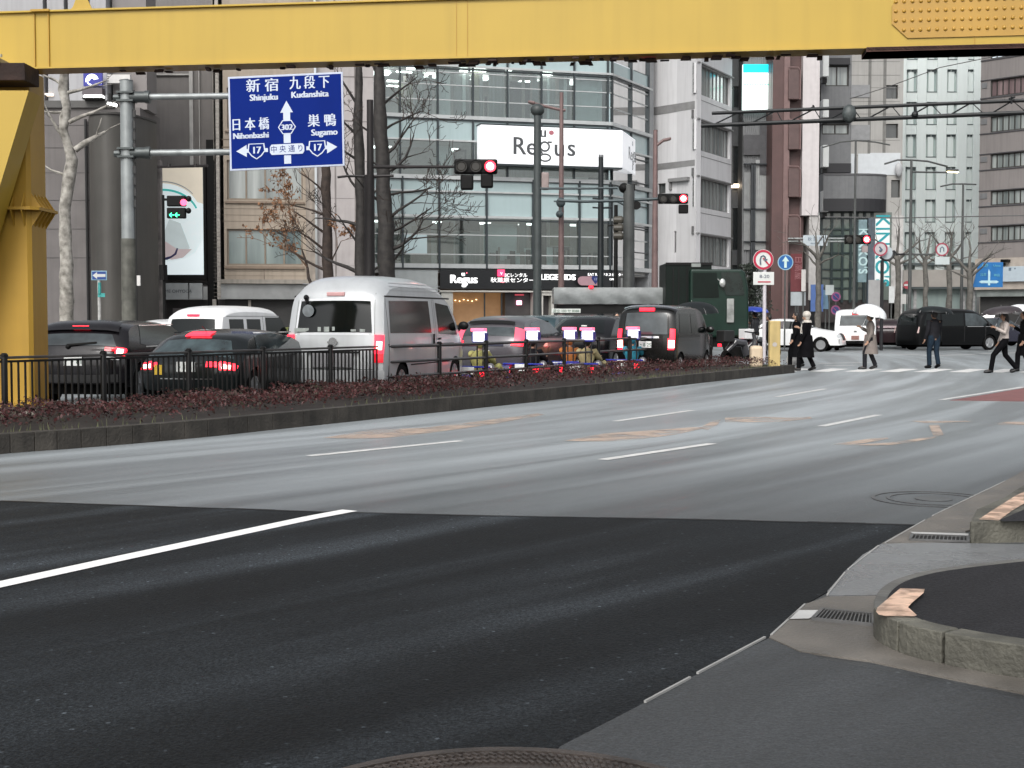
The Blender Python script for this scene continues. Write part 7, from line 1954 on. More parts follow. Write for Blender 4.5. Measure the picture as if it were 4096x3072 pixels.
def st(txt, x, y, size, mat=SW, ws=1.0, bold=0.0, d=.007, nm="sign_lettering"):
    m = MB(); offs = (0,) if not bold else (-bold, bold)
    for o_ in offs: m.text(txt, sp(x, y) + nn * (d + o_ * .12) + ex * o_, ex, ez, size, ext=.002, wscale=ws)
    m.build(nm, mat, pan, world=True)
def spoly(pts, mat=SW, d=.005, nm="sign_arrow"):
    m = MB(); m.plate(cBL, ex, ez, [(a * W_, b_ * H_) for a, b_ in pts], d, d + .002); m.build(nm, mat, pan, world=True)
st("新 宿", .30, .885, .37, ws=1.05, bold=.008); st("九 段 下", .71, .895, .37, ws=.82, bold=.008)
st("Shinjuku", .31, .765, .235, bold=.012, ws=.95); st("Kudanshita", .71, .775, .235, bold=.012, ws=.95)
st("日 本 橋", .185, .48, .35, ws=.82, bold=.008); st("巣 鴨", .81, .485, .35, ws=.96, bold=.008)
st("Nihonbashi", .19, .365, .22, bold=.012, ws=.95); st("Sugamo", .83, .365, .235, bold=.012, ws=.95)
spoly([(.475, .05), (.535, .05), (.535, .62), (.475, .62)]); spoly([(.45, .595), (.56, .595), (.505, .72)], d=.0055)
spoly([(.14, .185), (.86, .185), (.86, .225), (.14, .225)], d=.0058)
spoly([(.06, .205), (.15, .14), (.15, .27)], d=.0062); spoly([(.94, .205), (.85, .14), (.85, .27)], d=.0062)
spoly([(.36, .14), (.645, .14), (.67, .17), (.67, .245), (.645, .27), (.36, .27), (.335, .245), (.335, .17)], BLU, .0085)
spoly([(.368, .15), (.637, .15), (.652, .175), (.652, .235), (.637, .26), (.368, .26), (.353, .235), (.353, .175)], SW, .011)
st("中 央 通 り", .503, .203, .2, BLU, ws=.92, d=.0145)
for cx in (.235, .765):
    spoly([(cx - .07, .28), (cx + .07, .28), (cx + .078, .2), (cx + .045, .145), (cx, .11), (cx - .045, .145), (cx - .078, .2)], SW, .0085)
    spoly([(cx - .06, .272), (cx + .06, .272), (cx + .067, .2), (cx + .038, .155), (cx, .122), (cx - .038, .155), (cx - .067, .2)], BLU, .011)
    st("17", cx, .205, .26, ws=.95, bold=.01, d=.0145)
hexo = lambda r, rz: [(.505 + r * cos(a), .44 + rz * sin(a)) for a in [pi / 3 * k for k in range(6)]]
spoly(hexo(.078, .085), SW, .0085); spoly(hexo(.068, .074), BLU, .011); st("302", .505, .435, .21, bold=.012, d=.0145)

# ---- traffic signals
SBLK = M("signal_black", (.004, .004, .004), .55, var=0, spec=.2)
RLIT = M("lit_red_signal", (1, .1, .1), .3, var=0, emit=(1, .02, .045), es=4.5); RCORE = M("lit_red_signal_core", (1, .6, .5), .3, var=0, emit=(1, .55, .45), es=14)
DLENS = M("dark_lens", (.02, .018, .015), .2, var=0)
def signal(t, Y, px0, px1, pyc, hoods=((0, 0), (1, 0)), arrow=None, red=True, hh=None):
    a, b = at(px0, pyc, Y), at(px1, pyc, Y); w = b.x - a.x; h = hh or w * .34; z = a.z
    m = MB(); m.prism([(a.x, Y - .1), (b.x, Y - .1), (b.x, Y + .1), (a.x, Y + .1)], z - h / 2, z + h / 2); hd = m.build("signal_head", SBLK, t, world=True, bevel=.05)
    for k in range(3):
        cx = a.x + w * (k + .5) / 3; r = h * .38
        m = MB(); m.lathe((cx, Y - .115, z), [(r, 0), (r, .01), (r * .7, -.01)], 20, 'Y')
        m.build("lens", (RLIT if (k == 2 and red) else DLENS), hd, world=True)
        if k == 2 and red:
            m = MB(); m.lathe((cx, Y - .135, z), [(r * .62, 0), (r * .62, .01)], 18, 'Y'); m.build("lens_core", RCORE, hd, world=True)
        m = MB(); m.lathe((cx, Y - .10, z), [(r * 1.12, 0), (r * 1.12, -.10), (r * 1.04, -.10), (r * 1.04, 0)], 20, 'Y'); m.build("visor", SBLK, hd, world=True)
    return a, b, z, h
Y = 40.0
t = thing("traffic_signal", "horizontal traffic signal showing red on a dark arm from the pole between the trees", "traffic signal", (X_(1480, Y), Y, .14))
m = pole(1480, Y, 400, .12); m.tube([(X_(1480, Y), Y, .14), (X_(1480, Y), Y, Z_(700, Y))], .15, 12); m.build("pole", DPOL, t, world=True, smooth=True)
m = MB(); m.tube([at(1350, 709, Y), at(1390, 704, Y), at(1480, 706, Y)], .035, 8); m.tube([at(1480, 668, Y), at(1830, 667, Y)], [.05, .04], 10); m.tube([at(1480, 706, Y), at(1575, 703, Y)], .04, 8); m.tube([at(1480, 640, Y), at(1520, 668, Y)], .03, 6)
m.build("arm", DPOL, t, world=True, smooth=True)
a, b, z, h = signal(t, Y, 1817, 1990, 667)
for cx, w, py0, py1 in ((1868, 52, 700, 760), (1948, 50, 695, 752)):
    m = MB(); p, q = at(cx - w / 2, py0, Y), at(cx + w / 2, py1, Y); m.box(p.x, q.x, Y - .12, Y + .1, q.z, p.z); m.build("arrow_head", SBLK, t, world=True, bevel=.05)
Y = 54.0
t = thing("traffic_signal", "red traffic signal on the long arm in front of the white building corner", "traffic signal", (X_(2516, Y), Y, .14))
m = pole(2516, Y, 740, .24, base=.1, r2=.22); m.build("pole", GPOL, t, world=True, smooth=True)
m = MB(); m.tube([at(2470, 752, Y), at(2330, 754, Y), at(2160, 754, Y)], .045, 8)
m.tube([at(2232, 802, Y), at(2330, 806, Y), at(2480, 803, Y), at(2640, 795, Y)], .06, 8); m.tube([at(2404, 806, Y), at(2470, 806, Y), at(2500, 822, Y)], .04, 8)
m.build("arm", M("dark_teal_grey_arm", (.05, .065, .07), .45, metal=.3, var=.2), t, world=True, smooth=True)
m = MB(); m.ball(at(2496, 752, Y), .2, 10, 8); m.lathe(at(2546, 822, Y), [(.16, -.1), (.16, .1), (.1, .12)], 14, 'Y'); m.box(at(2505, 738, Y).x, at(2540, 738, Y).x, Y - .1, Y + .1, at(0, 762, Y).z, at(0, 738, Y).z); m.build("loudspeaker", SBLK, t, world=True, smooth=True)
signal(t, Y - .2, 2632, 2752, 795, hh=.40)
m = MB(); p, q = at(2712, 820, Y), at(2750, 856, Y); m.box(p.x, q.x, Y - .3, Y - .1, q.z, p.z); m.build("arrow_head", SBLK, t, world=True, bevel=.04)
Y = 84.0
t = thing("traffic_signal", "farthest red traffic signal, on the arm right of the brown tower", "traffic signal", (X_(3150, Y), Y, .14))
m = pole(3146, Y, 900, .12); m.build("pole", BPOL, t, world=True)
m = MB(); m.tube([at(3150, 954, Y), at(3390, 954, Y)], .05, 8); m.tube([at(3150, 966, Y), at(3390, 966, Y)], .05, 8); m.build("arm", GALV, t, world=True)
signal(t, Y - .2, 3378, 3482, 958, hh=.56)
m = MB(); p, q = at(3444, 984, Y), at(3466, 1010, Y); m.box(p.x, q.x, Y - .3, Y - .1, q.z, p.z); m.build("lower_lamp", M("grey_pink_plate", (.3, .25, .25), .5), t, world=True)
m = MB(); p, q = at(3212, 941, Y - .3), at(3309, 983, Y - .3); m.box(p.x, q.x, Y - .35, Y - .28, q.z, p.z); q_ = m.build("name_plate", M("pale_blue_grey_plate", (.40, .45, .48), .4, var=.05), t, world=True, bevel=.01)
m = MB(); m.text("秋 葉 原", ((p.x + q.x) / 2, Y - .355, (p.z * .6 + q.z * .4)), (1, 0, 0), (0, 0, 1), .26); m.text("Akihabara", ((p.x + q.x) / 2, Y - .355, (p.z * .22 + q.z * .78)), (1, 0, 0), (0, 0, 1), .14); m.build("name_text", M("slate_ink", (.10, .13, .18), .5, var=0), q_, world=True)
# signal facing the side road in front of the poster
Y = 46.0
t = thing("traffic_signal", "small signal with red lamp and green arrows in front of the tall lit poster", "traffic signal", (X_(652, Y), Y, .14))
m = pole(652, Y, 780, .06, base=.1); m.tube([at(650, 798, Y), at(676, 798, Y)], .04, 6); m.tube([at(652, 1060, Y), at(654, 1120, Y)], [.14, .14], 10); m.build("pole", SBLK, t, world=True)
for py0, py1, nm in ((783, 826, 0), (831, 874, 1)):
    p, q = at(669, py0, Y), at(744, py1, Y); m = MB(); m.box(p.x, q.x, Y - .1, Y + .1, q.z, p.z); m.ball(at(755 if nm == 0 else 754, py0 + 12, Y), .1, 8, 6); hd = m.build("signal_head", SBLK, t, world=True, bevel=.04)
    if nm == 0:
        m = MB(); c_ = at(738, 811, Y); m.lathe((c_.x, Y - .14, c_.z), [(.11, 0), (.11, .02)], 16, 'Y'); m.build("lens", M("lit_red_small", (1, .1, .15), .4, var=0, emit=(1, .06, .16), es=2.2), hd, world=True)
    else:
        m = MB()
        for cx in (690, 712):
            c_ = at(cx, 861, Y)
            for d0, d1 in (((-.07, .0), (.0, .07)), ((-.07, 0), (0, -.07)), ((-.07, 0), (.08, 0))): m.beam((c_.x + d0[0], Y - .12, c_.z + d0[1]), (c_.x + d1[0], Y - .12, c_.z + d1[1]), .02, .025)
        m.build("green_arrow", M("lit_green_arrow", (.1, 1, .5), .4, var=0, emit=(.05, 1, .4), es=2.2), hd, world=True)

# ---- lamp posts and other poles
def lamp_post(label, Y, px, py_top, r, mat, arms, heads, extra=None, base=.12):
    t = thing("street_lamp", label, "street lamp", (X_(px, Y), Y, base))
    m = pole(px, Y, py_top, r, base=base, r2=r * .55); m.build("pole", mat, t, world=True, smooth=True)
    for pts in arms:
        m = MB(); m.tube([at(a, b, Y) for a, b in pts], r * .42, 8); m.build("arm", mat, t, world=True, smooth=True)
    for (a, b, c, d, lit) in heads:
        p, q = at(a, b, Y), at(c, d, Y); m = MB(); m.beam(p, q, .3, .12); hd = m.build("lamp_head", mat, t, world=True, bevel=.04)
        if lit: m = MB(); m.beam(p + Vector((0, 0, -.09)), q + Vector((0, 0, -.09)), .22, .05); m.build("lamp_glass", M("lit_yellow_lamp", (1, .9, .5), .4, var=0, emit=(1, .85, .5), es=4), hd, world=True)
    return t
lamp_post("red-brown lamp post with a left arm, before the lit box sign", 60, 2246, 370, .15, BPOL, [[(2244, 440), (2180, 425), (2115, 408)], [(2244, 440), (2262, 441)]], [(2112, 407, 2140, 413, False)])
t = thing("signal_pole", "grey pole just left of the red-brown lamp post, in front of the lit sign", "pole", (X_(2148, 58), 58, .1))
m = pole(2150, 58, 440, .19, base=.1, r2=.15); m.ball(at(2150, 440, 58), .3, 12, 8, (1, 1, .9)); m.build("pole", M("slate_grey_pole", (.045, .055, .055), .5, var=.2, streak=.2), t, world=True, smooth=True)
m = MB(); m.box(X_(2165, 58), X_(2195, 58), 57.9, 58.1, Z_(760, 58), Z_(690, 58)); m.build("junction_box", M("pinkish_box", (.25, .2, .19), .5, var=.2), t, world=True, bevel=.05)
t = thing("signal_pole", "thin dark pole with side brackets, left of the thick grey pole", "pole", (X_(2404, 55), 55, .1))
m = pole(2404, 55, 628, .15, base=.1, r2=.1)
for px in (2397, 2404, 2411): m.tube([at(px, 640, 55), at(px, 618, 55)], .03, 5)
for py in (795, 806, 832): m.tube([at(2370, py - 2, 55), at(2404, py, 55)], .035, 6)
m.tube([at(2404, 832, 55), at(2450, 830, 55)], .04, 6)
m.build("pole", M("dark_slate_pole", (.006, .010, .012), .5, var=.2), t, world=True, smooth=True)
t = thing("side_signal", "dark signal seen from the side on a short pole beside the thick grey pole", "traffic signal", (X_(2464, 53), 53, .1))
m = pole(2464, 53, 820, .09, base=.1); m.tube([at(2430, 903, 53), at(2464, 900, 53)], .03, 6); m.build("pole", SBLK, t, world=True)
m = MB(); 
for py in (880, 912, 944): m.lathe(at(2480, py, 53), [(.14, -.25), (.16, .05), (.12, .12)], 12, 'X')
m.box(X_(2470, 53), X_(2484, 53), 52.9, 53.1, Z_(960, 53), Z_(870, 53)); m.build("signal_head", M("olive_black", (.05, .045, .035), .5, var=.2), t, world=True)
t = thing("signal_camera", "small dark camera hanging on the red-brown lamp post", "camera", at(2243, 850, 59.5))
m = MB(); p = at(2243, 810, 59.4); m.ball(p, .2, 10, 8, (1, .8, 1.1)); m.ball(p + Vector((-.05, 0, -.5)), .16, 10, 8); m.beam(p, p + Vector((0, 0, -.5)), .1, .1); m.beam(p + Vector((-.3, 0, .05)), p + Vector((.3, 0, .05)), .08, .06); m.build("camera_body", M("slate_device", (.05, .065, .07), .5, var=.2), t, world=True, smooth=True)
lamp_post("red-brown lamp post with a lamp pointing right, in front of the white building", 62, 2622, 520, .17, BPOL, [[(2628, 580), (2655, 560), (2680, 555)]], [(2655, 562, 2684, 554, False)])
lamp_post("thin grey lamp post with curved arms in front of the grey tiled building", 78, 3423, 560, .10, GPOL, [[(3423, 562), (3360, 568), (3290, 590)], [(3423, 562), (3500, 568), (3560, 580)]], [])
lamp_post("grey lamp post with a yellow lit head on its right arm", 70, 3646, 640, .11, GPOL, [[(3646, 640), (3590, 640), (3538, 656)], [(3646, 640), (3710, 645), (3790, 666)], [(3646, 688), (3790, 690)]], [(3788, 680, 3832, 682, True)])
lamp_post("grey lamp post with a short left arm, rightmost of the street lamps", 74, 3853, 734, .10, GPOL, [[(3853, 736), (3810, 736), (3762, 746)], [(3853, 736), (3905, 738)]], [])
# ---- truss gantry over the right part
t = thing("truss_gantry", "dark steel truss arm with two chords crossing the upper right", "gantry", (X_(4420, 42.4), 42.4, .1))
tm = M("dark_truss_steel", (.009, .011, .012), .5, metal=.2, var=.2)
A0, A1, B0, B1 = at(2848, 453, 46), at(4430, 388, 42.3), at(2805, 503, 46.2), at(4430, 437, 42.3)
m = MB(); m.tube([A0, A1], .058, 8); m.tube([B0, B1], .068, 8); m.build("chord", tm, t, world=True)
m = MB(); n = 10
for k in range(n):
    u0 = .03 + k / n; p = B0.lerp(B1, u0); q = A0.lerp(A1, min(1, u0 + .045)); r2 = B0.lerp(B1, min(1, u0 + .085)); m.tube([p, q], .026, 5); m.tube([q, r2], .016, 5)
m.build("bracing", tm, t, world=True)
m = MB(); m.tube([A1 + Vector((0, 0, 1)), (A1.x, 42.3, .1)], .2, 12); m.build("pole", tm, t, world=True)
m = MB(); p = at(3397, 455, 44.5); m.ball(p, .23, 12, 8, (1, .8, 1.3)); m.build("round_device", M("mottled_dark_device", (.05, .06, .06), .5, var=.5, scale=8), t, world=True, smooth=True)
m = MB(); m.tube([at(3253, 440, 45), at(3253, 420, 45)], .03, 6); m.tube([at(3238, 436, 45), at(3258, 426, 45)], .03, 6); m.tube([at(4046, 416, 43), at(4046, 386, 43)], .03, 6); m.tube([at(4036, 396, 43), at(4060, 388, 43)], .03, 6); m.tube([at(3660, 425, 44), at(3664, 458, 44)], .05, 6); m.ball(at(3660, 458, 44), .11, 8, 6); m.build("fittings", tm, t, world=True)
# ---- overhead cables
t = thing("overhead_cable", "thin overhead cable rising to the right across the pale green tower", "cable", at(3560, 345, 60))
m = MB(); m.tube([at(3400, 395, 62), at(3560, 345, 60), at(3760, 270, 57), at(4200, 180, 52)], .018, 5); m.build("cable", M("thin_cable", (.1, .1, .1), .6, var=0), t, world=True)
t = thing("overhead_cable", "thin overhead cable sagging between the far lamp posts", "cable", at(3600, 880, 70))
m = MB(); m.tube([at(3300, 868, 72), at(3600, 872, 72), at(4200, 860, 72)], .03, 5); m.build("cable", M("thin_cable", (0,) * 3), t, world=True)
t = thing("overhead_cable", "overhead cable in front of the lit poster's top edge", "cable", at(700, 660, 45))
m = MB(); m.tube([at(630, 668, 48), at(832, 664, 48)], .05, 5); m.tube([at(676, 655, 48), at(676, 668, 48)], .06, 6); m.tube([at(782, 655, 48), at(782, 668, 48)], .06, 6); m.build("cable", DPOL, t, world=True)

# ---- round and plate signs at the median nose
REDS = M("sign_red", (.42, .015, .05), .4, var=.03); WS = M("sign_white", (.60, .62, .60), .4, var=.03); BS = M("sign_bright_blue", (.01, .10, .32), .4, var=.05); INKB = M("sign_ink", (.10, .12, .16), .5, var=.1)
def disc(mb, c, r, y0, y1, n=32): return mb.lathe((c.x, c.y, c.z), [(r, y0), (r, y1)], n, 'Y')
def ringd(c, r0, r1, d, n=32):
    m = MB(); 
    for k in range(n):
        a, b_ = 2 * pi * k / n, 2 * pi * (k + 1) / n
        m.plate(c, (1, 0, 0), (0, 0, 1), [(r0 * cos(a), r0 * sin(a)), (r0 * cos(b_), r0 * sin(b_)), (r1 * cos(b_), r1 * sin(b_)), (r1 * cos(a), r1 * sin(a))], d, d + .004)
    return m
Y = 39.0; c0 = at(3053, 1039, Y)
t = thing("no_u_turn_sign", "round red and white no-turning sign on a white post at the median nose", "road sign", (X_(3059, Y), Y, .2))
m = MB(); xp = X_(3059, Y); m.tube([(xp, Y + .06, .2), (xp, Y + .06, Z_(1000, Y))], .052, 12); m.build("post", M("white_pinkish_post", (.55, .52, .55), .4, var=.08, streak=.15), t, world=True, smooth=True)
m = MB(); disc(m, c0, .29, 0, .012); fs_ = m.build("disc", WS, t, world=True)
ringd(c0, .28, .215, -.0 + .006).build("red_ring", REDS, fs_, world=True)
m = MB(); m.plate(c0, (1, 0, 0), (0, 0, 1), [(-.02, .03), (.01, .06), (.20, -.16), (.17, -.19)], .011, .014); m.build("red_bar", REDS, fs_, world=True)
m = MB(); f_ = c0 + Vector((0, -.008, 0))
m.tube([f_ + Vector((-.075, 0, -.14)), f_ + Vector((-.085, 0, 0)), f_ + Vector((-.06, 0, .09)), f_ + Vector((0, 0, .12)), f_ + Vector((.05, 0, .08)), f_ + Vector((.06, 0, .02))], .021, 6); m.plate(f_, (1, 0, 0), (0, 0, 1), [(.0, .02), (.12, .02), (.06, -.06)], .0, .012); m.build("turn_arrow", INKB, fs_, world=True)
m = MB(); a, b = at(3013, 1088, Y), at(3096, 1140, Y); m.box(a.x, b.x, Y - .01, Y + .01, b.z, a.z); pl = m.build("lower_plate", WS, t, world=True, bevel=.02)
m = MB(); m.text("8-20", ((a.x + b.x) / 2 + .02, Y - .014, (a.z * .65 + b.z * .35)), (1, 0, 0), (0, 0, 1), .13, wscale=1.2); m.build("plate_text", INKB, pl, world=True)
m = MB(); m.box(a.x + .13, b.x - .1, Y - .016, Y - .011, b.z + .07, b.z + .105); m.build("plate_red_arrow", REDS, pl, world=True)
t = thing("yellow_bollard", "tall pale yellow box bollard with a rounded lower foot beside the white sign post", "bollard", G(3105, 1425))
Y = 36.5; a, b = at(3079, 1283, Y), at(3122, 1420, Y)
m = MB(); m.box(a.x, b.x, Y, Y + .22, .18, a.z); m.build("body", M("pale_yellow_plastic", (.50, .38, .16), .45, var=.12, scale=3, streak=.2), t, world=True, bevel=.03)
m = MB(); c_ = at(3099, 1378, Y - .005); m.lathe(c_, [(.06, 0), (.06, -.004)], 14, 'Y'); m.build("reflector", M("dull_reflector", (.45, .42, .4), .3), t, world=True)
t = thing("post_footing", "rounded cream footing at the base of the white sign post", "footing", G(3035, 1425))
m = MB(); a, b = at(3012, 1384, Y), at(3062, 1415, Y); m.box(a.x, b.x, Y + .3, Y + .6, .15, a.z); m.build("footing_block", M("cream_footing", (.62, .50, .36), .5, var=.1), t, world=True, bevel=.08)
Y = 60.0; c0 = at(3142, 1049, Y)
t = thing("blue_arrow_sign", "round blue sign with a white upward arrow right of the red and white disc", "road sign", (c0.x, Y, .1))
m = MB(); disc(m, c0, .34, 0, .015); fs_ = m.build("disc", M("pale_blue_rim", (.25, .42, .52), .4), t, world=True)
m = MB(); disc(m, c0, .30, -.004, 0); m.build("blue_face", BS, fs_, world=True)
m = MB(); m.plate(c0, (1, 0, 0), (0, 0, 1), [(-.055, -.24), (.055, -.24), (.055, .04), (.15, .04), (0, .26), (-.15, .04), (-.055, .04)], .007, .012); m.build("arrow", M("pale_mint_print", (.50, .66, .64), .4), fs_, world=True)
m = MB(); m.tube([(c0.x, Y + .05, .1), (c0.x, Y + .05, c0.z)], .035, 8); m.build("post", GPOL, t, world=True)
# one-way sign at left
Y = 43.0; a, b = at(365, 1083, Y), at(428, 1121, Y)
t = thing("one_way_sign", "small blue one-way sign with a white arrow pointing left, on a white post", "road sign", (X_(397, Y), Y, .14))
m = MB(); m.tube([(X_(396, Y), Y + .05, .14), (X_(396, Y), Y + .05, a.z - .05)], .05, 10); m.build("post", M("white_flaked_post", (.45, .45, .43), .5, var=.3, scale=6), t, world=True, smooth=True)
m = MB(); m.box(a.x, b.x, Y - .01, Y + .01, b.z, a.z); q = m.build("plate", M("pale_blue_rim", (0,) * 3), t, world=True, bevel=.01)
m = MB(); m.box(a.x + .03, b.x - .03, Y - .015, Y - .011, b.z + .025, a.z - .025); m.build("blue_face", M("sign_mid_blue", (.015, .06, .25), .4, var=0), q, world=True)
cx, cz = (a.x + b.x) / 2, (a.z + b.z) / 2
m = MB(); m.plate((cx, Y - .016, cz), (1, 0, 0), (0, 0, 1), [(-.2, 0), (-.06, .11), (-.06, .045), (.2, .045), (.2, -.045), (-.06, -.045), (-.06, -.11)], -.004, 0); m.build("arrow", WS, q, world=True)
m = MB(); p = at(392, 1178, Y); m.box(p.x, p.x + .22, Y - .02, Y, p.z - .08, p.z + .04); m.tube([at(398, 1130, Y - .02), at(398, 1175, Y - .02)], .05, 6); m.build("teal_sticker", M("teal_tag", (.05, .35, .33), .5, var=.3, scale=8), t, world=True)
# small clamp boxes on the big pole
t = thing("pole_notice", "small pale notice fixed to the big grey sign pole", "notice", at(555, 1125, 36.7))
m = MB(); a, b = at(549, 1102, 36.6), at(563, 1143, 36.6); m.box(a.x, b.x, 36.55, 36.6, b.z, a.z); m.build("board", M("pale_board", (0,) * 3), t, world=True)
# signs at the right
Y = 70.0; c0 = at(3768, 998, Y)
t = thing("no_u_turn_sign", "round red-ringed no-turning sign with a white plate, hanging in front of the pale green tower", "road sign", (c0.x, Y, c0.z))
m = MB(); disc(m, c0, .31, 0, .015); fs_ = m.build("disc", M("greyish_white", (.45, .5, .5), .4, var=.05), t, world=True)
ringd(c0, .335, .265, .006).build("red_ring", M("dull_sign_red", (.30, .04, .07), .4), fs_, world=True)
m = MB(); f_ = c0 + Vector((0, -.01, 0)); m.tube([f_ + Vector((-.09, 0, -.14)), f_ + Vector((-.09, 0, .06)), f_ + Vector((0, 0, .14)), f_ + Vector((.09, 0, .06)), f_ + Vector((.09, 0, -.1))], .028, 6); m.build("turn_arrow", M("slate_ink", (0,) * 3), fs_, world=True)
m = MB(); a, b = at(3740, 1027, Y), at(3798, 1058, Y); m.box(a.x, b.x, Y, Y + .02, b.z, a.z); m.build("lower_plate", M("greyish_white", (0,) * 3), t, world=True)
m = MB(); m.tube([at(3530, 1017, Y + .1), at(3742, 1018, Y + .1)], .05, 8); m.tube([at(3795, 1050, Y + .1), at(3850, 1050, Y + .1)], .05, 6); m.build("arm", GPOL, t, world=True)
Y = 58.0; c0 = at(3522, 996, Y)
t = thing("round_side_signs", "red-ringed and white round signs on a black post before the teal-lettered sign", "road sign", (X_(3530, Y), Y, .1))
m = MB(); disc(m, c0, .27, 0, .015); fs_ = m.build("disc", M("pinkish_white", (.45, .42, .43), .4), t, world=True)
ringd(c0, .30, .235, .006).build("red_ring", M("dull_sign_red", (0,) * 3), fs_, world=True)
m = MB(); m.tube([c0 + Vector((-.05, -.01, .1)), c0 + Vector((.08, -.01, -.05))], .03, 6); m.ball(c0 + Vector((.0, -.01, -.06)), .06, 8, 5); m.build("symbol", M("slate_ink", (0,) * 3), fs_, world=True)
m = MB(); c1 = at(3546, 1012, Y + .2); disc(m, c1, .28, 0, .02); m.build("white_disc", M("pale_blue_grey_plate", (0,) * 3), t, world=True)
m = MB(); arc_ = [c1 + Vector((.31 * cos(a), 0, .31 * sin(a))) for a in [radians(-150 + 170 * k / 10) for k in range(11)]]; m.tube(arc_, .05, 8)
m.tube([(X_(3531, Y), Y + .2, .1), (X_(3531, Y), Y + .2, Z_(1040, Y))], .075, 10); m.tube([arc_[-1], at(3590, 1018, Y + .2), at(3620, 1016, Y + .2)], .04, 6)
m.build("black_post", M("black_post", (.008, .008, .01), .5, var=0), t, world=True, smooth=True)
Y = 82.0
for cx, cy, lb in ((3344, 1187, "upper"), (3342, 1240, "lower")):
    c0 = at(cx, cy, Y); t = thing("no_parking_sign", "%s of the two purple and blue round no-parking signs left of the small white van" % lb, "road sign", (c0.x, Y, .1), group="no parking signs")
    m = MB(); disc(m, c0, .26, 0, .015); fs_ = m.build("disc", M("dusky_blue", (.03, .04, .14), .4), t, world=True); ringd(c0, .28, .20, .006).build("red_ring", M("purple_red", (.22, .06, .14), .4), fs_, world=True)
    m = MB(); m.tube([c0 + Vector((-.17, -.01, .17)), c0 + Vector((.17, -.01, -.17))], .03, 5); m.build("red_bar", M("purple_red", (0,) * 3), fs_, world=True)
    m = MB(); m.tube([(c0.x, Y + .03, .1), (c0.x, Y + .03, c0.z)], .03, 6); m.build("post", GPOL, t, world=True)
c0 = at(3629, 1140, 75); t = thing("no_entry_sign", "small round no-entry sign with a white bar, before the pale green tower's shop", "road sign", (c0.x, 75, .1))
m = MB(); disc(m, c0, .22, 0, .015); fs_ = m.build("disc", M("no_entry_red", (.40, .06, .08), .4), t, world=True)
m = MB(); m.box(c0.x - .17, c0.x + .17, c0.y - .01, c0.y - .003, c0.z - .05, c0.z + .05); m.build("white_bar", WS, fs_, world=True)
m = MB(); m.tube([(c0.x, 75.05, .1), (c0.x, 75.05, c0.z)], .03, 6); m.build("post", GPOL, t, world=True)
# small blue guide sign at right
Y = 72.0; a, b = at(3893, 1049, Y), at(4011, 1149, Y)
t = thing("blue_guide_sign", "bright blue guide sign with a white three-way arrow at the far right", "road sign", (X_(3886, Y), Y, .1))
m = MB(); m.plate((0, Y, 0), (1, 0, 0), (0, 0, 1), [(X_(3912, Y), a.z), (b.x, a.z), (b.x, b.z), (a.x, b.z)], -.04, 0); pn = m.build("panel", M("guide_blue", (.01, .13, .36), .35, var=.15, scale=2), t, world=True)
cx, cz = X_(3953, Y), (a.z + b.z) / 2
m = MB(); m.plate((cx, Y - .02, b.z), (1, 0, 0), (0, 0, 1), [(-.05, .1), (.06, .1), (.06, .8), (-.02, .95), (-.05, .8)], -.006, 0); m.plate((cx, Y - .02, b.z + .28), (1, 0, 0), (0, 0, 1), [(-.52, 0), (-.4, -.07), (.4, -.07), (.52, 0), (.4, .07), (-.4, .07)], -.012, -.007); m.build("arrow", M("pale_cyan_print", (.40, .60, .66), .4), pn, world=True)
m = MB()
for x, z, s, tx in ((-.25, 1.12, .2, "上野"), (.4, 1.12, .17, "Ueno"), (-.3, .65, .17, "浅草"), (.4, .62, .16, "神田")): m.text(tx, (cx + x, Y - .022, b.z + z), (1, 0, 0), (0, 0, 1), s)
m.build("lettering", M("cyan_print", (.12, .4, .5), .4), pn, world=True)
m = MB(); m.tube([(X_(3886, Y), Y + .1, .1), (X_(3886, Y), Y + .1, a.z)], .09, 8); m.build("post", GPOL, t, world=True)
# banners and boards on the far pavement
Y = 86.0
def board(nm, lb, cat, px0, px1, py0, py1, col, yo=0.0, extra=None, lean=0):
    t = thing(nm, lb, cat, (X_((px0 + px1) / 2, Y + yo), Y + yo, .14)); a, b = at(px0, py0, Y + yo), at(px1, py1, Y + yo)
    m = MB(); m.plate((0, Y + yo, 0), (1, 0, 0), (0, 0, 1), [(a.x + lean, a.z), (b.x + lean, a.z), (b.x, b.z), (a.x, b.z)], -.03, .03); q = m.build("face", M(nm + "_face_%d" % px0, col, .5, var=.12, scale=2), t, world=True)
    m = MB(); m.tube([((a.x + b.x) / 2, Y + yo + .05, .14), ((a.x + b.x) / 2, Y + yo + .05, b.z + .1)], .05, 6); m.build("post", GPOL, t, world=True); return t, a, b
t, a, b = board("red_banner", "tall dark red banner with faint pink characters beside the brown tower", "banner", 3163, 3206, 1015, 1166, (.13, .025, .03))
m = MB(); m.text("日高屋", ((a.x + b.x) / 2 + .1, Y - .035, (a.z + b.z) / 2 + .3), (0, 0, -1), (1, 0, 0), .5); m.build("lettering", M("faint_pink", (.3, .13, .14), .5), t, world=True)
board("shop_board", "pale grey-blue board under the dark red banner", "sign", 3163, 3222, 1168, 1222, (.38, .42, .44))
board("white_banner", "narrow white banner right of the dark red one", "banner", 3206, 3222, 1078, 1165, (.55, .53, .51), -.3)
board("blue_banner", "blue banner flag above the crowd, left of the no-parking signs", "banner", 3243, 3292, 1138, 1246, (.055, .11, .28), -1)
board("pale_blue_banner", "pale blue banner flag leaning behind the blue one", "banner", 3290, 3316, 1160, 1236, (.14, .24, .33), -.5, lean=-.15)
board("grey_panel_sign", "pale oval-topped panel above the no-parking signs", "sign", 3302, 3335, 1140, 1180, (.34, .38, .38), -1.5)
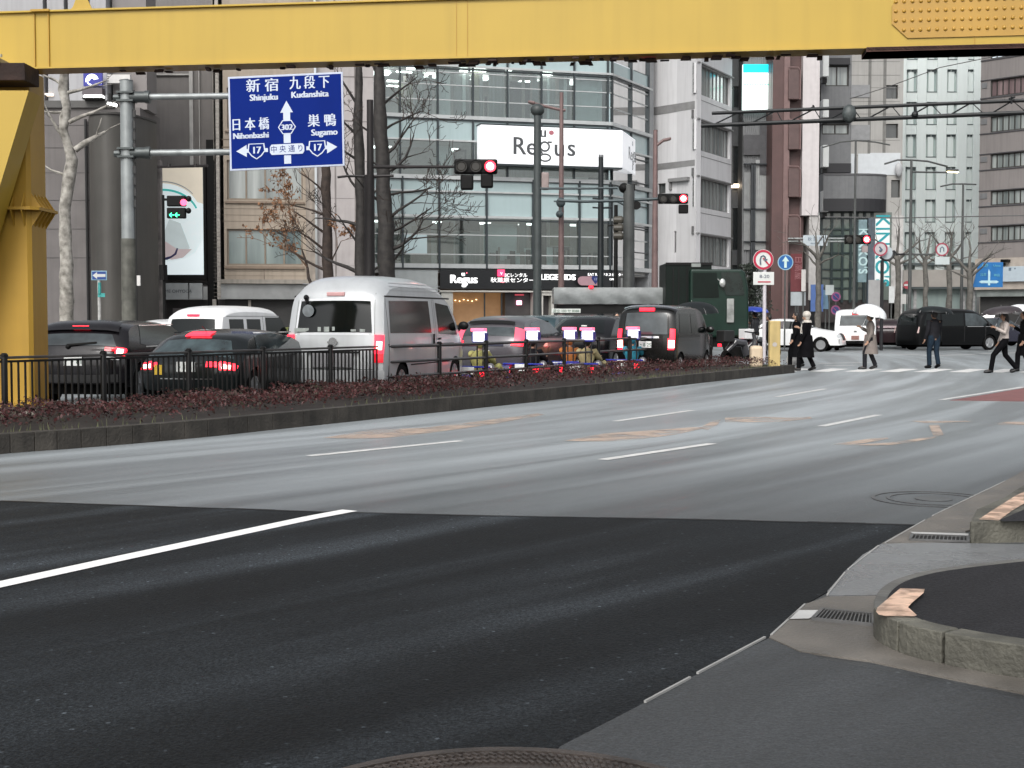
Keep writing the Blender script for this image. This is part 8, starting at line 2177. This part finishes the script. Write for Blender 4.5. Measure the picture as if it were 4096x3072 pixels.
board("white_notice", "white notice board on the pavement behind the black people carrier", "sign", 3556, 3577, 1145, 1212, (.5, .52, .52), -4)
board("grey_notice", "greyish shop notice panels behind the umbrella of the person in the beige coat", "sign", 3474, 3524, 1120, 1240, (.30, .30, .30), -2)
board("white_table_sign", "white square sign below the no-entry sign", "sign", 3598, 3632, 1176, 1216, (.45, .45, .43), -8)

# ---- utility: grass strip seen between vans
t = thing("planter", "low green planter between the small white van and the high-roof van", "planter", (X_(1085, 44), 44, 0))
m = MB(); random.seed(8)
for _ in range(900):
    x = X_(random.uniform(1040, 1160), 44); c_ = Vector((x, 44 + random.uniform(-.3, .3), random.uniform(.4, 1.18))); a = Vector((random.gauss(0, 1), random.gauss(0, 1), random.gauss(0, 1))).normalized() * .06; b_ = a.orthogonal().normalized() * .03; m.add([c_ - a, c_ + b_, c_ + a, c_ - b_], [(0, 1, 2, 3)])
m.build("foliage", M("olive_green_leaves", (.12, .14, .04), .7, var=.4, scale=6), t, world=True)
m = MB(); m.box(X_(1040, 44), X_(1165, 44), 43.6, 44.4, 0, .42); m.build("trough", GPOL, t, world=True)
# ================================================================ bare street trees
def grow(mb, tw, p, d, r, L, depth, rnd, bend=.35, leaf=None):
    """one limb with knots; side limbs go on from it; thin ends go to the twig mesh"""
    n = max(3, int(L / .35)); pts = [p]; rs = [r]; q = p; dd = d.normalized(); kids = []
    for i in range(n):
        dd = (dd + Vector((rnd.gauss(0, bend), rnd.gauss(0, bend), rnd.gauss(0.06, bend * .7))) * .45).normalized()
        q = q + dd * (L / n); k = 1 - (i + 1) / n
        pts.append(q); rs.append(max(.009, r * (.35 + .65 * k) * rnd.uniform(.9, 1.18)))
        if depth > 0 and i > 0 and rnd.random() < (.8 if depth > 2 else .62): kids.append((q, dd, rs[-1]))
    (mb if r > .035 else tw).tube(pts, rs, 7 if r > .05 else 4, cap=False)
    if leaf is not None and depth <= 1:
        for _ in range(3):
            if rnd.random() < .5:
                c_ = rnd.choice(pts) + Vector((rnd.gauss(0, .05), rnd.gauss(0, .05), rnd.gauss(-.03, .05))); a = Vector((rnd.gauss(0, 1), rnd.gauss(0, 1), rnd.gauss(0, 1))).normalized() * .07; b_ = a.orthogonal().normalized() * .045
                leaf.add([c_ - a, c_ + b_, c_ + a, c_ - b_], [(0, 1, 2, 3)])
    if depth > 0:
        kids.append((q, dd, rs[-1]))
        for (a, b_, rr) in kids:
            side = b_.orthogonal().normalized(); side = side * cos(1) + b_.cross(side) * sin(rnd.uniform(0, 6.28))
            side = Matrix.Rotation(rnd.uniform(0, 6.28), 3, b_) @ b_.orthogonal().normalized()
            grow(mb, tw, a, (b_ * rnd.uniform(.5, 1.1) + side * rnd.uniform(.5, 1.0) + Vector((0, 0, .25))), rr * rnd.uniform(.45, .65), L * rnd.uniform(.45, .7), depth - 1, rnd, bend, leaf)
def tree(label, Y, px, trunk, limbs, bark, seed, twig=None, leafmat=None, group=None, depth=3, name="bare_tree"):
    """trunk: list of (px, py, radius); limbs: list of (px, py, dir(x, y, z), radius, length)"""
    rnd = random.Random(seed); t = thing(name, label, "tree", (X_(px, Y), Y, .1), group=group)
    m = MB(); pts = [(X_(trunk[0][0], Y), Y, .05)] + [tuple(at(a, b, Y)) for a, b, r in trunk]
    rr = [trunk[0][2] * 1.15] + [r for a, b, r in trunk]
    P_ = []; R_ = []
    for (a, ra), (b, rb) in zip(zip(pts, rr), zip(pts[1:], rr[1:])):
        a, b = Vector(a), Vector(b); n = max(1, int((b - a).length / .35))
        for k in range(n): P_.append(a.lerp(b, k / n) + Vector((rnd.gauss(0, .012), rnd.gauss(0, .02), 0))); R_.append((ra + (rb - ra) * k / n) * rnd.uniform(.93, 1.1))
    P_.append(Vector(pts[-1])); R_.append(rr[-1])
    m.tube(P_, R_, 12, cap=False)
    tw = MB(); lf = MB() if leafmat else None
    for (a, b, d, r, L) in limbs: grow(m, tw, at(a, b, Y), Vector(d), r, L, depth, rnd, leaf=lf)
    m.build("trunk", bark, t, world=True, smooth=True, ang=80)
    if tw.v: tw.build("crown", twig or bark, t, world=True)
    if lf and lf.v: lf.build("dry_leaves", leafmat, t, world=True)
    return t
PLN = M("mottled_plane_bark", (.10, .092, .078), .8, var=0, col2=(.42, .40, .36), scale=5, bump=.6, bscale=20, detail=7)
BRK = M("dark_wet_bark", (.024, .021, .019), .7, var=.5, scale=6, bump=.7, bscale=25)
BRN = M("brown_bark", (.035, .024, .019), .8, var=.5, scale=6, bump=.6, bscale=25)
TWG = M("brown_twigs", (.03, .02, .015), .8, var=.3)
DRY = M("dry_orange_leaves", (.20, .10, .05), .8, var=.4, scale=5)
tree("mottled grey plane tree with pruned knobby branches at the far left", 41, 262, [(265, 1250, .21), (268, 1060, .19), (262, 940, .18), (258, 830, .16), (280, 700, .20), (288, 640, .19), (272, 590, .14), (255, 520, .13), (258, 470, .16), (266, 430, .13), (252, 360, .15), (262, 290, .13), (258, 120, .1)],
     [(300, 600, (1, 0, .6), .10, 1.1), (262, 560, (-.8, 0, .8), .06, 1.1), (276, 488, (1, 0, .5), .07, 1.2), (248, 450, (-1, 0, .15), .05, .8), (266, 372, (1, 0, .25), .06, 1.2), (250, 340, (-1, 0, .5), .05, .8), (262, 700, (-1, 0, .1), .05, .7), (258, 220, (.6, 0, 1), .07, 1.2)], PLN, 4, depth=1)
tree("thick dark bare tree immediately right of the dark signal pole, behind the high-roof van", 45, 1540, [(1548, 1180, .30), (1545, 1000, .27), (1540, 860, .25), (1533, 740, .23), (1528, 600, .24), (1520, 480, .21), (1518, 360, .18), (1512, 200, .15), (1510, 60, .1)],
     [(1560, 930, (1, -.1, .35), .05, 1.6), (1560, 1060, (1, 0, .8), .05, 1.4), (1510, 800, (-.9, -.3, .8), .05, 1.3), (1560, 870, (1, -.2, .6), .06, 1.6), (1555, 780, (1, -.1, .2), .05, 1.5), (1545, 690, (1, -.2, .5), .06, 1.6), (1540, 620, (1, .1, .7), .06, 1.5), (1535, 520, (1, -.2, .6), .05, 1.4), (1510, 560, (-.6, -.2, .6), .05, 1.0), (1560, 1000, (.9, -.2, .6), .07, 1.5), (1530, 420, (.8, 0, .9), .05, 1.5), (1515, 320, (-.4, -.1, 1), .05, 1.2)], BRK, 11, twig=TWG, depth=4)
tree("slimmer dark bare tree immediately left of the dark signal pole", 46, 1440, [(1444, 1180, .20), (1442, 1000, .19), (1445, 860, .18), (1440, 700, .17), (1436, 560, .17), (1432, 440, .14), (1436, 330, .12), (1432, 120, .08)],
     [(1452, 1120, (.9, -.2, .9), .05, 1.3), (1450, 820, (.8, .2, .9), .04, 1.2), (1432, 1090, (-1, -.2, .65), .07, 1.6), (1432, 900, (-1, -.2, .6), .06, 1.5), (1432, 760, (-1, -.1, .9), .05, 1.5), (1430, 640, (-1, -.2, .7), .05, 1.3), (1428, 540, (-1, 0, .8), .05, 1.3), (1430, 420, (-.8, 0, 1), .05, 1.3), (1436, 980, (-.6, -.4, .8), .05, 1.2)], BRK, 23, twig=TWG, depth=4)
tree("brown bare tree with a few orange leaves in front of the tan office building", 50, 1308, [(1315, 1180, .19), (1310, 1000, .18), (1308, 840, .17), (1302, 700, .16), (1300, 560, .12)],
     [(1300, 1080, (-1, -.2, .5), .06, 1.6), (1298, 1000, (-1, -.2, .9), .05, 1.4), (1296, 930, (-.9, -.1, .9), .05, 1.3), (1320, 1060, (.6, -.2, .8), .05, 1.0), (1296, 860, (-1, 0, .8), .05, 1.3), (1300, 780, (-.9, -.2, .9), .04, 1.2), (1250, 1150, (-.4, -.2, 1), .07, 1.5)], BRN, 31, twig=M("orange_brown_twigs", (.13, .075, .045), .8, var=.3), leafmat=DRY, depth=4)
FB_ = M("far_grey_bark", (.10, .095, .085), .8, var=.4, scale=5)
for i, (px, Y, lb, sd) in enumerate(((3272, 76, "left of the far red signal, above the blue banner", 2), (3590, 74, "right of the teal-lettered sign", 5), (3795, 78, "in front of the pale green tower's shop", 7), (3878, 70, "just left of the bright blue guide sign", 9), (3700, 84, "behind the hanging no-turning sign", 12))):
    tp = 1040 if px != 3878 else 1090
    tree("bare pruned street tree %s" % lb, Y, px, [(px, 1240, .17), (px + 3, 1150, .15), (px, tp, .15)],
         [(px, tp, (-.9, -.2, .9), .10, 1.5), (px, tp, (.9, -.1, .9), .10, 1.5), (px, tp, (.15, .3, 1), .10, 1.7), (px, tp + 25, (-.8, .3, .4), .07, 1.2), (px, tp + 20, (.9, -.3, .5), .07, 1.3)], FB_, sd, depth=2, group="bare trees on the far pavement")
t = thing("dark_conifer", "dark evergreen shrub by the ribbed metal building, behind the red and white disc", "shrub", (X_(2990, 80), 80, .1))
m = MB(); rnd = random.Random(3)
for _ in range(1500):
    z = rnd.uniform(.3, 1) ; c_ = Vector((X_(3000, 80) + rnd.gauss(0, .55) * (1.15 - z * .6), 80 + rnd.gauss(0, .4), z * 4.6)); a = Vector((rnd.gauss(0, 1), rnd.gauss(0, 1), rnd.gauss(0, 1))).normalized() * .12; b_ = a.orthogonal().normalized() * .06; m.add([c_ - a, c_ + b_, c_ + a, c_ - b_], [(0, 1, 2, 3)])
m.build("foliage", M("dark_evergreen", (.015, .022, .014), .8, var=.4, scale=5), t, world=True)
m = MB(); m.tube([(X_(3000, 80), 80, .1), (X_(3000, 80), 80, 4)], [.1, .04], 8); m.build("trunk", BRK, t, world=True)
